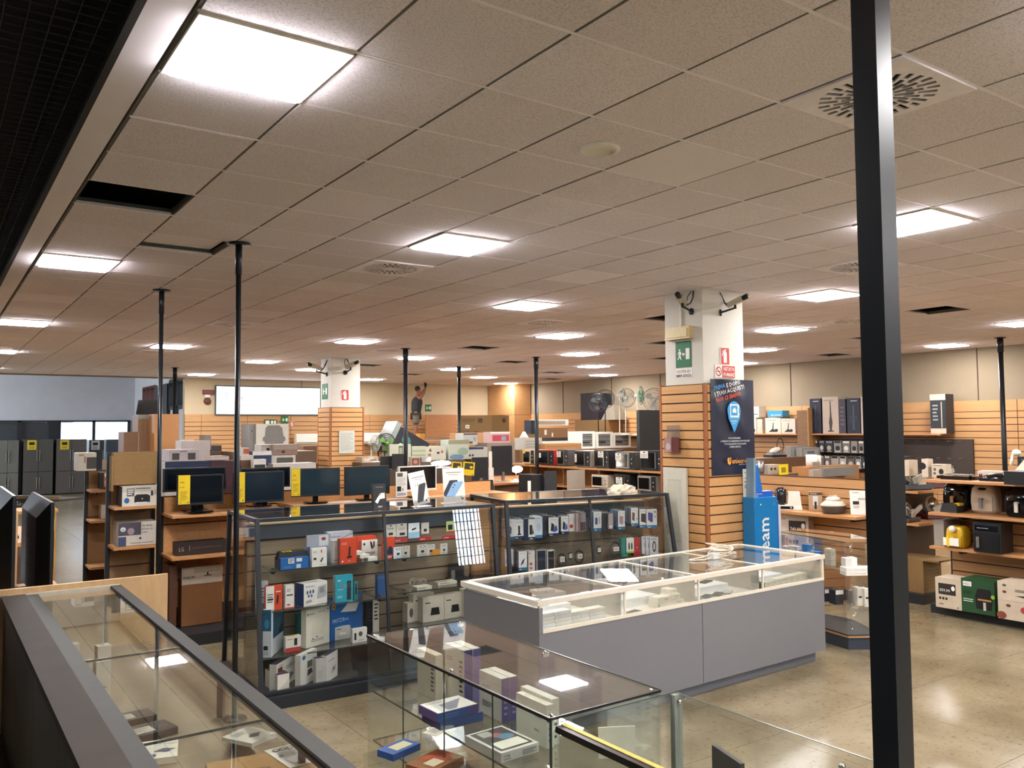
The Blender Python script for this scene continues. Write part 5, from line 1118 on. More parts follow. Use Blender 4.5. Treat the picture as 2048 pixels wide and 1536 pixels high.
# tan cupboards and cartons right of the annex
for k, (xa, xb, yt, yb, Y, c, nm) in enumerate(((247, 320, 864, 920, 15.8, '#7d5a3e', 'wide brown carton with pale straps above the shelf end'), (276, 307, 830, 864, 15.9, '#8d6a4a', 'small brown carton with grey top strips on the wide one'), (307, 357, 828, 960, 15.4, '#b98350', 'tall orange brown cupboard behind the thin posts'))):
    A = onY(xa, yb, Y); Cc = onY(xb, yb, Y); zt = onY(xa, yt, Y).z; w = Cc.x-A.x; b = B(); z0 = A.z if k < 2 else 0
    b.box(0, w, 0, .6, 0, zt-z0, col(c)); 
    if k == 0: b.art((0, 0, 0), (1, 0, 0), (0, 0, 1), w, zt-z0, [('r', .39, 0, .41, 1, '#b0997c'), ('r', .75, 0, .77, 1, '#b0997c')])
    if k == 1: b.art((0, 0, 0), (1, 0, 0), (0, 0, 1), w, zt-z0, [('r', 0, .75, 1, 1, '#8d8a80'), ('r', .3, 0, .32, .8, '#5f452f'), ('r', .6, 0, .62, .8, '#5f452f')])
    one(['brown_carton', 'brown_carton', 'wooden_cupboard'][k], b, nm, 'carton' if k < 2 else 'cupboard', (A.x, Y, z0))
b = B(); A = onY(250, 920, 15.8); b.box(-.3, .62, -.1, .8, 0, A.z-.002, CARD2); one('carton_pallet', b, 'brown cardboard base under the strapped cartons', 'carton', (A.x, 15.8, 0))
b = B(); A = onY(272, 829, 17); Cc = onY(322, 829, 17); b.box(0, Cc.x-A.x, 0, .05, 0, .32, GLOSS, top=(.05, 0, 0, 0)); b.box(.1, .9, .0, .3, -A.z, 0, CARD2) ; one('black_screen', b, 'black screen standing on top of the cupboards by the annex window', 'screen', (A.x, 17, A.z))
# ------------------------------------------------------------------ clutter between the monitors and the far wall: cartons on a deep table
table('carton_table', 'long low table piled with cartons behind the monitors', 1.9, 5.6, 7.7, 8.9, 1.15, wood('#7a5a3c', 'dark_shelf'))
def cbox(name, label, cat, xl, xr, yt, yb, Y, body, f=(), dep=.35, l=(), t=(), zf=None, rz=0):
    A = onY(xl, yb, Y); Cc = onY(xr, yb, Y); zt = upto(A, xl, yt); w = Cc.x-A.x; z = A.z if zf is None else zf; h = zt-z
    b = B(); b.box(0, w, 0, dep, 0, h, col(body))
    if f: b.art((0, 0, 0), (1, 0, 0), (0, 0, 1), w, h, f)
    if l: b.art((0, dep, 0), (0, -1, 0), (0, 0, 1), dep, h, l)
    if t: b.art((0, 0, h), (1, 0, 0), (0, 1, 0), w, dep, t)
    return one(name, b, label, cat, (A.x, Y, z+.001), rz)
SP = [('r', .1, .1, .34, .7, '#4a4440'), ('r', .62, .1, .88, .7, '#4a4440'), ('l', .36, .75, .6, .9, 1, 'v')]
ct = 'carton'
b = B(); b.box(0, 1.4, 0, .6, 0, .16, col('#8f8a8a')); one('carton', b, 'flat grey carton filling the table behind the left monitor', ct, (2.0, 7.9, 1.151))
cbox('carton', 'white and navy carton directly behind the leftmost monitors', ct, 330, 420, 924, 940, 7.8, '#d5cfc6', [('r', 0, .55, 1, 1, 'n'), ('e', .42, .2, .08, .2, 'k'), ('r', .65, .05, 1, .5, 'w'), ('l', .7, .3, .9, .42, 1, 'k')], .45, zf=1.312)
cbox('speaker_carton', 'mauve white carton with two dark square speakers pictured', ct, 338, 398, 900, 923, 7.85, '#bdb2b4', SP, .4)
cbox('carton', 'tall pale carton with a grey head picture behind the speaker carton', ct, 362, 420, 882, 918, 8.4, '#cdc2bd', [('e', .72, .5, .1, .18, '#8a8078'), ('l', .08, .65, .45, .85, 2, '#9a8a88'), ('e', .66, .25, .03, .05, 'k'), ('e', .8, .25, .03, .05, 'k')], .3, zf=1.152)
cbox('carton', 'long maroon carton between the two thin posts', ct, 421, 472, 923, 942, 7.8, '#4a2229', [('l', .1, .7, .5, .85, 1, '#8a5a60')], .5, zf=1.152)
cbox('carton', 'white open topped carton lying on the maroon one', ct, 425, 458, 913, 921, 7.85, '#d8cdc4', [('r', .02, .1, .98, .3, '#c0b2a8'), ('r', .05, .9, .95, 1, 'k')], .35, zf=None)
cbox('carton', 'small carton with an orange picture next to the second thin post', ct, 484, 498, 896, 913, 8.2, '#d3c9bd', [('r', .2, .3, 1, .9, '#c2603a')], .3, zf=None)
cbox('carton', 'white shallow carton right of the second thin post', ct, 482, 507, 911, 921, 7.9, '#d6ccc2', (), .3, zf=1.152)
cbox('carton', 'brown carton below the shallow white one', ct, 482, 522, 921, 938, 7.85, '#6b4b35', [('r', .45, .1, .8, .95, 'k')], .4, zf=1.152)
cbox('carton', 'black and white car radio carton with a white frame', ct, 507, 532, 919, 935, 7.7, 'w', [('r', .06, .1, .94, .9, '#26302c'), ('l', .3, .45, .7, .6, 1, 'w')], .12, zf=1.152)
cbox('carton', 'navy and white carton behind the car radio one', ct, 505, 543, 903, 920, 8.2, '#2b3a5e', [('r', 0, 0, 1, .35, '#c5c8cc'), ('r', 0, .93, 1, 1, 'w'), ('r', .55, .5, .95, .75, '#8f9bb0'), ('p', [(.2, .1), (.5, .5), (.8, .1)], '#9aa5b5')], .3, zf=1.152)
cbox('carton', 'greyish pink carton with an eye pattern behind the monitors', ct, 547, 595, 889, 910, 9.0, '#a89a90', [('r', 0, 0, 1, .5, '#9a7f72'), ('e', .4, .28, .08, .15, '#4a2a22'), ('e', .2, .4, .02, .04, 'k')], .4)
cbox('carton', 'white carton with a dark grey front below the pink patterned one', ct, 548, 591, 911, 930, 9.0, '#d8d3c8', [('r', .12, 0, .88, .95, '#5a5c5b'), ('p', [(.88, .2), (.94, .3), (.94, .6), (.88, .7)], '#5a5c5b')], .35, zf=1.15)
cbox('carton', 'small pale carton with a lens picture left of the pink patterned one', ct, 522, 545, 889, 903, 9.1, '#cfc6bb', [('e', .6, .3, .15, .2, 'k'), ('r', .1, .6, .9, .9, '#c0b5a8')], .3)
cbox('carton', 'long white carton lying behind the two middle monitors', ct, 546, 632, 928, 939, 8.0, '#d9cfc5', [('r', .55, .2, .58, .8, 'k')], .3, zf=1.152)
b = B(); b.box(0, 3.6, 0, 1.0, 0, 1.148, wood('#6f4f35', 'dark_block')); one('storage_block', b, 'dark wooden storage block behind the pale cartons', 'block', (3.2, 9.0, 0))
# big grey and white carton, air conditioners, far shelf
Yb = 18.5
FR = 13.3
t_ = cbox('appliance_carton', 'large white carton with a grey robot shaped picture below the exit signs', ct, 512, 577, 848, 905, FR, '#c9c5b8', [('p', [(.25, 0), (.25, .12), (.2, .16), (.2, .26), (.26, .3), (.26, .36), (.2, .4), (.2, .52), (.26, .56), (.28, .85), (.36, .95), (.7, .95), (.8, .85), (.84, .56), (.9, .52), (.9, .4), (.84, .36), (.84, .3), (.9, .26), (.9, .16), (.86, .12), (.86, 0)], '#77756f')], .6, l=[('r', 0, 0, 1, 1, '#8d8a84')])
cbox('appliance_carton', 'grey carton at the left side of the robot picture carton', ct, 498, 511, 848, 905, FR+.1, '#86847f', [('e', .4, .75, .08, .03, 'k')], .5)
cbox('carton_table', 'dark table block holding the large cartons', 'table', 480, 632, 905, 985, FR-.2, '#5b4431', (), 1.4, zf=0)
def aircon(label, xl, xr, yt, yb, Y):
    A = onY(xl, yb, Y); Cc = onY(xr, yb, Y); zt = upto(A, xl, yt); w = Cc.x-A.x; h = zt-A.z
    t = thing('air_conditioner', label, 'air conditioner', (A.x, Y, A.z)); b = B(); b.profile([(0, h*.25), (0, h*.9), (.03, h), (.2, h), (.2, 0), (.07, 0)], 0, w, WHT); b.build('housing', t)
    b = B(); b.box(.04, w-.04, .02, .06, .005, h*.2, mt('#9a9488', .5)); b.build('louvre', t); b = B(); b.box(.2, w-.2, .2, 21.16-Y, h*.3, h*.7, STEEL); b.build('wall_bracket', t); return t
aircon('white wall mounted air conditioner left of the distant pillar', 593, 636, 868, 890, 20.85)
aircon('white wall mounted air conditioner right of the distant pillar', 723, 778, 866, 888, 20.85)
for k, (xa, xb, yt, yb, c, nm) in enumerate(((364, 388, 880, 905, '#b5a99a', 'pale carton pile below the left slats'), (409, 422, 870, 900, '#8a867e', 'small grey device on the left far cartons'), (422, 443, 891, 915, '#3a3a3a', 'dark grey speaker box before the left slats'), (607, 634, 892, 925, '#8a6a4c', 'brown carton left of the distant pillar'), (590, 607, 915, 928, '#b5533a', 'small orange and white carton left of the distant pillar'))):
    cbox('carton', nm, ct, xa, xb, yt, yb, 14.5, c, (), .4)
cbox('carton_table', 'low dark table under the far left cartons', 'table', 355, 450, 905, 985, 14.3, '#5b4431', (), 1.0, zf=0)
cbox('carton_table', 'low brown block left of the distant pillar', 'table', 586, 636, 928, 985, 14.52, '#5b4431', (), .9, zf=0)
b = B(); b.box(0, .12, 0, .3, 0, .45, BLK); A = onY(492, 905, 15.5); one('black_tower', b, 'tall black speaker tower left of the large white carton', 'speaker', (A.x, 15.5, A.z))
b = B(); b.box(-.1, .3, -.1, .5, 0, A.z-.001, CARD2); one('carton', b, 'brown carton holding the black speaker tower', ct, (A.x, 15.5, 0))
# ------------------------------------------------------------------ middle clutter right of the far pillar
cbox('carton_table', 'long dark table block in the middle distance carrying cartons and fans', 'table', 722, 930, 926, 1000, 12.6, '#5b4431', (), .42, zf=0)
b = B(); A = onY(775, 926, 13.03); b.box(0, 2.45, 0, 1.0, 0, onY(722, 926, 12.6).z, CARD2); one('carton_table', b, 'second brown table block behind the one with fans', 'table', (A.x, 13.03, 0))
ZT = onY(722, 926, 12.6).z+.002
def fan(label, px, py, Y, R_, blade, cage, post_=None, h0=0, yaw=0, tilt=0, colr=WHT):
    c = onY(px, py, Y); t = thing('fan', label, 'fan', (c.x, c.y, h0), yaw); z = c.z-h0
    T = Matrix.Translation((0, -.08, z)) @ Matrix.Rotation(PI/2+tilt, 4, 'X')
    b = B()
    for k, q in enumerate((1, .93, .8, .6, .4, .2)): 
        b.ring((0, 0, .05*(1-q**4)), R_*q, .004 if k else .008, cage, T, 28, 4); b.ring((0, 0, -.05*(1-q**4)), R_*q, .003, cage, T, 28, 4)
    for k in range(20):
        a = 2*PI*k/20; pr = [(R_*q*math.cos(a), R_*q*math.sin(a), .05*(1-q**4)) for q in (.15, .5, .8, 1)]
        b.tube([T @ Vector(p) for p in pr], .0022, cage, 3)
    b.build('cage', t)
    b = B()
    for k in range(3):
        a = 2*PI*k/3+.4; pts = []
        for u in range(9):
            s_ = u/8; ang_ = a-.45+.9*s_; rr = R_*(.82-.25*abs(s_-.6)); pts.append((rr*math.cos(ang_), rr*math.sin(ang_), .02*(s_-.5)))
        pts.append((R_*.12*math.cos(a+.4), R_*.12*math.sin(a+.4), .01)); pts.append((R_*.12*math.cos(a-.4), R_*.12*math.sin(a-.4), -.01))
        b.faces(pts, [tuple(range(len(pts)))], blade, T); b.faces([(p[0], p[1], p[2]-.004) for p in pts], [tuple(range(len(pts)-1, -1, -1))], blade, T)
    b.rod(T @ Vector((0, 0, .05)), T @ Vector((0, 0, -.04)), R_*.16, blade, 12); b.build('blades', t)
    b = B(); b.rod(T @ Vector((0, 0, -.05)), T @ Vector((0, 0, -.17)), R_*.28, colr, 14, R_*.2); b.build('motor', t)
    b = B(); b.rod((0, .02, .03), (0, .02, z-.06), .014, colr, 10); b.build('pole', t)
    b = B(); b.lathe([(.16, 0), (.16, .015), (.05, .04)], colr, None, 18); b.build('foot', t)
    return t
GR = mt('#7cc24e', .4, name='green_blade'); DG = mt('#2f5a4a', .4, name='dark_green_blade'); CGY = mt('#9fa59c', .4, .3, name='grey_cage'); CD = mt('#3b3f40', .4, name='dark_cage')
fan('small white table fan left of the green ones', 744, 887, 12.78, .17, mt('#b9c0ae', .4), CGY, None, ZT, .5)
fan('dark green table fan between the white and the bright green one', 758, 886, 13.4, .19, DG, CD, None, ZT, .4, 0, BLK)
fan('bright green bladed table fan beside the cartons', 770, 886, 12.9, .20, GR, CD, None, ZT, -.1, 0, BLK)
b = B(); T = Matrix.Rotation(math.radians(28), 4, 'Y'); b.box(0, .8, 0, .5, 0, .5, mt('#14161f', .4), T); b.box(-.12, 0, -.02, .52, -.02, .56, mt('#8d9490', .3, .3), T); b.art((.05, 0, .03), (1, 0, 0), (0, 0, 1), .7, .45, [('e', .3, .6, .16, .2, '#2f6a60'), ('e', .2, .25, .08, .12, '#b9b9a8'), ('e', .4, .2, .08, .12, '#8f8f80')], .004, T)
A = onY(783, 900, 12.9); one('tilted_carton', b, 'tilted dark navy carton with a grey front edge below the standing man', ct, (A.x, 12.95, A.z+.05))
LN = [('l', .1, .1, .9, .9, 3, '#8d937c')]
mid = [(779, 822, 889, 916, '#aeb09c', [('r', .42, .2, .62, .9, '#4a4a40'), ('r', .45, .3, .58, .8, '#8a8f7c')], 'pale green grey carton with a dark vertical picture'),
 (824, 853, 893, 916, '#a9ae98', [('l', .05, .2, .95, .8, 2, '#8f977c')], 'pale green carton with faint print in the middle row'),
 (853, 868, 894, 914, '#b8b5a0', [('p', [(.3, .65), (.7, .65), (.5, .92)], '#3a3228'), ('r', .2, .3, .6, .5, '#8a6a5a')], 'pale carton with a dark triangle mark'),
 (866, 892, 893, 923, '#b5b3a5', [('r', .3, .45, .5, .6, 'k'), ('e', .7, .6, .1, .1, '#a8505a')], 'pale carton with a small red flower mark'),
 (897, 938, 880, 915, '#aeb5a5', [('r', 0, .78, 1, 1, '#8b8a70'), ('e', .7, .4, .25, .2, '#8aa08a'), ('e', .4, .12, .35, .14, '#5f7f9a')], 'tall grey green carton with a blue wave picture'),
 (935, 975, 895, 915, '#b3b3a8', [('r', 0, .82, .8, 1, 'n'), ('e', .12, .3, .05, .1, 'k'), ('e', .26, .3, .05, .1, 'k')], 'pale carton with a navy top strip'),
 (927, 955, 867, 890, '#b0b0a8', [('r', 0, .88, 1, 1, 'n'), ('r', .4, .1, .65, .3, '#5a4a3a'), ('e', .8, .5, .1, .2, '#8a93a0')], 'grey white carton above the navy striped one')]
for k, (xa, xb, yt, yb, c, f, nm) in enumerate(mid): cbox('carton', nm, ct, xa, xb, yt, yb, 12.7+.02*k if k != 6 else 13.0, c, f, .35, zf=None if k == 6 else ZT)
cbox('carton', 'long brown carton with dark lettering behind the pale row', ct, 840, 898, 881, 893, 13.4, '#9a7350', [('t', .2, .2, .5, 'FRAGILE', '#4a3a26', .5)], .4)
cbox('carton', 'brown carton stack base behind the pale row', ct, 838, 900, 893, 926, 13.4, '#8a6a4a', (), .5, zf=ZT)
cbox('wood_board', 'pale orange upright board between the middle cartons', 'board', 901, 980, 866, 918, 13.8, '#c89c68', (), .03, zf=ZT)
cbox('small_board', 'small orange wooden box beside the standing man', 'box', 840, 850, 867, 881, 19.0, '#c08a3e', (), .25, zf=0)
A = onY(922, 874, 17.2)
b = B(); b.box(0, 1.06, 0, 1.0, 0, .60, CARD2); T = Matrix.Identity(4)
b.art((0, 0, 0), (1, 0, 0), (0, 0, 1), 1.06, .60, [('t', .06, .18, .13, 'ELECTRIC OVEN', '#2a1d10', .86), ('t', .42, .02, .07, 'CONVECTION', '#2a1d10', .5), ('l', .1, .7, .5, .85, 2, '#5a452e'), ('r', .58, .66, .72, .86, '#4a3823'), ('r', .2, .4, .32, .56, 'w'), ('l', .22, .43, .3, .5, 1, 'k')])
b.art((1.06, 0, 0), (0, 1, 0), (0, 0, 1), 1.0, .60, [('t', .12, .18, .13, 'ELECTRIC', '#2a1d10', .8), ('r', .6, .66, .8, .86, '#4a3823')])
one('oven_carton', b, 'big brown electric oven carton standing above the middle goods', ct, (A.x, 17.3, A.z), -1.10)
cbox('carton_table', 'brown block under the electric oven carton', 'table', 905, 990, 874, 985, 17.1, '#8a6a4a', (), 1.6, zf=0)
cbox('toy_carton', 'pink and white carton with a plastic wrap behind the large dark screen', ct, 981, 1020, 864, 886, 13.0, '#c9a8a5', [('r', .1, .15, .95, .7, '#b8405a'), ('r', .55, .2, .8, .6, '#8f9a9c'), ('r', 0, .85, 1, 1, 'w')], .3)
cbox('carton', 'grey brown carton under the pink one', ct, 975, 1030, 886, 925, 12.95, '#8f8072', (), .5, zf=.9)
b = B(); b.box(0, 1.3, 0, .9, 0, .898, CARD2); A = onY(975, 925, 12.95); one('carton', b, 'large brown base carton behind the desk screens', ct, (A.x-.1, 12.85, 0))
# desks with all in one screens facing away, lamps under them
DK_ = wood('#a8703f', 'desk_beech', (9, 9, 2))
def desk(label, pts, z, h=.28):
    P = [onZ(x, y, z) for x, y in pts]; c = sum(P, Vector())/len(P); t = thing('desk', label, 'desk', (c.x, c.y, 0)); q = [(p.x-c.x, p.y-c.y) for p in P]
    n = len(q); ar = sum(q[i][0]*q[(i+1) % n][1]-q[(i+1) % n][0]*q[i][1] for i in range(n))
    if ar < 0: q.reverse()
    b = B(); b.prism(q, z-.035, z, DK_); b.build('table_top', t)
    b = B(); b.prism([(x*.9, y*.9) for x, y in q], 0, z-.036, wood('#6e4a2e', 'desk_side', (9, 9, 2))); b.build('pedestal', t); return t
desk('beech desk with a chamfered corner carrying the backward screens', ((985, 968), (1066, 962), (1066, 957), (1045, 950), (978, 953)), 1.2)
table('desk', 'lower beech desk left of the chamfered one', 6.9, 7.5, 9.8, 10.5, 1.13, DK_)
def backscreen(label, xl, xr, yt, yb, Y, z, rz=0, body=BLK, foot=True, tg=None, frm=None):
    A = onY(xl, yb, Y); Cc = onY(xr, yb, Y); zt = upto(A, xl, yt); w = Cc.x-A.x; h = zt-A.z; t = thing('desktop_screen', label, 'monitor', (A.x+w/2, Y, z), rz); z0 = A.z-z
    b = B(); b.box(-w/2, w/2, -.02, .0, z0, z0+h, body); b.box(-w/2-.004, w/2+.004, 0, .015, z0-.004, z0+h+.004, frm or STEEL); b.build('housing', t)
    if foot: b = B(); b.box(-.03, .03, -.05, -.02, .01, z0+.05, STEEL); b.box(-.12, .12, -.10, .08, 0, .01, STEEL); b.build('foot', t)
    if tg:
        b = B(); b.box(*tg[0], z0+.0, z0+h*1.02, YEL); b.art((tg[0][0], tg[0][2], z0), (1, 0, 0), (0, 0, 1), tg[0][1]-tg[0][0], h, [('r', .15, .45, .85, .85, '#3b3420'), ('e', .7, .6, .15, .1, 'y'), ('e', .85, .06, .04, .03, 'k')]); b.build('price_tag', t)
    return t
backscreen('dark square screen back with a white strip standing on the chamfered desk', 982, 1025, 892, 950, 10.3, 1.201, .1)
b = B(); A = onY(976, 935, 10.25); b.box(0, .06, 0, .02, 0, .30, WHT); one('white_sheet', b, 'white curved sheet at the left edge of the dark square screen', 'sheet', (A.x, 10.2, A.z))
b = B(); b.box(-.02, .08, -.02, .06, 0, A.z-1.203, WHT); one('sheet_holder', b, 'white holder under the curved sheet', 'holder', (A.x, 10.2, 1.201))
ts = backscreen('dark screen back with two yellow and black sheets on its left', 945, 975, 915, 962, 10.15, 1.131, -.1)
for k, (xa, xb, nm) in enumerate(((902, 922, 'left'), (925, 948, 'right'))):
    A = onY(xa, 950, 9.98); Cc = onY(xb, 950, 9.98); w = Cc.x-A.x; b = B(); b.box(0, w, 0, .008, 0, .24, YEL, Matrix.Rotation(.10, 4, 'Y')); b.art((0, 0, 0), (1, 0, 0), (0, 0, 1), w, .24, [('r', .12, .45, .88, .92, '#3a351f'), ('e', .7, .62, .14, .1, 'y'), ('e', .85, .08, .05, .03, 'k')], .001, Matrix.Rotation(.10, 4, 'Y'))
    one('yellow_sheet', b, 'yellow and black price sheet, %s of the pair beside the dark screen back' % nm, 'sheet', (A.x, 9.98, A.z))
b = B(); A = onY(902, 950, 10.0); b.box(0, .3, 0, .05, 0, A.z-1.131, BLK); one('sheet_stand', b, 'black stand holding the two yellow sheets', 'stand', (A.x, 10.0, 1.131))
# glare of two desk lamps
EML = emit('lamp_glare', '#fff4e0', 30)
for k, (xa, xb, yt, yb, Y, nm) in enumerate(((862, 902, 922, 932, 11.5, 'long bright desk lamp tube behind the phone adverts'), (1023, 1045, 932, 946, 10.35, 'short bright oval desk lamp right of the dark square screen'))):
    A = onY(xa, yb, Y); Cc = onY(xb, yb, Y); zt = upto(A, xa, yt); w = Cc.x-A.x; h = zt-A.z; t = thing('desk_lamp', nm, 'lamp', (A.x, Y, onY(780, 940, 11.3).z if k == 0 else 1.201))
    z = A.z-t.location.z; b = B(); b.ell((w/2, 0, z+h/2), w/2, .05, h/2, EML); b.build('lamp_head', t); b = B(); b.rod((w/2, .05, 0), (w/2, .02, z+h*.3), .01, CHR); b.lathe([(.07, 0), (.07, .01), (.01, .012)], CHR, Matrix.Translation((w/2, .05, 0)), 14); b.build('stem', t)
cbox('table_block', 'dark table under the desk lamp behind the phone adverts', 'table', 780, 925, 940, 1010, 11.3, '#4a3a2c', (), .7, zf=0)
zl = onY(780, 940, 11.3).z
for k, (xa, xb, yt, yb, Y, c, nm) in enumerate(((761, 787, 913, 950, 11.55, '#15161a', 'black screen back left of the thin post'), (785, 812, 908, 953, 11.42, '#17181c', 'black screen back directly at the thin post'))):
    backscreen(nm, xa, xb, yt, yb, Y, zl, 0, col(c))
cbox('photo_carton', 'carton with a reddish photo behind the thin post', ct, 822, 840, 914, 934, 11.5, '#b9a89a', [('r', .08, .1, .92, .85, '#7a4a3a'), ('e', .5, .5, .25, .2, '#b98a70')], .1)
cbox('steel_box', 'small grey metal box next to the reddish photo', 'box', 843, 862, 915, 924, 11.6, '#77797a', (), .2)
cbox('plastic_bag', 'crumpled clear plastic heap left of the black screens', 'bag', 724, 757, 914, 926, 12.65, '#b9a590', [('e', .3, .5, .2, .3, '#d9ccb8'), ('e', .7, .4, .2, .25, '#8f7a62'), ('e', .55, .75, .2, .2, '#e0d6c8')], .3)
cbox('laptop', 'open grey laptop lid leaning back on the middle desk', 'laptop', 1090, 1112, 943, 975, 8.85, '#2c2e30', (), .02, rz=-.1, zf=.861)
cbox('pc_tower', 'black computer tower on the floor of the middle aisle', 'computer', 1064, 1088, 950, 983, 8.95, '#17191b', (), .4, zf=.861)
cbox('paper_stack', 'grey stack of papers between the tower and the laptop', 'papers', 1088, 1108, 953, 978, 8.95, '#77736d', [('l', 0, .1, 1, .9, 3, '#8f8a84')], .3, zf=.861)
cbox('white_label', 'white vertical price strip on the desk side', 'label', 1056, 1062, 962, 983, 8.9, 'w', [('l', .2, .1, .8, .3, 2, 'k')], .01, zf=.861)
cbox('white_board', 'pale leaning board behind the laptop', 'board', 1136, 1170, 941, 972, 9.3, '#a89c8c', (), .03, zf=.861)
b = B(); A = onY(1100, 980, 9.1); b.box(-.9, 1.3, 0, .85, 0, .86, wood('#6e4a2e', 'desk_side', (9, 9, 2))); one('low_desk', b, 'low brown desk behind the accessory vitrine', 'desk', (A.x, 8.6, 0))
# ------------------------------------------------------------------ microwave run (front faces the -x side)
MX = 9.9
t = thing('microwave_shelving', 'beech shelving run carrying the row of microwave ovens', 'shelving', (MX, 7.2, 0)); L = 5.6
for z, dd in ((1.415, .48), (1.03, .50)):
    for k in range(5):
        b = B(); b.box(0, dd, k*L/5+.002, (k+1)*L/5-.002, z-.035, z, SHELF); b.build('shelf', t)
b = B(); b.box(.5, .53, 0, L, 0, 1.42, wood('#8f6238', 'shelf_back', (1, 1, 20))); b.build('back_panel', t)
b = B(); b.box(.06, .5, 0, L, 0, .45, wood('#6e4a2e', 'desk_side', (9, 9, 2))); b.build('plinth', t)
for k in range(6): B().box(.06, .5, k*L/5-.012+(.012 if k == 0 else 0), k*L/5+.012-(.012 if k == 5 else 0), .45, 1.38, wood('#8f6238', 'shelf_back', (1, 1, 20))).build('upright', t)
def mwave(label, xl, xr, yt, yb, z, body, door='#111214', panel='#17181a', dep=.38, card=None, rz=0, split=.74, frame=None, bowed=False):
    """a microwave on the run: xl/xr sight lines of its far and near front corners"""
    A = onX(xl, yb, MX+.06); Cc = onX(xr, yb, MX+.06); w = (A.y-Cc.y)*.86; zt = upto(Cc, xr, yt); h = min(.36, max(.2, zt-z))
    t = thing('microwave_oven', label, 'microwave', (A.x, A.y, z+.001), -PI/2+rz)
    b = B(); b.box(0, w, 0, dep, .012, h, col(body)); b.box(.03, w-.03, .03, dep-.03, 0, .012, BLK); b.build('housing', t)
    b = B(); b.box(.01, w*split, -.014, 0, .022, h-.012, col(frame or body)); b.build('door', t); b = B(); b.box(.035, w*split-.03, -.018, -.014, .05, h-.04, GLOSS); b.build('door_window', t)
    b = B(); b.box(w*split-.022, w*split-.010, -.04, -.03, .05, h-.04, STEEL); b.box(w*split-.02, w*split-.012, -.03, -.014, .06, .07, STEEL); b.box(w*split-.02, w*split-.012, -.03, -.014, h-.06, h-.05, STEEL); b.build('handle', t)
    b = B(); b.box(w*split+.004, w-.008, -.010, 0, .022, h-.012, col(panel)); b.rod((w*(split+.13), -.010, h*.35), (w*(split+.13), -.022, h*.35), .016, STEEL, 14); b.rod((w*(split+.13), -.010, h*.6), (w*(split+.13), -.022, h*.6), .016, STEEL, 14); b.build('control_panel', t)
    if card:
        b = B(); u, v, cw, ch, c = card; b.box(u*w, u*w+cw, -.022, -.020, v*h, v*h+ch, col(c)); b.art((u*w, -.022, v*h), (1, 0, 0), (0, 0, 1), cw, ch, [('r', .4, .75, .65, .9, 'k'), ('l', .1, .1, .9, .6, 4, 'g')]); b.build('price_card', t)
    return t
zm, zl_ = 1.416, 1.031
mwave('cream microwave oven at the far left of the row with a yellow tag', 1046, 1072, 900, 926, zm, '#cdb894', card=(.05, .75, .09, .07, 'y'))
mwave('red sided microwave oven with a tilted white card', 1077, 1113, 901, 928, zm, '#a82a24', frame='#2a1c1a', panel='#1a1515', card=(-.05, .5, .14, .10, 'w'))
mwave('grey microwave oven right of the red one', 1115, 1140, 900, 933, zm, '#4d4b4a', '#333', '#3a3939', card=(.02, .55, .13, .12, 'w'))
mwave('black microwave oven with a white left sticker and steel right edge', 1150, 1186, 902, 937, zm, '#b5afa5', frame='#26262a', card=(.04, .3, .06, .16, 'w'))
mwave('black microwave oven with a large white card in the middle of the row', 1189, 1224, 901, 940, zm, '#1b1b20', card=(.3, .6, .16, .12, 'w'))
mwave('steel framed microwave oven with a tilted card, second from the pillar', 1232, 1276, 905, 943, zm, '#55534f', frame='#8f8b84', card=(.02, .55, .16, .12, 'w'))
mwave('glossy black oven with a chrome bar next to the pillar', 1281, 1322, 902, 948, zm, '#222326', split=.96, card=(.05, .62, .2, .13, 'w'))
mwave('white microwave oven on the lower shelf', 1184, 1222, 951, 976, zl_, '#d8cdb9', frame='#d8cdb9', panel='#cfc4b0')
mwave('black microwave oven with a white card on the lower shelf', 1229, 1266, 950, 978, zl_, '#222327', card=(.15, .4, .18, .12, 'w'))
mwave('silver microwave oven with a curved handle on the lower shelf by the pillar', 1276, 1319, 953, 986, zl_, '#8d8a85', frame='#a19d97')
# mini fridges with glass doors standing behind the ovens
cbox('wooden_counter', 'brown counter block behind the oven row', 'counter', 1082, 1300, 900, 985, 13.2, '#7d5c3c', (), .9, zf=0)
zc = onY(1082, 900, 13.2).z
for k, (xa, xb, yt, nm) in enumerate(((1161, 1190, 863, 'left'), (1193, 1226, 864, 'middle'), (1227, 1262, 866, 'right'))):
    A = onY(xa, 902, 13.35); Cc = onY(xb, 902, 13.35); zt = upto(A, xa, yt); w = Cc.x-A.x; h = zt-zc
    t = thing('small_fridge', 'small white fridge with a glass door behind the ovens, %s of three' % nm, 'fridge', (A.x, 13.35, zc+.001)); b = B(); b.box(0, w, .05, .5, 0, h, WHT); b.build('body', t)
    b = B()
    for q in ((0, w, 0, .05), (0, w, h-.06, h), (0, .07, .05, h-.06), (w-.07, w, .05, h-.06)): b.box(q[0], q[1], 0, .045, q[2], q[3], WHT)
    b.build('door', t); b = B(); b.box(.07, w-.07, .02, .03, .05, h-.06, mt('#6d6f6a', .15)); b.build('door_window', t)
    b = B()
    for q in range(3): b.box(.08, w-.08, .008, .018, .12+q*h*.24, .13+q*h*.24, mt('#a9a79f', .4))
    for q in range(5): b.box(.09+q*.05, .12+q*.05, .005, .018, .13, .17, BLK)
    b.build('rack', t)
cbox('long_carton', 'long brown carton lying behind the red oven', ct, 1090, 1163, 888, 901, 13.3, '#a3774a', [('l', .05, .4, .9, .6, 1, '#7d5a38')], .3, zf=zc)
cbox('long_carton', 'white edged long appliance behind the long brown carton', 'appliance', 1085, 1150, 883, 890, 13.8, '#d0c8ba', (), .3, zf=zc)
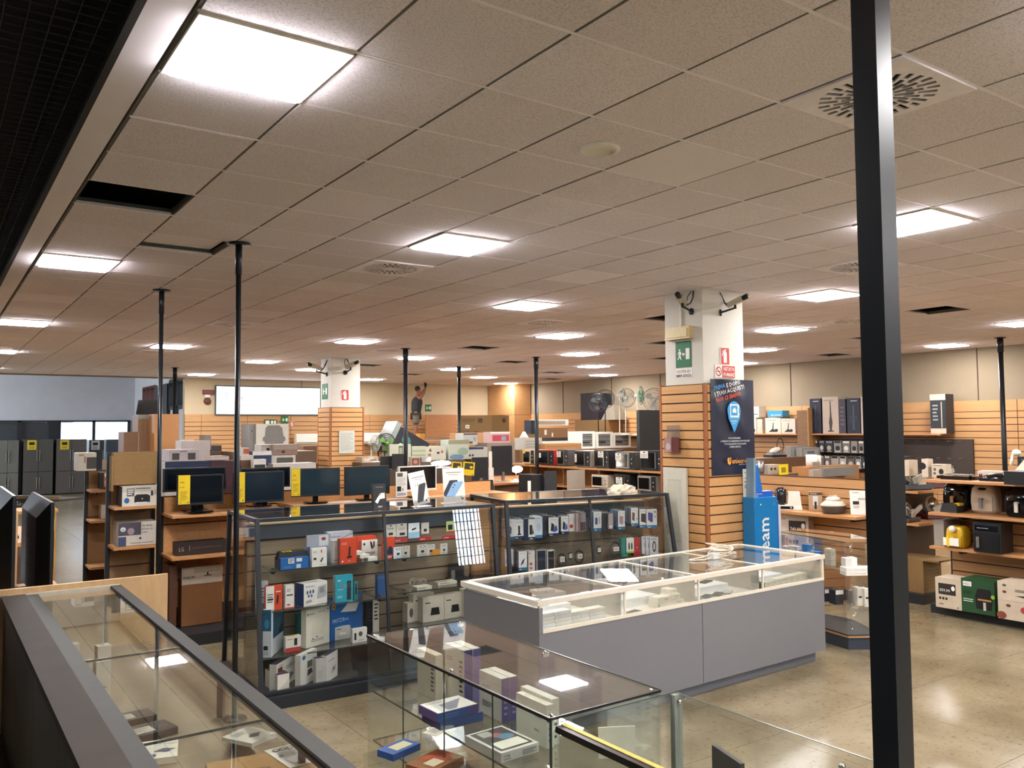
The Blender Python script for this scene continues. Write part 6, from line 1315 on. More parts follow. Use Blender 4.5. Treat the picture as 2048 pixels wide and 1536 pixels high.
cbox('dark_hob_row', 'dark range of hobs behind the fridges', 'hob', 1078, 1152, 876, 884, 14.2, '#2c2824', (), .4)
cbox('counter_block', 'brown block under the dark hob range', 'counter', 1070, 1200, 884, 985, 14.25, '#7d5c3c', (), .6, zf=0)
cbox('white_bucket', 'white cylinder shaped box left of the small fridges', 'box', 1148, 1161, 869, 885, 14.4, '#d5ccbd', (), .25)
A = onY(1076, 851, 15.0); Cc = onY(1137, 851, 15.0); w = Cc.x-A.x
b = B(); b.box(0, w, 0, .5, 0, .16, WHT, top=(-.0, .0, .0, .1)); b.box(.02, w-.12, -.01, 0, .03, .12, mt('#a59c8c', .5)); one('cooker_hood', b, 'long white cooker hood lying on brown cartons', 'hood', (A.x, 15.0, A.z))
cbox('carton', 'brown cartons under the white cooker hood', ct, 1077, 1135, 856, 876, 15.0, '#8d6a48', [('r', .2, .3, .28, .8, 'w'), ('r', .45, .1, .5, .5, 'w')], .5)
cbox('carton', 'tall brown block holding the cooker hood cartons', ct, 1079, 1140, 876, 985, 14.98, '#8a6746', (), .6, zf=0)
for o in list(bpy.data.objects)[-2:-1]: pass
cbox('grey_carton', 'grey white carton stack left of the long brown carton', ct, 1048, 1084, 876, 900, 13.6, '#a8a49a', [('l', .1, .1, .9, .8, 3, '#8d897f')], .4)
cbox('counter_block', 'brown block under the grey white carton stack', 'counter', 1040, 1081, 900, 985, 13.2, '#7d5c3c', (), .85, zf=0)
b = B(); A = onY(1053, 877, 13.7); b.lathe([(.0, 0), (.13, 0), (.05, .13), (.03, .17)], WHT, Matrix.Translation((0, 0, 0)), 12); one('white_lampshade', b, 'crumpled white cone shaped lampshade on the grey carton stack', 'lampshade', (A.x, 13.8, A.z))
b = B(); A = onY(1062, 868, 14.8); b.box(0, .15, 0, .3, 0, .36, mt('#1d2733', .4)); one('blue_black_box', b, 'dark blue box by the corner column', 'box', (A.x, 14.8, A.z)); b = B(); b.box(-.02, .17, 0, .4, 0, A.z-.001, CARD2); one('carton', b, 'brown block under the dark blue box', ct, (A.x, 14.8, 0))
# far right shelf with tower fans and the hanging hood
b = B(); b.box(0, .55, 0, 7.2, 0, .04, SHELF); b.box(.3, .55, 0, 7.2, -.9, 0, CARD2); one('long_shelf', b, 'long shelf on the right wall carrying the pedestal fans', 'shelf', (15.2, 12.0, 1.96))
b = B(); A = onX(1145, 846, 14.6); b.box(0, .5, 0, .75, 0, .78, mt('#241f2c', .35)); b.box(-.02, 0, -.02, .77, -.02, .80, mt('#1b1720', .4)); one('black_hood', b, 'large black box shaped hood high on the right wall', 'hood', (15.27, 15.6, 2.42))
b = B(); A = onX(1190, 842, 15.0); b.faces([(0, 0, 0), (.6, 0, 0), (.6, .5, 0), (0, .5, 0), (.2, .12, .42), (.4, .12, .42), (.4, .38, .42), (.2, .38, .42)], [(0,3,2,1), (4,5,6,7), (0,1,5,4), (1,2,6,5), (2,3,7,6), (3,0,4,7)], mt('#8f8778', .3, .5), Matrix.Rotation(-PI/2, 4, 'Z')); one('steel_hood', b, 'small pyramid shaped steel hood beside the black one', 'hood', (15.2, 15.4, 2.42))
b = B(); b.box(-.4, .3, 0, 1.3, 0, .42, CARD2); one('carton', b, 'brown carton pile under the black hood', ct, (15.45, 15.1, 2.001))
PB2 = mt('#b98a55', .6)
fan('pale caged pedestal fan behind a white card near the black hood', 1196, 806, 14.6, .25, mt('#8a8d88', .4), CD, None, 2.0, -.8, 0, BLK)
fan('dark pedestal fan with black cage right of the black hood', 1210, 798, 13.95, .25, mt('#30414a', .4), CD, None, 2.0, -.7, 0, BLK)
fan('white pedestal fan with pale blades on the right wall shelf', 1251, 796, 13.3, .25, mt('#e4e2d5', .4), CGY, None, 2.0, -.6, 0, WHT)
fan('mint green pedestal fan turned sideways on the right wall shelf', 1276, 791, 12.75, .23, mt('#8fd3ae', .4), mt('#86b59b', .4), None, 2.0, .5, 0, WHT)
fan('blue bladed fan turned sideways behind the white one', 1240, 791, 13.7, .20, mt('#3f4fa8', .4), CGY, None, 2.0, .6, 0, WHT)
fan('large pale caged fan wrapped in plastic by the pillar', 1307, 800, 12.5, .30, mt('#9a978c', .4), CGY, None, 2.0, -.6, 0, WHT)
b = B(); b.box(0, .02, 0, .9, 0, .0, WHT) if False else None; 
b = B(); b.box(0, 1.0, 0, 3.0, 0, 1.958, wood('#a87545', 'wood_wall_block', (2, 2, 9))); one('wall_block', b, 'brown wooden block under the pedestal fans', 'block', (14.15, 12.1, 0)) if False else None
cbox('black_tall_fridge', 'tall dark grey green panel standing left of the large pillar', 'fridge', 1281, 1322, 820, 985, 12.3, '#23282a', (), .10, zf=0)
# ------------------------------------------------------------------ right wall shelves with vacuum cleaner cartons
def wshelf(label, y0, y1, z, x0=15.35):
    b = B(); b.box(0, 15.765-x0, 0, y1-y0, -.03, 0, SHELF)
    return one('wall_shelf', b, label, 'shelf', (x0, y0, z))
ya, yb = onX(1792, 866, 15.35).y, onX(1608, 864, 15.35).y
wshelf('shelf on the right wall carrying the tall vacuum cleaner cartons', ya-.9, yb, 2.03)
yc, yd = onX(1593, 864, 15.35).y, onX(1498, 863, 15.35).y
wshelf('shelf on the right wall with the white vacuum cartons near the pillar', yc, yd+.4, 2.03)
b = B(); b.box(0, .5, 0, .03, 0, 1.35, wood('#a57a4a', 'divider', (2, 2, 9))); b.box(.0, .5, .03, .3, 0, 1.3, wood('#7d5a38', 'divider_side', (2, 2, 9)))
one('shelf_divider', b, 'upright brown divider panel between the right wall shelves', 'panel', (15.26, onX(1593, 900, 15.3).y-.36, 1.25))
def vac(name, label, xl, xr, yt, body, f, zs=2.031, dep=.3, X=15.40):
    A = onX(xl, 865, X); Cc = onX(xr, 865, X); w = A.y-Cc.y; h = upto(Cc, (xl+xr)/2, yt)-zs
    b = B(); b.box(0, w, 0, dep, 0, h, col(body)); b.art((0, 0, 0), (1, 0, 0), (0, 0, 1), w, h, f); return one(name, b, label, 'carton', (X, A.y, zs), -PI/2)
STK = [('p', [(.44, .08), (.56, .08), (.62, .3), (.56, .5), (.52, .88), (.47, .88), (.46, .5), (.40, .3)], '#3b3430'), ('p', [(.34, .05), (.66, .05), (.7, .08), (.3, .08)], 'k'), ('l', .1, .86, .7, .93, 1, 'g')]
DKB = [('l', .3, .9, .8, .94, 1, 'c'), ('r', .44, .1, .56, .8, '#3a4555'), ('l', .2, .3, .8, .5, 3, '#2c3444')]
vac('vacuum_carton', 'navy tall carton at the left end of the vacuum shelf', 1621, 1643, 797, '#141a2c', DKB)
vac('vacuum_carton', 'tall white carton with a brown upright vacuum picture', 1646, 1678, 793, '#b8a898', STK)
vac('vacuum_carton', 'narrow dark side carton behind the first white vacuum carton', 1679, 1692, 798, '#3c3640', [('l', .2, .2, .8, .8, 5, '#5a5460')])
vac('vacuum_carton', 'navy tall carton in the middle of the vacuum shelf', 1695, 1721, 796, '#161c2e', DKB)
vac('vacuum_carton', 'tall white carton with a slim vacuum picture right of the middle navy one', 1723, 1748, 792, '#bdaea3', STK+[('r', .3, .7, .7, .76, 'G')])
vac('vacuum_carton', 'grey teal carton with a white top and foot near the thick post', 1753, 1778, 796, '#3d4a4e', [('r', 0, .88, 1, 1, '#cfc5b5'), ('r', 0, 0, 1, .1, '#cfc5b5'), ('l', .3, .2, .8, .7, 4, '#6d7a7e')])
vac('vacuum_carton', 'black and white carton with a silver wand picture right of the thick post', 1862, 1893, 788, '#24262a', [('r', 0, .85, 1, 1, '#c4b5a2'), ('r', 0, 0, 1, .13, '#c4b5a2'), ('r', .7, .15, .76, .8, 's'), ('l', .15, .3, .5, .75, 5, '#8f9295')])
VW = [('p', [(.2, .1), (.45, .3), (.5, .7), (.55, .7), (.52, .3), (.75, .1)], 'k'), ('e', .7, .2, .12, .1, 'k'), ('l', .1, .8, .7, .9, 1, 'g')]
vac('vacuum_carton', 'white vacuum carton with a black hose picture by the poster', 1500, 1513, 836, '#c9bcab', VW)
vac('vacuum_carton', 'narrow white carton beside the one with a hose picture', 1514, 1525, 838, '#bdb09e', ())
vac('vacuum_carton', 'white carton with black loops under the blue one', 1531, 1562, 836, '#cdc0b0', VW)
vac('vacuum_carton', 'white carton with black loops next to the divider panel', 1563, 1591, 837, '#c9bcac', VW)
for k, (xa, xb, yt, yb_, c, nm) in enumerate(((1535, 1565, 821, 834, '#2a86b5', 'small blue carton on the white vacuum cartons'), (1500, 1518, 813, 835, '#c9bcab', 'small white carton with black dots on the shelf by the poster'))):
    A = onX(xa, yb_, 15.42); Cc = onX(xb, yb_, 15.42); w = A.y-Cc.y; zt = upto(Cc, xb, yt); h = zt-A.z; b = B(); b.box(0, w, 0, .25, 0, h, col(c)); b.art((0, 0, 0), (1, 0, 0), (0, 0, 1), w, h, [('e', .3, .3, .06, .1, 'w' if k == 0 else 'k'), ('l', .4, .2, .9, .35, 1, 'w' if k == 0 else 'k')]); one('carton', b, nm, 'carton', (15.42, A.y, A.z), -PI/2)
# hanging accessory packs below the shelf
t = thing('accessory_rack', 'dark wall rack of hooks with vacuum accessories under the vacuum shelf', 'rack', (15.72, 5.2, 0)); b = B(); b.box(0, .04, 0, 3.9, 1.2, 1.92, mt('#3a2f28', .6)); b.build('back_board', t)
hk = B().rod((-.25, 0, 0), (0, 0, 0), .005, STEEL, 5).build('hook', t)
for k in range(18):
    for z in (1.88, 1.55):
        o = hk if (k, z) == (0, 1.88) else hk.copy(); o.location = (0, .15+.21*k, z)
        if o is not hk: COL.objects.link(o)
random.seed(12)
cl = ['#5a5550', '#8d8a84', '#3a3f4a', '#b5b0a5', '#77736d', '#9a958c', '#2f3238']
n = 0
for row, (py0, py1, z) in enumerate(((878, 900, 1.88), (903, 925, 1.55))):
    x = 1606
    while x < 1780:
        wd = random.choice((11, 13, 15)); A = onX(x, py1, 15.5); Cc = onX(x+wd, py1, 15.5); w = A.y-Cc.y; c = random.choice(cl); lab = 'hanging vacuum accessory pack in the %s row under the vacuum shelf' % ('upper', 'lower')[row]
        if row == 0 and x > 1730: c = '#b5822e'; lab = 'hanging orange dust bag pack near the thick post'
        b = B(); b.box(0, w, 0, .02, 0, .26, col(c)); b.art((0, 0, 0), (1, 0, 0), (0, 0, 1), w, .26, [('r', .1, .82, .9, .98, random.choice(['w', 'g', 'k'])), ('e', .5, .4, .3, .2, random.choice(['k', 'w', 's'])), ('l', .2, .05, .8, .18, 1, 'w')])
        one('accessory_pack', b, lab, 'pack', (15.5, A.y, z-.27), -PI/2, group=lab.replace('hanging ', '')+'s'); x += wd+2; n += 1
# ------------------------------------------------------------------ kitchen appliances gondola behind the blue display
KX = 8.85
KG = thing('kitchen_shelving', 'slatted beech shelving with food processors behind the blue display', 'shelving', (KX, 3.13, 0)); L = 2.6
b = B(); b.box(.42, .46, .0, L, 0, 1.50, GROOVE); b.build('back_panel', KG)
s0 = B().box(.405, .419, .05, L, 0, .113, BEECH); o = None; z = 1.50
while z-.128 > .05:
    z -= .128
    if o is None: o = s0.build('slat', KG, (0, 0, z))
    else: c = o.copy(); COL.objects.link(c); c.location.z = z
b = B(); b.box(.36, .46, -.03, .0, 0, 1.50, FRM); b.box(.46, 1.6, -.0, .04, 0, 1.5, mt('#4a3524', .6)); b.build('upright', KG)
for z, d in ((1.05, .42), (.62, .02)):
    if d > .1:
        b = B(); b.box(.40-d, .40, .12, L, z-.035, z, SHELF); s_ = b.build('shelf', KG); b = B(); b.box(.02, .40, .2, .22, z-.07, z-.036, BLK); b.build('bracket', s_)
b = B(); b.box(.0, .4, .0, L, 0, .12, FRM); b.box(.46, 1.62, -.45, -.03, 0, .12, FRM); b.build('plinth', KG)
for z in (1.38, .98):
    b = B(); b.box(.47, 1.6, -.42, -.002, z-.03, z, SHELF); s_ = b.build('shelf', KG); b = B(); b.box(.55, .57, -.3, -.002, z-.06, z-.031, BLK); b.build('bracket', s_)
z = 1.05
# white food processor base
def at(px, py, z): p = onZ(px, py, z); return p
A = at(1598, 1016, z); t = thing('food_processor', 'white food processor with a black control strip and dark jug', 'food processor', (9.0, 4.36, z+.001), -.9)
b = B(); b.box(-.17, .17, 0, .26, 0, .06, WHT, top=(.01, .01, .02, 0)); b.box(-.02, .16, .02, .24, .06, .24, WHT, top=(.01, .02, .02, .02)); b.build('base', t)
b = B(); b.box(-.15, .05, -.004, .0, .012, .05, GLOSS); b.rod((.02, -.004, .03), (.02, -.015, .03), .014, CHR, 12); b.build('control_strip', t)
b = B(); b.lathe([(.06, .06), (.075, .10), (.08, .27), (.07, .28)], mt('#23242a', .1), Matrix.Translation((-.11, .12, 0)), 18); b.rod((-.11, .12, .28), (-.11, .12, .30), .04, BLK, 12); b.build('jug', t)
# steamer / multicooker
A = at(1658, 1028, z); t = thing('pressure_steamer', 'round white steamer with a dark grey bowl and domed lid', 'steamer', (9.06, 3.72, z+.001))
b = B(); b.lathe([(.12, 0), (.15, .01), (.175, .09), (.18, .10)], mt('#55565a', .4), None, 28, 1.0, .8); b.build('bowl', t)
b = B(); b.lathe([(.185, .10), (.19, .115), (.12, .165), (.10, .17)], mt('#dcd2c2', .3), None, 28, 1.0, .8); b.build('rim', t)
b = B(); b.lathe([(.10, .17), (.09, .20), (.05, .22), (.01, .225)], mt('#d9d3c8', .2), None, 24); b.box(-.07, .07, -.012, .012, .215, .235, mt('#cfc5b5', .3)); b.build('lid', t)
A = at(1692, 1018, z); b = B(); b.box(0, .22, 0, .004, 0, .31, col('w'), Matrix.Rotation(-.14, 4, 'X')); b.art((0, 0, 0), (1, 0, 0), (0, 0, 1), .22, .31, [('l', .15, .88, .5, .93, 1, 'G'), ('r', .15, .42, .5, .56, 'k'), ('l', .45, .6, .9, .68, 2, 'k'), ('l', .15, .25, .5, .38, 2, 'g'), ('e', .9, .08, .02, .02, 'k')], .0008, Matrix.Rotation(-.14, 4, 'X'))
one('price_sheet', b, 'tilted white price sheet beside the steamer', 'sheet', (9.05, 3.46, z+.004), -.75)
b = B(); b.box(0, .17, 0, .10, 0, .25, col('#b59a78')); b.art((0, 0, 0), (1, 0, 0), (0, 0, 1), .17, .25, [('r', 0, .85, 1, 1, '#4a3a30'), ('r', .3, .3, .7, .8, 'c'), ('r', .42, .1, .58, .5, 'k'), ('l', .1, .88, .6, .95, 1, 'w')]); A = at(1612, 1006, z)
one('mixer_carton', b, 'narrow carton with a mixer picture behind the steamer', 'carton', (9.10, 4.12, z+.001), -.9)
# lower box on the floor deck of this run: Moulinex carton
A = onX(1573, 1062, 8.87); Cc = onX(1640, 1062, 8.87)
b = B(); b.box(0, .50, 0, .27, 0, .48, col('#cbbfb2')); b.art((0, 0, 0), (1, 0, 0), (0, 0, 1), .50, .48, [('t', .03, .84, .10, 'Moulinex', '#b3262c', .38), ('r', .47, .42, .93, .82, '#2c2a28'), ('t', .5, .52, .17, '749,90', 'w', .3), ('e', .86, .68, .05, .08, 'w'), ('r', .47, .18, .54, .28, 'k'), ('r', .57, .18, .63, .28, 'k'), ('r', .66, .18, .72, .28, 'k'), ('r', .22, .02, .36, .4, 'k'), ('r', .38, .05, .44, .35, 'r'), ('r', .06, .08, .2, .45, '#a59a90')])
b.art((.5, 0, 0), (0, 1, 0), (0, 0, 1), .27, .48, [('t', .05, .84, .08, 'Moulinex', 'G', .5), ('e', .2, .6, .1, .14, '#8f857c'), ('e', .8, .2, .08, .12, '#8f857c'), ('l', .4, .4, .8, .6, 2, '#a39a90')])
one('processor_carton', b, 'white and grey Moulinex carton with a black 749 price plate', 'carton', (8.87, 4.56, .521), -1.25)
b = B(); b.box(-.0, .385, 0, 1.5, 0, .519-.121, wood('#8f6238', 'shelf_back', (1, 1, 20))); one('storage_box', b, 'brown storage box under the white and grey processor carton', 'box', (8.86, 3.30, .121))
bb = B(); bb.ell((0, 0, .11), .08, .08, .11, mt('#1c1d20', .15)); bb.lathe([(.07, 0), (.07, .03), (.04, .04)], BLK); A = onX(1566, 1060, 8.95); one('glass_blender', bb, 'dark glass blender jug left of the white processor carton', 'blender', (9.02, 4.68, .521))
# items on the upper level behind: irons, slicers, cordless
cbox('shelf_run', 'dark shelf run with irons behind the food processors', 'shelving', 1500, 1600, 952, 1090, 6.2, '#5f4530', (), .5, zf=0)
zi = onY(1500, 952, 6.2).z
cbox('small_carton', 'small yellow card sign on the iron shelf', 'card', 1559, 1577, 929, 950, 6.15, 'y', [('r', .2, .2, .7, .7, '#8a7a20')], .01)
cbox('steel_kettle_box', 'pale carton with black drawings on the iron shelf', 'carton', 1536, 1560, 930, 951, 6.3, '#b0a294', [('e', .3, .6, .1, .12, 'k'), ('e', .6, .6, .1, .12, 'k')], .15)
b = B(); b.rod((0, 0, 0), (0, 0, .23), .085, STEEL, 18); b.box(.08, .12, -.02, .02, .05, .2, BLK); A = onY(1553, 985, 6.0); one('steel_jug', b, 'brushed steel jug behind the white food processor', 'jug', (A.x, 6.35, zi+.001))
# ironing / steam generator further back
cbox('shelf_run', 'low brown shelf run carrying the white steam iron near the wall', 'shelving', 1500, 1625, 918, 1000, 8.2, '#6a4c33', (), .6, zf=0)
zs = onY(1500, 918, 8.2).z
A = onY(1545, 918, 8.4); t = thing('steam_iron', 'white steam generator iron with a looping black hose', 'iron', (A.x, 8.4, zs+.001), -.1); 
b = B(); b.box(0, .42, 0, .25, 0, .05, BLK); b.box(.02, .36, .02, .22, .05, .10, STEEL, top=(.03, .06, .02, .02)); b.build('base', t)
b = B(); T = Matrix.Translation((.2, .12, .14)) @ Matrix.Rotation(-.25, 4, 'Y'); b.ell((0, 0, 0), .16, .06, .06, mt('#d8d2c5', .3), 16, 8, T); b.box(-.14, .13, -.05, .05, -.05, -.035, BLK, T); b.build('body', t)
b = B(); T = Matrix.Translation((.34, .1, .24)) @ Matrix.Rotation(PI/2, 4, 'X'); b.ring((0, 0, 0), .12, .010, BLK, T @ Matrix.Diagonal((.8, 1.3, 1, 1)), 24, 5); b.build('hose', t)
for k, (xa, xb, yt, Y) in enumerate(((1582, 1618, 893, 8.5), (1604, 1640, 896, 8.3))): cbox('clear_pack', 'clear plastic wrapped grey appliance on the iron run, %s one' % ('left', 'right')[k], 'pack', xa, xb, yt, 918, Y, '#8f8d89', [('r', .1, .1, .9, .8, '#a5a39d'), ('r', .3, .3, .7, .6, '#6d6b68')], .15, zf=zs)
cbox('shelf_run', 'beech shelf run with white kitchen machines near the post', 'shelving', 1620, 1720, 935, 1000, 7.2, '#a87545', (), .4, zf=0)
zq = onY(1620, 935, 7.2).z
b = B(); b.rod((0, 0, 0), (0, 0, .24), .11, WHT, 20); b.rod((.22, .02, 0), (.22, .02, .22), .07, WHT, 16); b.box(-.1, .1, -.11, -.09, .03, .10, mt('#8d857a')); A = onY(1625, 935, 7.3); one('white_machine', b, 'round white kitchen machine with a beige strip', 'appliance', (A.x+.05, 7.35, zq+.001))
cbox('carton', 'brown and grey carton with a mixer drawing near the round white machine', 'carton', 1627, 1644, 940, 962, 6.9, '#a39384', [('r', .2, .1, .8, .6, '#7d7068')], .1, zf=0)
cbox('metal_box', 'long grey metal box front on the kitchen run', 'box', 1648, 1712, 937, 954, 6.95, '#7b7975', (), .4)
# meat slicers
def slicer(label, loc, rz, red=True, k=1.0):
    t = thing('meat_slicer', label, 'slicer', loc, rz); t.scale = (k, k, k); bc = mt('#5a1f22', .3) if red else mt('#3a3836', .4)
    b = B(); b.box(-.22, .24, 0, .26, .012, .07, bc, top=(.01, .01, .01, .01)); 
    for x, y in ((-.19, .03), (.2, .03), (-.19, .23), (.2, .23)): b.rod((x, y, 0), (x, y, .013), .015, BLK)
    b.build('base', t)
    b = B(); T = Matrix.Translation((-.02, .12, .20)) @ Matrix.Rotation(PI/2-.2, 4, 'X'); b.lathe([(.12, -.02), (.125, 0), (.12, .02), (.05, .035)], mt('#c9c2b4', .25, .2), T, 24); b.build('blade_guard', t)
    b = B(); b.rod(T @ Vector((0, 0, .036)), T @ Vector((0, 0, .042)), .10, CHR, 24); b.build('blade', t)
    b = B(); T2 = Matrix.Translation((.02, .0, .17)) @ Matrix.Rotation(-.35, 4, 'Y'); b.box(-.16, .22, -.03, .0, -.03, .05, mt('#b9b4a6', .3, .3), T2); b.box(.18, .26, -.03, -.0, .03, .05, BLK, T2); b.build('carriage', t)
    b = B(); b.rbox(.02, .18, .06, .24, .07, .20, mt('#cfc6b5', .35), .03); b.build('motor_housing', t); b = B(); b.rod((-.19, .1, .1), (-.19, .03, .1), .022, BLK, 12); b.build('knob', t)
    return t
slicer('white and grey meat slicer wrapped in plastic left of the thick post', (9.55, 2.80, 1.381), -.25, False, .95)
slicer('second meat slicer on a dark red base behind the thick post', (10.02, 2.80, 1.381), -.25, True, .95)
slicer('meat slicer on a dark red base on the lower shelf', (10.05, 2.84, .981), -.25, True, .9)
slicer('small meat slicer with a grey disc at the left of the lower shelf', (9.50, 2.86, .981), .1, False, .75)
b = B(); b.box(0, .42, 0, .5, 0, .42, CARD2); b.box(0, .42, -.2, 0, .40, .42, CARD2, Matrix.Rotation(.0, 4, 'X')); b.art((0, 0, 0), (1, 0, 0), (0, 0, 1), .42, .40, [('l', .1, .1, .9, .7, 6, '#6a5034')]); one('open_carton', b, 'open brown carton on the floor deck right of the glass corner case', 'carton', (9.40, 2.72, .121))
# ------------------------------------------------------------------ air fryer shelving at the right edge
AF = thing('air_fryer_shelving', 'black and beech shelving with air fryers at the right edge', 'shelving', (9.0, -1.0, 0)); L = 3.42
b = B(); b.box(0, .6, 0, L, 0, .105, mt('#22272c', .5)); b.build('plinth', AF)
b = B(); b.box(.50, .54, 0, L, .105, 1.56, GROOVE); b.build('back_panel', AF)
o = None; z = 1.20; s0 = B().box(.485, .499, .05, L-.02, 0, .11, BEECH)
while z-.125 > .1:
    z -= .125
    if o is None: o = s0.build('slat', AF, (0, 0, z))
    else: c = o.copy(); COL.objects.link(c); c.location.z = z
for z, d, nm in ((1.56, .58, ''), (1.17, .47, ''), (.775, .47, '')):
    b = B(); b.box(.485-d+.0, .484, .02, L, z-.03, z, SHELF); s_ = b.build('shelf', AF); b = B()
    for y in (.6, 1.9, 3.1): b.box(.12, .48, y-.01, y+.01, z-.07, z-.031, BLK); b.rod((.13, y, z-.05), (.10, y, z-.05), .02, BLK, 10)
    b.build('bracket', s_)
b = B(); b.box(.49, .53, L-.04, L, .1, 1.56, FRM); b.build('upright', AF)
def fryer(label, px, py, z, w, h, body, glossy=True, handle='s', rz=-PI/2, bulge=.02, win=False):
    A = onZ(px, py, z); t = thing('air_fryer', label, 'air fryer', (A.x+.02, A.y, z+.001), rz); m = mt(body, .10 if glossy else .35, 0, .04, 6); n = 24
    prof = [(.42, 0), (.46, .015), (.50, .12), (.53, .35), (.52, .62), (.48, .85), (.38, .97), (.25, 1.0)]
    b = B(); vs = []; fs = []
    for r, zz in prof:
        for i in range(n):
            a = 2*PI*i/n; c, s_ = math.cos(a), math.sin(a); e = .45
            vs.append((abs(c)**e*(1 if c > 0 else -1)*r*w, .15+abs(s_)**e*(1 if s_ > 0 else -1)*r*w*.95, zz*h))
    for j in range(len(prof)-1):
        for i in range(n): fs.append((j*n+i, j*n+(i+1) % n, (j+1)*n+(i+1) % n, (j+1)*n+i))
    fs.append(tuple(range(n-1, -1, -1))); fs.append(tuple((len(prof)-1)*n+i for i in range(n)))
    b.faces(vs, fs, m, None, True); b.build('body', t)
    yf = .15-.5*w*.95
    b = B(); b.box(-.018, .018, yf-.05, yf-.03, h*.18, h*.52, col(handle)); b.box(-.018, .018, yf-.03, yf+.02, h*.46, h*.53, col(handle)); b.build('handle', t)
    b = B(); b.box(-w*.40, w*.40, yf-.006, yf+.02, h*.08, h*.56, m); b.build('basket_front', t)
    if win: b = B(); b.ell((0, yf+.05, h*.84), w*.26, .06, h*.07, GLOSS); b.build('display', t)
    else: b = B(); b.box(-w*.15, w*.15, yf-.002, yf+.02, h*.62, h*.66, STEEL); b.build('display', t)
    return t
fryer('glossy black air fryer with a tan handle beside the thick post', 1905, 1022, 1.17, .29, .33, '#0d0d10', True, '#b98d5f')
fryer('cream white air fryer with an oval dark display', 1962, 1027, 1.17, .29, .33, '#dccdb5', False, 'g', -PI/2, win=True)
fryer('glossy black air fryer with a white handle at the right border', 2034, 1036, 1.17, .30, .33, '#0e0e11', True, 'w')
t = fryer('yellow air fryer with a white round dial and price cards', 1902, 1097, .775, .21, .25, '#c9a01c', False, 'y')
b = B(); b.box(-.09, .09, -.018, -.012, .03, .12, col('w')); b.box(-.05, -.02, -.022, -.018, .02, .15, YEL); b.build('price_card', t); b = B(); b.rod((0, .05, .21), (0, .01, .225), .035, WHT, 16); b.build('dial', t)
A = onZ(1975, 1106, .775); t = thing('air_fryer', 'tall matte black digital air fryer on the middle shelf', 'air fryer', (A.x, A.y+.16, .776), -PI/2)
b = B(); b.rbox(0, .31, 0, .30, 0, .33, mt('#1a1b1e', .35), .03); b.build('body', t); b = B(); b.box(.02, .29, -.008, 0, .02, .22, mt('#141518', .3)); b.build('basket_front', t)
b = B(); b.rbox(.05, .085, -.03, -.008, .05, .17, STEEL, .01); b.build('handle', t); b = B(); b.box(.03, .28, -.004, 0, .24, .30, GLOSS); b.art((.03, -.004, .24), (1, 0, 0), (0, 0, 1), .25, .06, [('l', .1, .3, .6, .6, 1, 'g')]); b.build('display', t)
A = onZ(1874, 1014, 1.17); b = B(); b.box(-.1, .1, -.1, .1, 0, .10, BLK, top=(.02, .02, .02, .02)); b.box(-.06, .04, -.11, -.05, .08, .11, YEL); one('toaster', b, 'small black appliance with a yellow tag beside the thick post', 'appliance', (9.25, 2.25, 1.171))
# top shelf goods
z = 1.56
def fx(name, label, cat, px, py, w, d, h, body, f=(), zz=z, rz=-PI/2, l=()):
    A = onZ(px, py, zz); b = B(); b.box(0, w, 0, d, 0, h, col(body)); b.art((0, 0, 0), (1, 0, 0), (0, 0, 1), w, h, f) if f else None
    if l: b.art((0, d, 0), (0, -1, 0), (0, 0, 1), d, h, l)
    return one(name, b, label, cat, (min(A.x, 9.38-.0), A.y, zz+.001), rz)
fx('small_carton', 'white carton with black roses of pasta pictured on the top shelf', 'carton', 1897, 952, .18, .12, .16, '#cabba6', [('e', .65, .45, .17, .22, 'k'), ('e', .22, .6, .1, .12, 'G'), ('e', .2, .3, .1, .1, 'G'), ('l', .1, .85, .7, .93, 1, 'k')])
fx('small_carton', 'white and black curved carton at the left end of the top shelf', 'carton', 1866, 952, .08, .12, .22, '#cfc1ae', [('e', .1, .6, .6, .2, 'k')])
A = onZ(1873, 957, z); t = thing('grill_rack', 'black grill pan with a wire rack on the top shelf', 'grill', (9.10, 1.95, z+.001)); b = B(); b.box(0, .28, 0, .40, .01, .04, GLOSS); b.box(.03, .25, .03, .37, 0, .01, BLK); b.build('pan', t); b = B()
for k in range(9): b.rod((.02, .04+.04*k, .055), (.26, .04+.04*k, .055), .003, STEEL, 5)
b.box(0, .02, 0, .02, .0, .06, BLK); b.build('rack', t)
t = thing('electric_grill', 'glossy black electric grill lid on the top shelf', 'grill', (9.08, 1.52, z+.001)); b = B(); b.ell((.16, .17, .02), .15, .2, .07, GLOSS, 20, 8); b.build('lid', t); b = B(); b.box(.02, .3, .0, .34, 0, .03, GLOSS); b.box(.1, .2, -.06, 0, .02, .04, STEEL); b.build('base', t)
fx('mixer_carton', 'white Moulinex carton behind the glossy grill', 'carton', 1961, 958, .26, .14, .10, '#d2c5b4', [('t', .06, .3, .55, 'Moulinex', '#b3262c', .85)])
fx('black_toaster_oven', 'matte black toaster oven at the right border of the top shelf', 'toaster oven', 2008, 969, .36, .32, .14, '#16171a')
b = B(); b.box(0, .20, 0, .012, 0, .16, mt('#d5c8b5', .5), Matrix.Rotation(.5, 4, 'Y') @ Matrix.Rotation(-.5, 4, 'X')); one('white_tray', b, 'white leaning tray above the Moulinex carton', 'tray', (9.42, 1.62, z+.11), -PI/2)
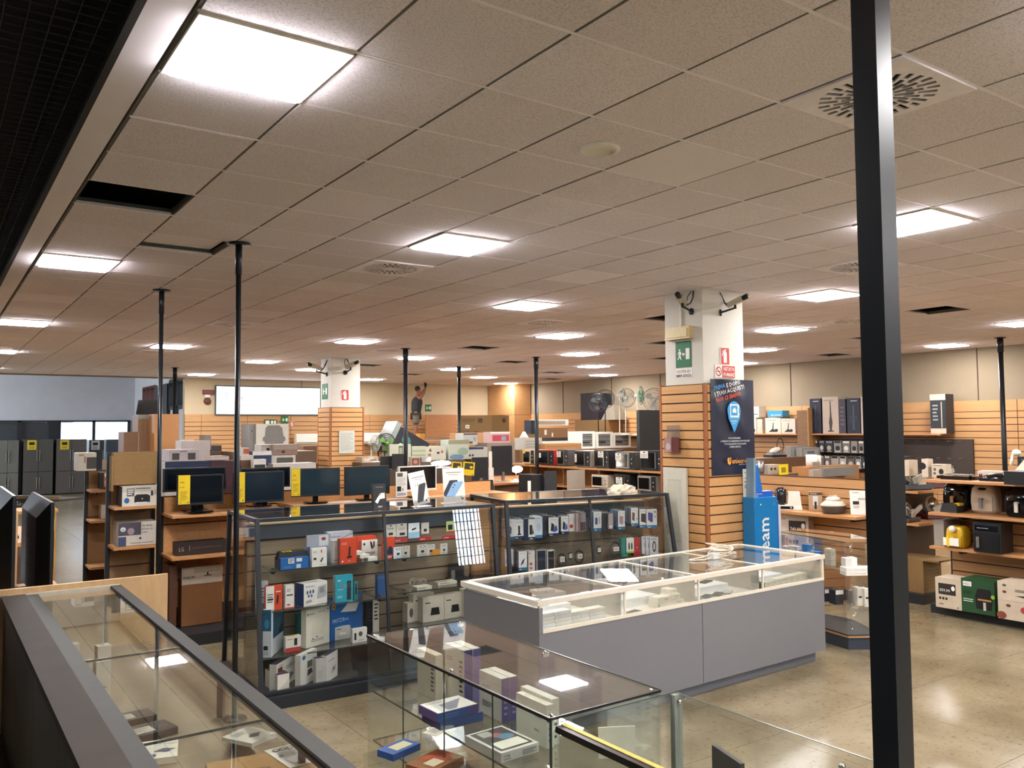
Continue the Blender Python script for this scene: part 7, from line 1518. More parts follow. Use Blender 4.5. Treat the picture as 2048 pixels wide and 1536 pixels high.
t = thing('stand_mixer_carton', 'long black carton with silver print high behind the grills', 'carton', (9.50, 1.62, z+.001), -PI/2); b = B(); b.box(0, .30, 0, .2, 0, .11, CARD2); b.box(0, .40, 0, .2, .11, .27, col('#1a1c22')); b.art((0, 0, .11), (1, 0, 0), (0, 0, 1), .40, .16, [('l', .1, .7, .55, .82, 1, 'g'), ('r', .68, .45, .82, 1.0, 's'), ('l', .7, .55, .8, .7, 1, 'k')]); b.build('body', t)
fx('bottle_carton', 'black carton with pale bottle drawings near the thin post', 'carton', 2006, 935, .20, .2, .24, '#1f2229', [('l', .2, .85, .9, .92, 1, 'g'), ('r', .3, .1, .7, .5, '#4a4f58'), ('e', .5, .65, .2, .05, '#3d4450')])
fx('small_carton', 'cream carton with a brown square at the right border', 'carton', 2030, 935, .16, .2, .20, '#c9b9a0', [('r', .2, .5, .6, .75, '#6a5a3c'), ('e', .5, .2, .1, .1, 'k')])
t = thing('hand_blender', 'white hand blender hook shape on top of the long black carton', 'blender', (9.52, 1.66, z+.272), -PI/2); b = B(); b.ell((.0, .05, .04), .05, .04, .04, WHT); b.rod((-.03, .03, .03), (-.04, .0, -.10), .014, WHT, 10, .02); b.build('body', t)
# lower deck cartons
z = .105
fx('fryer_carton', 'white carton with a black 359 price plate by the thick post', 'carton', 1872, 1213, .30, .30, .34, '#cbbca4', [('r', .12, .45, .78, .82, '#2c2a28'), ('t', .16, .55, .13, '359,90', 'w', .42), ('e', .68, .68, .07, .08, 'w'), ('r', .14, .28, .22, .36, 'k'), ('r', .26, .28, .34, .36, 'k'), ('r', .38, .28, .46, .36, 'k'), ('e', .85, .07, .03, .02, 'k'), ('l', .14, .1, .3, .15, 1, 'k')], z)
GFr = [('r', .06, .78, .32, .92, 'w'), ('t', .08, .82, .06, 'PHILIPS', 'b', .22), ('r', .06, .55, .3, .65, '#123a22'), ('l', .06, .3, .36, .42, 2, '#cfe0c9'), ('p', [(.45, .15), (.9, .15), (.95, .5), (.88, .75), (.5, .75), (.42, .5)], '#101213'), ('r', .5, .4, .9, .45, '#b98a50'), ('r', .66, .12, .74, .36, 's'), ('e', .95, .55, .06, .06, '#8fbf3a')]
fx('fryer_carton', 'green air fryer carton with a black fryer picture', 'carton', 1924, 1222, .36, .32, .37, '#1f4a2a', GFr, z)
fx('fryer_carton', 'lower white carton with food pictures at the right border', 'carton', 1997, 1236, .36, .32, .20, '#cdbda8', [('e', .3, .75, .07, .08, '#6a3a2c'), ('e', .75, .6, .12, .18, '#a8403a'), ('e', .1, .2, .14, .2, '#8a4a3a')], z)
fx('fryer_carton', 'upper white carton with small drawings at the right border', 'carton', 1997, 1236, .36, .32, .20, '#d2c3ae', [('e', .2, .8, .06, .07, 'G'), ('e', .2, .45, .06, .07, '#6a3a2c'), ('l', .5, .5, .8, .65, 2, 'k'), ('p', [(.5, .3), (.8, .35), (.75, .25)], 'k')], z)
o = [x for x in bpy.data.objects if x.get('label') == 'upper white carton with small drawings at the right border'][0]; o.location.z = z+.203
b = B(); b.box(.03, .4, 0, .12, 0, .30, col('#8f8a80')); one('small_carton', b, 'grey carton at the left end of the middle shelf beside the thick post', 'carton', (9.06, 2.28, .776))
# ------------------------------------------------------------------ glass corner case right of the grey counter
t = thing('corner_glass_case', 'tall clear glass case with an angled end right of the grey counter', 'display case', (0, 0, 0))
zt = 1.05
P0 = onZ(1560, 1063, zt); P1 = onZ(1691, 1084, zt); P2 = onZ(1757, 1083, zt); P3 = Vector((P2.x+.35, P2.y+.55, zt)); P4 = Vector((P3.x+.0, P0.y, zt))
PP = [(P0.x, P0.y), (P1.x, P1.y), (P2.x, P2.y), (P3.x, P3.y), (P4.x, P4.y)]
cx = sum(p[0] for p in PP)/5; cy = sum(p[1] for p in PP)/5; q = [(p[0], p[1]) for p in PP]
ar = sum(q[i][0]*q[(i+1) % 5][1]-q[(i+1) % 5][0]*q[i][1] for i in range(5))
qq = q if ar > 0 else q[::-1]
def sc(k): return [(cx+(x-cx)*k, cy+(y-cy)*k) for x, y in qq]
b = B(); b.prism(sc(1.02), zt-.008, zt, GLASSG); b.build('top_pane', t)
for z in (.76, .44):
    b = B(); b.prism(sc(.96), z-.007, z, GLASSG); b.build('glass_shelf', t)
b = B(); b.prism(sc(1.0), 0, .115, mt('#3c434e', .4, name='blue_grey_base')); b.build('base', t)
b = B(); b.prism(sc(1.035), .116, .13, BEECH); b.build('base_rim', t); b = B(); b.prism(sc(1.0), .131, .145, mt('#3a3d42', .4)); b.build('deck', t)
for i in range(len(q)):
    a_, c_ = Vector((*q[i], 0)), Vector((*q[(i+1) % 5], 0)); d = (c_-a_); n_ = Vector((d.y, -d.x, 0)).normalized()*.006; ua, uc = a_+d*.01, c_-d*.01
    b = B(); vs = [(*p.xy, .146) for p in (ua, uc, uc-n_, ua-n_)]+[(*p.xy, zt-.009) for p in (ua, uc, uc-n_, ua-n_)]
    b.faces(vs, [(0,3,2,1),(4,5,6,7),(0,1,5,4),(1,2,6,5),(2,3,7,6),(3,0,4,7)], GLASS); b.build('side_pane', t)
b = B(); e0, e1 = Vector((*q[1], 0)), Vector((*q[2], 0)); ed = (e1-e0).normalized()
for u, z in ((.04, .20), (.30, .20), (.05, .44), (.30, .46), (.05, .76), (.30, .76), (.04, 1.0), (.30, 1.01), (.30, .62)): p = e0+ed*min(u, (e1-e0).length-.03); b.ell((p.x, p.y-.006, z), .012, .01, .012, CHR, 10, 6)
b.build('clamp', t)
b = B(); b.rod((q[2][0], q[2][1]-.02, .122), (q[2][0]+.04, q[2][1]-.03, .122), .014, BLK, 10); b.build('lock', t)
b = B()
for a_, c_ in ((q[0], q[1]),): b.box(0, 1, 0, 1, 0, 1, GEDGE) if False else b.rod((a_[0], a_[1], zt-.004), (c_[0], c_[1], zt-.004), .006, GEDGE, 6)
b.build('edge_strip', t)
ea = math.atan2(ed.y, ed.x)
def inc(name, label, px, py, z, w, d, h, body, f=(), l=(), t_=(), rz=None): A = onZ(px, py, z); b = B(); b.box(0, w, 0, d, 0, h, col(body)); b.art((0, 0, 0), (1, 0, 0), (0, 0, 1), w, h, f) if f else None; b.art((0, d, 0), (0, -1, 0), (0, 0, 1), d, h, l) if l else None; return one(name, b, label, 'carton', (A.x, A.y, z+.001), ea if rz is None else rz)
inc('flat_carton', 'lower flat white carton on the top shelf of the corner glass case', 1693, 1152, .76, .27, .14, .035, 'w', [('l', .3, .4, .7, .6, 1, 's')], [('l', .1, .2, .8, .8, 2, 'g')])
b = B(); b.box(0, .27, 0, .14, 0, .035, col('w')); b.art((0, 0, 0), (1, 0, 0), (0, 0, 1), .27, .035, [('l', .3, .4, .7, .6, 1, 's')]); A = onZ(1693, 1152, .76); one('flat_carton', b, 'upper flat white carton on the top shelf of the corner glass case', 'carton', (A.x+.005, A.y+.003, .797), ea)
b = B(); b.box(0, .055, 0, .10, 0, .085, col('w')); b.box(-.06, 0, 0, .1, 0, .08, col('#d5d2ca')); b.ring((0, 0, 0), .02, .002, STEEL, Matrix.Translation((-.02, .05, .1)) @ Matrix.Rotation(PI/2, 4, 'X'), 14, 4); one('small_carton', b, 'small upright white carton with a wire loop in the corner glass case', 'carton', (A.x+.12, A.y+.02, .833), ea)
for k, (px, nm) in enumerate(((1716, 'left'), (1730, 'middle'), (1744, 'right'))): inc('upright_carton', 'upright white carton on the middle shelf of the corner glass case, %s one' % nm, px, 1212+2*k, .44, .05, .12, .17, 'w', [('r', .2, .45, .8, .55, 'k'), ('e', .2, .1, .06, .02, 'k')])
inc('grey_carton', 'grey carton on the middle shelf of the corner glass case', 1702, 1206, .44, .06, .06, .12, '#9a9c96')
M3 = ((1572, 1104, .05, .09, .09, '#c9bfae', 'small cream carton on the top shelf of the corner case'), (1591, 1106, .06, .12, .10, 'w', 'white and red carton in the corner case'), (1613, 1112, .07, .09, .15, '#2a6cb5', 'blue bag shaped pack in the corner case'), (1634, 1124, .06, .12, .13, '#2a6cb5', 'blue upright carton in the corner case'), (1660, 1126, .06, .10, .17, '#d3cfc0', 'white and grey upright carton in the corner case'))
for px, py, w, d, h, c, nm in M3: inc('upright_carton', nm, px+2, py+6, .76, w, d, h, c, [('r', .55, .0, 1, .6, '#b03a30')] if 'red' in nm else [('l', .2, .6, .8, .8, 2, 'g')], rz=-.3)
for px, py, h, c, nm in ((1650, 1200, .12, '#26243a', 'dark violet carton low in the corner case'), (1672, 1206, .14, '#2b2d30', 'dark carton low in the corner case')): inc('upright_carton', nm, px, py+4, .44, .09, .1, h, c, [('r', 0, .7, 1, 1, 'w')], rz=-.3)
# ------------------------------------------------------------------ blue carbonator display stand
A = onY(1502, 1100, 2.92); bl = '#0878b8'
zt_m = onY(1525, 1035, 2.9).z+.11
t = thing('blue_display_stand', 'bright blue cardboard display stand with large white sideways lettering', 'display stand', (6.47, 2.90, 0), -.12)
b = B(); b.box(0, .33, 0, .17, 0, 1.44, mt(bl, .35)); b.box(.33, .345, .0, .17, 0, 1.40, mt('#1f4fae', .35)); b.build('front_panel', t)
b = B(); b.art((0, 0, 0), (1, 0, 0), (0, 0, 1), .33, 1.44, [('t', .62, (zt_m-.54)/1.44, .146, 'ream', 'w', 99, PI/2), ('e', .28, (zt_m+.03)/1.44, .025, .006, 'w'), ('e', .86, .95, .05, .012, '#5fa8d5'), ('e', .86, .95, .035, .008, bl)]); b.build('lettering', t)
b = B(); b.box(.05, .33, .06, .16, 1.44, 1.50, mt('#1f5fb8', .35)); b.art((.05, .06, 1.44), (1, 0, 0), (0, 0, 1), .28, .06, [('t', .05, .5, .4, 'sodastream', 'w', .5), ('t', .05, .1, .35, 'SPIRIT', 'w', .3)]); b.prism([(.10, .1), (.22, .1), (.22, .14), (.10, .14)], 1.50, 1.78, mt('#1a6fc0', .35), None, False, .55, (.12, .12)); b.box(.0, .03, .05, .16, 1.44, 1.86, mt('#7d97a8', .3), Matrix.Rotation(.03, 4, 'Y')); b.build('top_card', t)
b = B(); b.profile([(.02, .5), (.16, .5), (.16, 1.35), (.02, 1.35)], .346, .40, mt('#cfd2da', .3)); b.build('side_wing', t)
b = B(); b.box(0, .345, -.01, .37, 0, .0, mt(bl)) if False else None
# white appliance door panel leaning by the pillar
b = B(); b.box(0, .035, 0, .33, 0, 1.76, mt('#cfcab8', .45)); b.art((0, .33, 0), (0, -1, 0), (0, 0, 1), .33, 1.76, [('r', .2, .55, .8, .93, '#bdb8a6'), ('r', .22, .56, .78, .92, '#c6c1b0'), ('r', .2, .40, .9, .44, '#6d6c66'), ('r', .2, .37, .9, .40, '#2b2c2c')])
one('fridge_door_panel', b, 'tall pale appliance panel between the accessory vitrine and the pillar', 'panel', (5.905, 3.34, 0))
# ------------------------------------------------------------------ advert cards on the first vitrine
zv = 1.481
def advert(label, xl, xr, yt, yb, body, items, lean=0, holder=True, th=.006):
    A = onZ(xl, yb, zv); Cc = onY(xr, yb, A.y); w = (Cc.x-A.x); h = upto(A, xl, yt)-zv; t = thing('advert_card', label, 'card', (A.x, A.y, zv+.001), a1*0-.02)
    R = Matrix.Rotation(-.12, 4, 'X') @ Matrix.Rotation(lean, 4, 'Y')
    b = B(); b.box(0, w, 0, th, .004, h, col(body), R); b.art((0, 0, .004), (1, 0, 0), (0, 0, 1), w, h, items, .0008, R); b.build('printed_card', t)
    if holder: b = B(); b.box(-.01, w+.01, -.02, .07, 0, .003, BAG); b.box(-.005, w+.005, -.004, -.002, .003, h*.2, BAG); b.build('clear_holder', t)
    return t
advert('leaning white card advertising a dark phone on the black vitrine', 829, 861, 946, 1014, 'w', [('l', .15, .8, .9, .84, 1, '#5a5a5a'), ('l', .28, .74, .8, .77, 1, '#8d8d8a'), ('p', [(.22, .08), (.6, .09), (.95, .58), (.9, .62), (.55, .6), (.48, .56)], '#33363a'), ('p', [(.3, .58), (.36, .65), (.32, .56)], 'k'), ('p', [(.42, .58), (.50, .67), (.45, .56)], 'k'), ('e', .66, .5, .03, .015, 'k'), ('e', .8, .1, .05, .03, 'k'), ('e', .92, .14, .04, .02, 'k')], -.16)
advert('upright white card advertising a dark and a light blue phone on the black vitrine', 889, 931, 937, 1007, 'w', [('l', .15, .84, .85, .88, 1, '#5a5a5a'), ('l', .25, .78, .75, .81, 1, '#8d8d8a'), ('p', [(.0, .2), (.1, .18), (.68, .58), (.66, .64), (.3, .64), (.0, .3)], '#2b3544'), ('p', [(.08, .16), (.5, .17), (.93, .56), (.9, .6), (.5, .58), (.4, .52)], '#8fb5da'), ('e', .52, .5, .03, .022, '#2b3544'), ('e', .44, .43, .03, .022, '#2b3544'), ('e', .86, .1, .04, .03, 'k'), ('r', .78, .1, .8, .18, 'k')], 0)
advert('small black phone carton standing on the black vitrine', 748, 773, 968, 1018, '#17181a', [('l', .2, .82, .8, .86, 1, 'g'), ('p', [(.1, .26), (.55, .6), (.9, .6), (.9, .38), (.5, .36), (.3, .18)], 'w'), ('e', .42, .52, .05, .03, 'k'), ('e', .56, .56, .04, .03, 'k'), ('t', .3, .04, .1, 'oppo', 'w', .5)], 0, False, .05)
# ------------------------------------------------------------------ accessories hanging in the second vitrine
random.seed(21)
V2M = Matrix.Translation((A2.x, A2.y, 0)) @ Matrix.Rotation(a2, 4, 'Z'); V2I = V2M.inverted()
def onV2(px, py, ly):   # sight line meets the plane y = ly in the vitrine's own frame
    d = ray(px, py); c = V2I @ CAM; e = V2I.to_3x3() @ d; k = (ly-c.y)/e.y; return c + e*k
def hook(lx, z, ly0): 
    b = B(); b.rod((lx, .42, z), (lx, ly0, z), .0025, STEEL, 5); b.rod((lx, ly0, z), (lx, ly0, z+.015), .0025, STEEL, 5); b.build('hook', V2)
def card(label, x0, x1, y0, y1, ly, body, f, n=3, side=None, group=None, rz=0, name='accessory_pack'):
    A = onV2(x0, y1, ly); Cc = onV2(x1, y1, ly); T_ = onV2(x0, y0, ly); w = Cc.x-A.x; h = T_.z-A.z
    for k in range(n):
        dn = .035*k; b = B(); b.box(0, w, 0, .018, 0, h, col(side or body)); b.box(0, w, -.001, 0, 0, h, col(body)); b.box(w*.35, w*.65, .008, .010, h, h+.02, BAG)
        b.art((0, -.001, 0), (1, 0, 0), (0, 0, 1), w, h, f); p = V2M @ Vector((A.x+.003*k, A.y+dn, A.z))
        one(name, b, label if k == 0 else ['', 'first', 'second', 'third', 'fourth', 'fifth'][k]+' pack behind the '+' '.join(label.split()[:11]).strip(','), 'pack', p, a2+rz, group='packs hanging behind the front row' if k else None)
    hook(A.x+w/2, A.z+h+.012, A.y-.02)
def wh(base, blob): return [('r', .0, .16, 1, 1, '#e6e4e0'), ('r', 0, 0, 1, .15, base), ('l', .15, .86, .8, .9, 1, 'g')]+blob+[('r', .1, .05, .4, .09, 'c')]
ly = .13
PW = [('p', [(.3, .35), (.7, .3), (.75, .6), (.45, .72), (.25, .6)], '#5d6b78')]; ST = [('p', [(.3, .2), (.75, .22), (.6, .32), (.6, .68), (.4, .7), (.42, .3)], 'k')]
card('white and teal pack with a grey mount picture, leftmost upper hook of the accessory vitrine', 1010, 1028, 1040, 1081, ly, '#1d6a94', wh('#1d6a94', PW), 4, '#1d5a80')
card('white and navy pack with a black stand picture beside it', 1028, 1048, 1040, 1079, ly, '#1d2f5a', wh('#1d2f5a', ST), 4, '#1d2f5a')
card('navy pack with a white window and black charger', 1048, 1070, 1038, 1081, ly-.01, '#1a2440', [('r', .4, .14, 1, .98, '#e6e4e0'), ('r', .5, .25, .75, .7, 'k'), ('p', [(.75, .3), (.9, .25), (.8, .6)], 'k'), ('r', .5, .04, .8, .08, 'c')], 2, '#1a2440')
card('pale blue and white pack on the upper row', 1070, 1085, 1034, 1076, ly, '#2a7fb5', [('r', 0, .13, 1, 1, '#d5dde6'), ('e', .5, .5, .3, .2, '#b5c5d8'), ('l', .1, .9, .7, .95, 1, 'g')], 5, '#c9c9c6')
card('dark pack with black gadget left of the navy trio', 1086, 1098, 1032, 1071, ly+.02, '#2d3036', [('e', .5, .5, .35, .3, 'k')], 4, '#2d3036')
card('navy and white pack with black and blue holder, left one', 1097, 1117, 1036, 1073, ly, '#1a2a52', wh('#1a2a52', [('p', [(.2, .3), (.5, .25), (.6, .6), (.3, .75)], 'k'), ('p', [(.5, .2), (.9, .3), (.8, .6), (.6, .5)], '#2a4a9a')]), 3, '#1a2440')
card('navy and white pack with black and blue holder, right one', 1122, 1137, 1033, 1069, ly, '#1a2a52', wh('#1a2a52', [('p', [(.2, .3), (.5, .25), (.6, .6), (.3, .75)], 'k'), ('p', [(.5, .2), (.9, .3), (.8, .6), (.6, .5)], '#4a6ab5')]), 3, '#1a2440')
card('tilted white pack with a red disc', 1138, 1147, 1029, 1063, ly, '#d8d2cc', [('e', .5, .3, .4, .12, 'r')], 2, '#b5b0aa')
for k in range(3): card('clear silicone phone case in the pale pink group, %s' % ('first', 'second', 'third')[k], 1146+6*k, 1156+6*k, 1027, 1064, ly+.03-.012*k, ('#a89f98', '#b59a98', '#c2a8a6')[k], [('r', .1, .05, .9, .93, ('#b9b0a8', '#c9aba8', '#cdb5b3')[k])], 1, '#9a938c')
card('clear phone case with a dark gradient left of the mullion', 1160, 1172, 1026, 1063, ly+.0, '#8a8080', [('r', .08, .05, .92, .5, '#4a4048'), ('r', .08, .5, .92, .92, '#a89ca0')], 3, '#77706e')
card('white pack with a phone in hand picture right of the mullion', 1187, 1203, 1024, 1063, ly, '#1f6f9a', wh('#1f6f9a', [('r', .2, .35, .5, .7, '#2a5aa5'), ('e', .75, .55, .12, .2, '#c9b5a5')]), 4, '#1b5a7c')
card('clear case with a dark grey back right of the mullion', 1206, 1219, 1026, 1062, ly+.02, '#4a484c', [('r', .1, .05, .9, .95, '#3d3b40')], 4, '#8a857f')
card('tilted clear pinkish case before the teal packs', 1217, 1227, 1028, 1058, ly-.01, '#b5a5a5', [('e', .5, .15, .3, .08, 'w')], 2, '#a39c98', rz=.1)
card('teal backed white pack with a pink folded cover', 1236, 1250, 1022, 1060, ly, '#1f5f80', wh('#1f6f9a', [('p', [(.2, .35), (.7, .25), (.75, .7), (.25, .75)], '#b08a90'), ('e', .88, .4, .08, .05, '#5fb5c5')]), 6, '#1b5a7c')
card('teal backed white pack with a brown folded cover', 1262, 1276, 1016, 1053, ly, '#1f5f80', wh('#1f6f9a', [('p', [(.15, .35), (.5, .28), (.55, .72), (.2, .78)], '#6a4038'), ('e', .8, .4, .1, .06, '#5fb5c5')]), 5, '#1b5a7c')
card('teal backed white pack with a black folded cover', 1279, 1293, 1019, 1056, ly, '#1f5f80', wh('#1f6f9a', [('p', [(.2, .35), (.9, .25), (.9, .75), (.25, .78)], '#26242a')]), 3, '#1b5a7c')
card('teal backed white pack with a violet blue folded cover, rightmost', 1293, 1314, 1019, 1057, ly-.01, '#1f5f80', wh('#1f6f9a', [('p', [(.15, .45), (.45, .3), (.6, .35), (.6, .8), (.15, .85)], '#33328a'), ('e', .82, .6, .08, .05, '#5fb5c5'), ('e', .8, .85, .06, .05, 'k')]), 2, '#1b5a7c')
card('white and light blue pack on the lower row at the left end', 1010, 1027, 1100, 1133, ly, '#d5dce6', [('e', .35, .3, .3, .2, '#7fa5d0'), ('e', .35, .3, .15, .12, '#d5dce6'), ('r', .6, .05, .9, .1, 'n')], 2, '#b5bcc6')
card('white and navy pack with a blue phone picture on the lower row', 1037, 1054, 1103, 1142, ly, '#1a2a4a', wh('#1d6a94', [('p', [(.25, .25), (.6, .4), (.75, .65), (.4, .5)], '#2a2f6a')]), 3, '#1a2440')
card('narrow white pack with red squares on the lower row', 1057, 1070, 1102, 1143, ly, '#d8cfc8', [('r', .2, .3, .55, .42, '#b0403a'), ('r', .2, .12, .55, .2, '#b0403a'), ('e', .15, .88, .08, .03, 'k')], 3, '#b5ada6')
card('dark navy clear edged case pack on the lower row', 1073, 1092, 1100, 1142, ly, '#b0aba3', [('r', .1, .03, .95, .95, '#1a2236'), ('e', .5, .6, .2, .1, '#26304a')], 2, '#8a857e')
card('black clear edged case pack on the lower row', 1094, 1109, 1100, 1140, ly, '#c9c5bd', [('r', .15, .03, .95, .93, '#1c1e22'), ('r', .2, .55, .9, .57, 'g'), ('e', .5, .96, .3, .04, 'w')], 2, '#9a958e')
def cablebag(label, x0, x1, y0, y1, ly, c='#3a3634', lab=True):
    A = onV2(x0, y1, ly); Cc = onV2(x1, y1, ly); T_ = onV2(x0, y0, ly); w = Cc.x-A.x; h = T_.z-A.z; p = V2M @ A
    t = thing('cable_bag', label, 'pack', p, a2); b = B(); b.box(0, w, -.004, .02, 0, h, BAG); b.build('clear_bag', t); b = B(); R_ = w*.36
    for k in range(3): b.ring((0, 0, 0), R_-.004*k, .004, mt(c, .4), Matrix.Translation((w/2, .008+.004*k, h*.42)) @ Matrix.Rotation(PI/2, 4, 'X') @ Matrix.Diagonal((1, 1.25, 1, 1)), 22, 5)
    b.build('cable', t)
    if lab: b = B(); b.box(w*.34, w*.72, -.006, -.005, h*.35, h*.55, col('w')); b.art((w*.34, -.006, h*.35), (1, 0, 0), (0, 0, 1), w*.38, h*.2, [('l', .1, .2, .9, .8, 2, 'G')]); b.build('white_label', t)
    hook(A.x+w/2, A.z+h+.002, A.y-.02); return t
cablebag('clear bag with a coiled black cable, left of the lower cable bags', 1112, 1136, 1092, 1142, ly-.02)
cablebag('clear bag with a coiled brown cable in the middle lower row', 1134, 1148, 1090, 1130, ly+.01, '#5a4a42')
cablebag('clear bag with a thick coiled brown cable left of the mullion', 1147, 1172, 1088, 1134, ly-.02, '#4a3f3a')
cablebag('clear bag with a black cable just right of the mullion', 1191, 1206, 1078, 1118, ly, '#2a2a2c')
cablebag('clear bag with a pale tagged black cable left of the green pack', 1217, 1246, 1076, 1118, ly, '#26282a')
card('turquoise green pack on the lower row', 1242, 1256, 1076, 1114, ly+.02, '#1f9a88', [('r', .7, .45, .8, .52, 'w')], 2, '#178070')
card('small white and green pack with earphones on the lower row', 1253, 1268, 1076, 1107, ly, 'w', [('r', 0, 0, 1, .12, '#8fb53a'), ('e', .35, .45, .1, .25, 'k'), ('e', .7, .45, .1, .25, 'k')], 2, '#1b7a8a')
card('red pack on the lower row', 1267, 1280, 1076, 1113, ly+.01, '#b3262c', [('r', .45, .45, .6, .5, 'w')], 2, '#8f1f24')
for k in range(3): card('tilted white blister pack with a black cable at the lower right, %s' % ('left', 'middle', 'front right')[k], 1284+8*k, 1302+7.5*k, 1073+1*k, 1108+2*k, ly+.03-.02*k, '#d5d5d8', [('e', .5, .5, .22, .3, 'k'), ('e', .5, .5, .12, .2, '#d5d5d8'), ('l', .1, .85, .8, .93, 1, 'b')], 1, '#bdbdc0')
# white carton seen at the right end of vitrine 2
A = onV2(1290, 1020, .5); p = V2M @ Vector((A.x, .42, 1.15))
# ------------------------------------------------------------------ the standing man on a ladder, arms raised to the ceiling
def skin(name, pts, edges, rad, m, parent, root=0, sub=2):
    me = bpy.data.meshes.new(name); me.from_pydata(pts, edges, []); me.update(); o = bpy.data.objects.new(name, me); COL.objects.link(o)
    md = o.modifiers.new('s', 'SKIN'); md.use_smooth_shade = True; me.skin_vertices.new() if not me.skin_vertices else None
    for i, r in enumerate(rad):
        v = me.skin_vertices[0].data[i]; v.radius = r if isinstance(r, tuple) else (r, r); v.use_root = (i == root)
    sd = o.modifiers.new('d', 'SUBSURF'); sd.levels = sub; sd.render_levels = sub
    dg = bpy.context.evaluated_depsgraph_get(); dg.update(); me2 = bpy.data.meshes.new_from_object(o.evaluated_get(dg)); bpy.data.objects.remove(o)
    me2.materials.clear(); me2.materials.append(m)
    for p in me2.polygons: p.use_smooth = True
    o2 = bpy.data.objects.new(name, me2); COL.objects.link(o2); o2.parent = parent; return o2
F0 = onY(832, 882, 19.8); MZ = F0.z
man = thing('person', 'man in a dark sleeveless shirt and grey shorts on a ladder reaching to the ceiling', 'person', (F0.x, 19.8, MZ), 0); man.scale = (.92, .92, .92)
SK = mt('#8a5e48', .55, name='skin'); SHI = mt('#23262a', .8, name='dark_shirt'); SHO = mt('#5f5a50', .8, name='grey_shorts'); GLV = mt('#1c1a1c', .7); HAI = mt('#241c18', .8)
pts = [(0, 0, .93), (.02, 0, 1.15), (.04, 0, 1.40), (.05, 0, 1.52), (.07, -.01, 1.60),      # pelvis .. neck
       (-.06, -.08, .90), (-.05, -.09, .50), (-.10, -.08, .10), (.0, -.09, .03),
       (.08, .08, .90), (.06, .10, .52), (.10, .10, .12), (.22, .10, .05),
       (.06, -.19, 1.43), (.22, -.17, 1.60), (.30, -.12, 1.78),
       (.08, .19, 1.43), (.28, .17, 1.58), (.42, .12, 1.77)]
eg = [(0,1),(1,2),(2,3),(3,4),(0,5),(5,6),(6,7),(7,8),(0,9),(9,10),(10,11),(11,12),(2,13),(13,14),(14,15),(2,16),(16,17),(17,18)]
rd = [.10, .09, .09, .055, .055, .09, .058, .04, .035, .09, .058, .04, .035, .06, .042, .028, .06, .042, .028]
skin('body', pts, eg, rd, SK, man)
b = B(); b.ell((.085, 0, 1.70), .088, .075, .115, SK, 18, 12); b.ell((.172, 0, 1.69), .018, .014, .02, SK); b.ell((.08, -.077, 1.69), .018, .012, .028, SK); b.ell((.08, .077, 1.69), .018, .012, .028, SK); b.box(.158, .168, -.03, .03, 1.645, 1.65, mt('#6a3a34'))
b.ell((.155, -.03, 1.715), .012, .01, .008, BLK); b.ell((.155, .03, 1.715), .012, .01, .008, BLK); b.build('head', man)
b = B(); b.ell((.06, 0, 1.74), .098, .084, .095, HAI, 18, 10); b.build('hair', man)
skin('shirt', [(0, 0, .86), (.02, 0, 1.15), (.04, 0, 1.38), (.05, 0, 1.49), (.055, -.16, 1.44), (.065, .16, 1.44)], [(0,1),(1,2),(2,3),(2,4),(2,5)], [.19, .18, .22, .10, .11, .11], SHI, man)
skin('shorts', [(0, 0, .96), (-.05, -.09, .84), (-.06, -.10, .52), (.08, .09, .84), (.07, .11, .54)], [(0,1),(1,2),(0,3),(3,4)], [.18, .13, .115, .13, .115], SHO, man)
b = B(); b.ell((.03, -.09, .035), .13, .045, .045, BLK); b.ell((.22, .10, .055), .13, .045, .045, BLK); b.build('shoe', man)
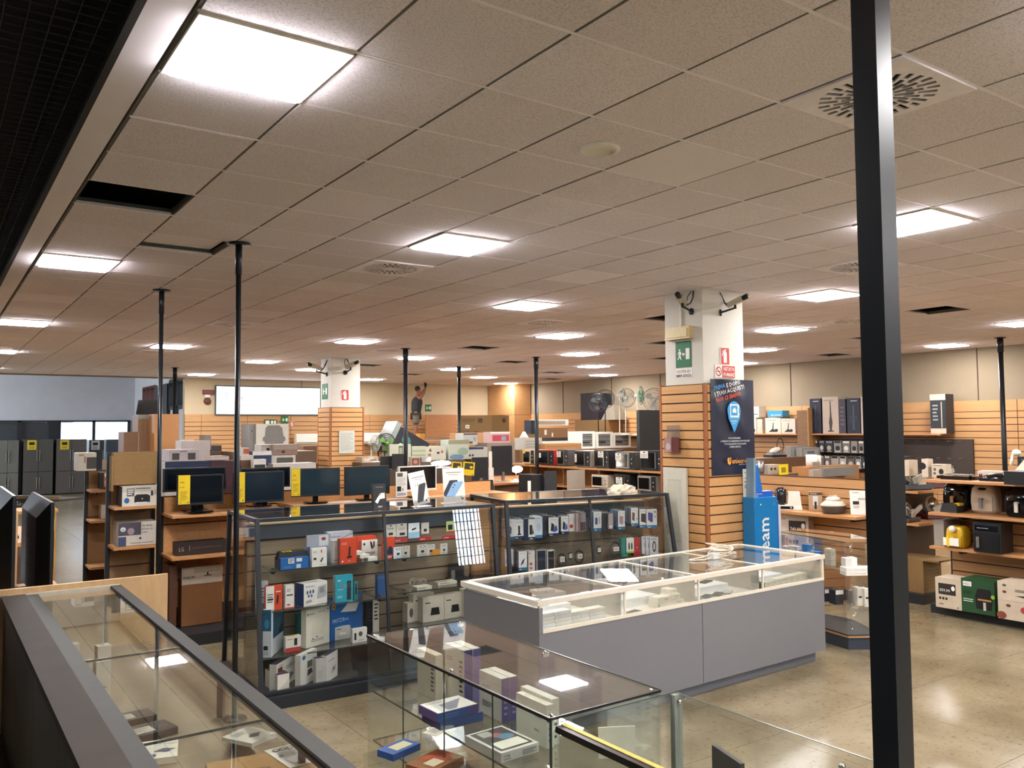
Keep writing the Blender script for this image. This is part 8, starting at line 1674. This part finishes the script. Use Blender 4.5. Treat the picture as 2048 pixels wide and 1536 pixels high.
for sx, (hx, hy, hz) in enumerate(((.30, -.12, 1.78), (.42, .12, 1.77))):
    P = [(hx, hy, hz), (hx+.005, hy, hz+.07)]; E_ = [(0, 1)]; R_ = [.03, (.042, .022)]
    for k in range(4): n0 = len(P); P += [(hx-.03+.02*k, hy, hz+.11), (hx-.036+.025*k, hy+.01, hz+.145+.008*(k in (1, 2))), (hx-.036+.026*k, hy+.03, hz+.165+.01*(k in (1, 2)))]; E_ += [(1, n0), (n0, n0+1), (n0+1, n0+2)]; R_ += [.011, .010, .008]
    n0 = len(P); P += [(hx+.05, hy+.01, hz+.07), (hx+.075, hy+.03, hz+.10)]; E_ += [(1, n0), (n0, n0+1)]; R_ += [.013, .010]
    skin('gloved_hand', P, E_, R_, GLV, man, 0, 1)
t = thing('step_ladder', 'step ladder under the standing man', 'ladder', (F0.x, 19.8, 0)); b = B(); zs = MZ-.02
for x, dx in ((-.25, -.35), (.3, .4)):
    for y in (-.2, .2): b.rod((x+dx*.6, y*1.4, 0), (x, y, zs), .02, mt('#6a6a6a', .4, .6))
b.build('leg', t); b = B()
for k in range(1, 7): z = zs*k/7; b.box(-.25-.21*(1-k/7)-.03, -.25-.21*(1-k/7)+.05, -.2*(1.4-.4*k/7), .2*(1.4-.4*k/7), z-.012, z+.012, STEEL)
b.build('rung', t); b = B(); b.box(-.3, .38, -.22, .22, zs-.0, zs+.018, STEEL); b.build('platform', t)
# ------------------------------------------------------------------ alike things told apart by their place in the view
bpy.context.view_layer.update()
ORD = 'first second third fourth fifth sixth seventh eighth ninth tenth eleventh twelfth thirteenth fourteenth fifteenth sixteenth seventeenth eighteenth nineteenth twentieth twenty-first twenty-second twenty-third twenty-fourth twenty-fifth twenty-sixth twenty-seventh twenty-eighth twenty-ninth thirtieth'.split()
def sx(o):
    v = o.matrix_world.translation + Vector((.3, .3, H) if o['category'] in ('light', 'vent') else (0, 0, 0)) - CAM
    return v.dot(_r)/max(v.dot(_f), .1)
for g, lab in (('distant square ceiling lights', 'distant glowing ceiling light, %s from the left of the small far ones'), ('distant ceiling vents', 'small distant round ceiling vent, %s from the left of the far ones'),
        ('vacuum accessory pack in the upper row under the vacuum shelfs', 'dark hanging accessory pack, %s from the left in the upper row under the vacuum shelf'),
        ('vacuum accessory pack in the lower row under the vacuum shelfs', 'hanging accessory pack, %s from the left in the lower row under the vacuum shelf'),
        ('orange dust bag pack near the thick posts', 'orange dust bag pack, %s from the left near the thick post')):
    L_ = sorted([o for o in S.objects if o.get('group') == g], key=sx)
    for k, o in enumerate(L_): o['label'] = lab % ORD[min(k, 29)]
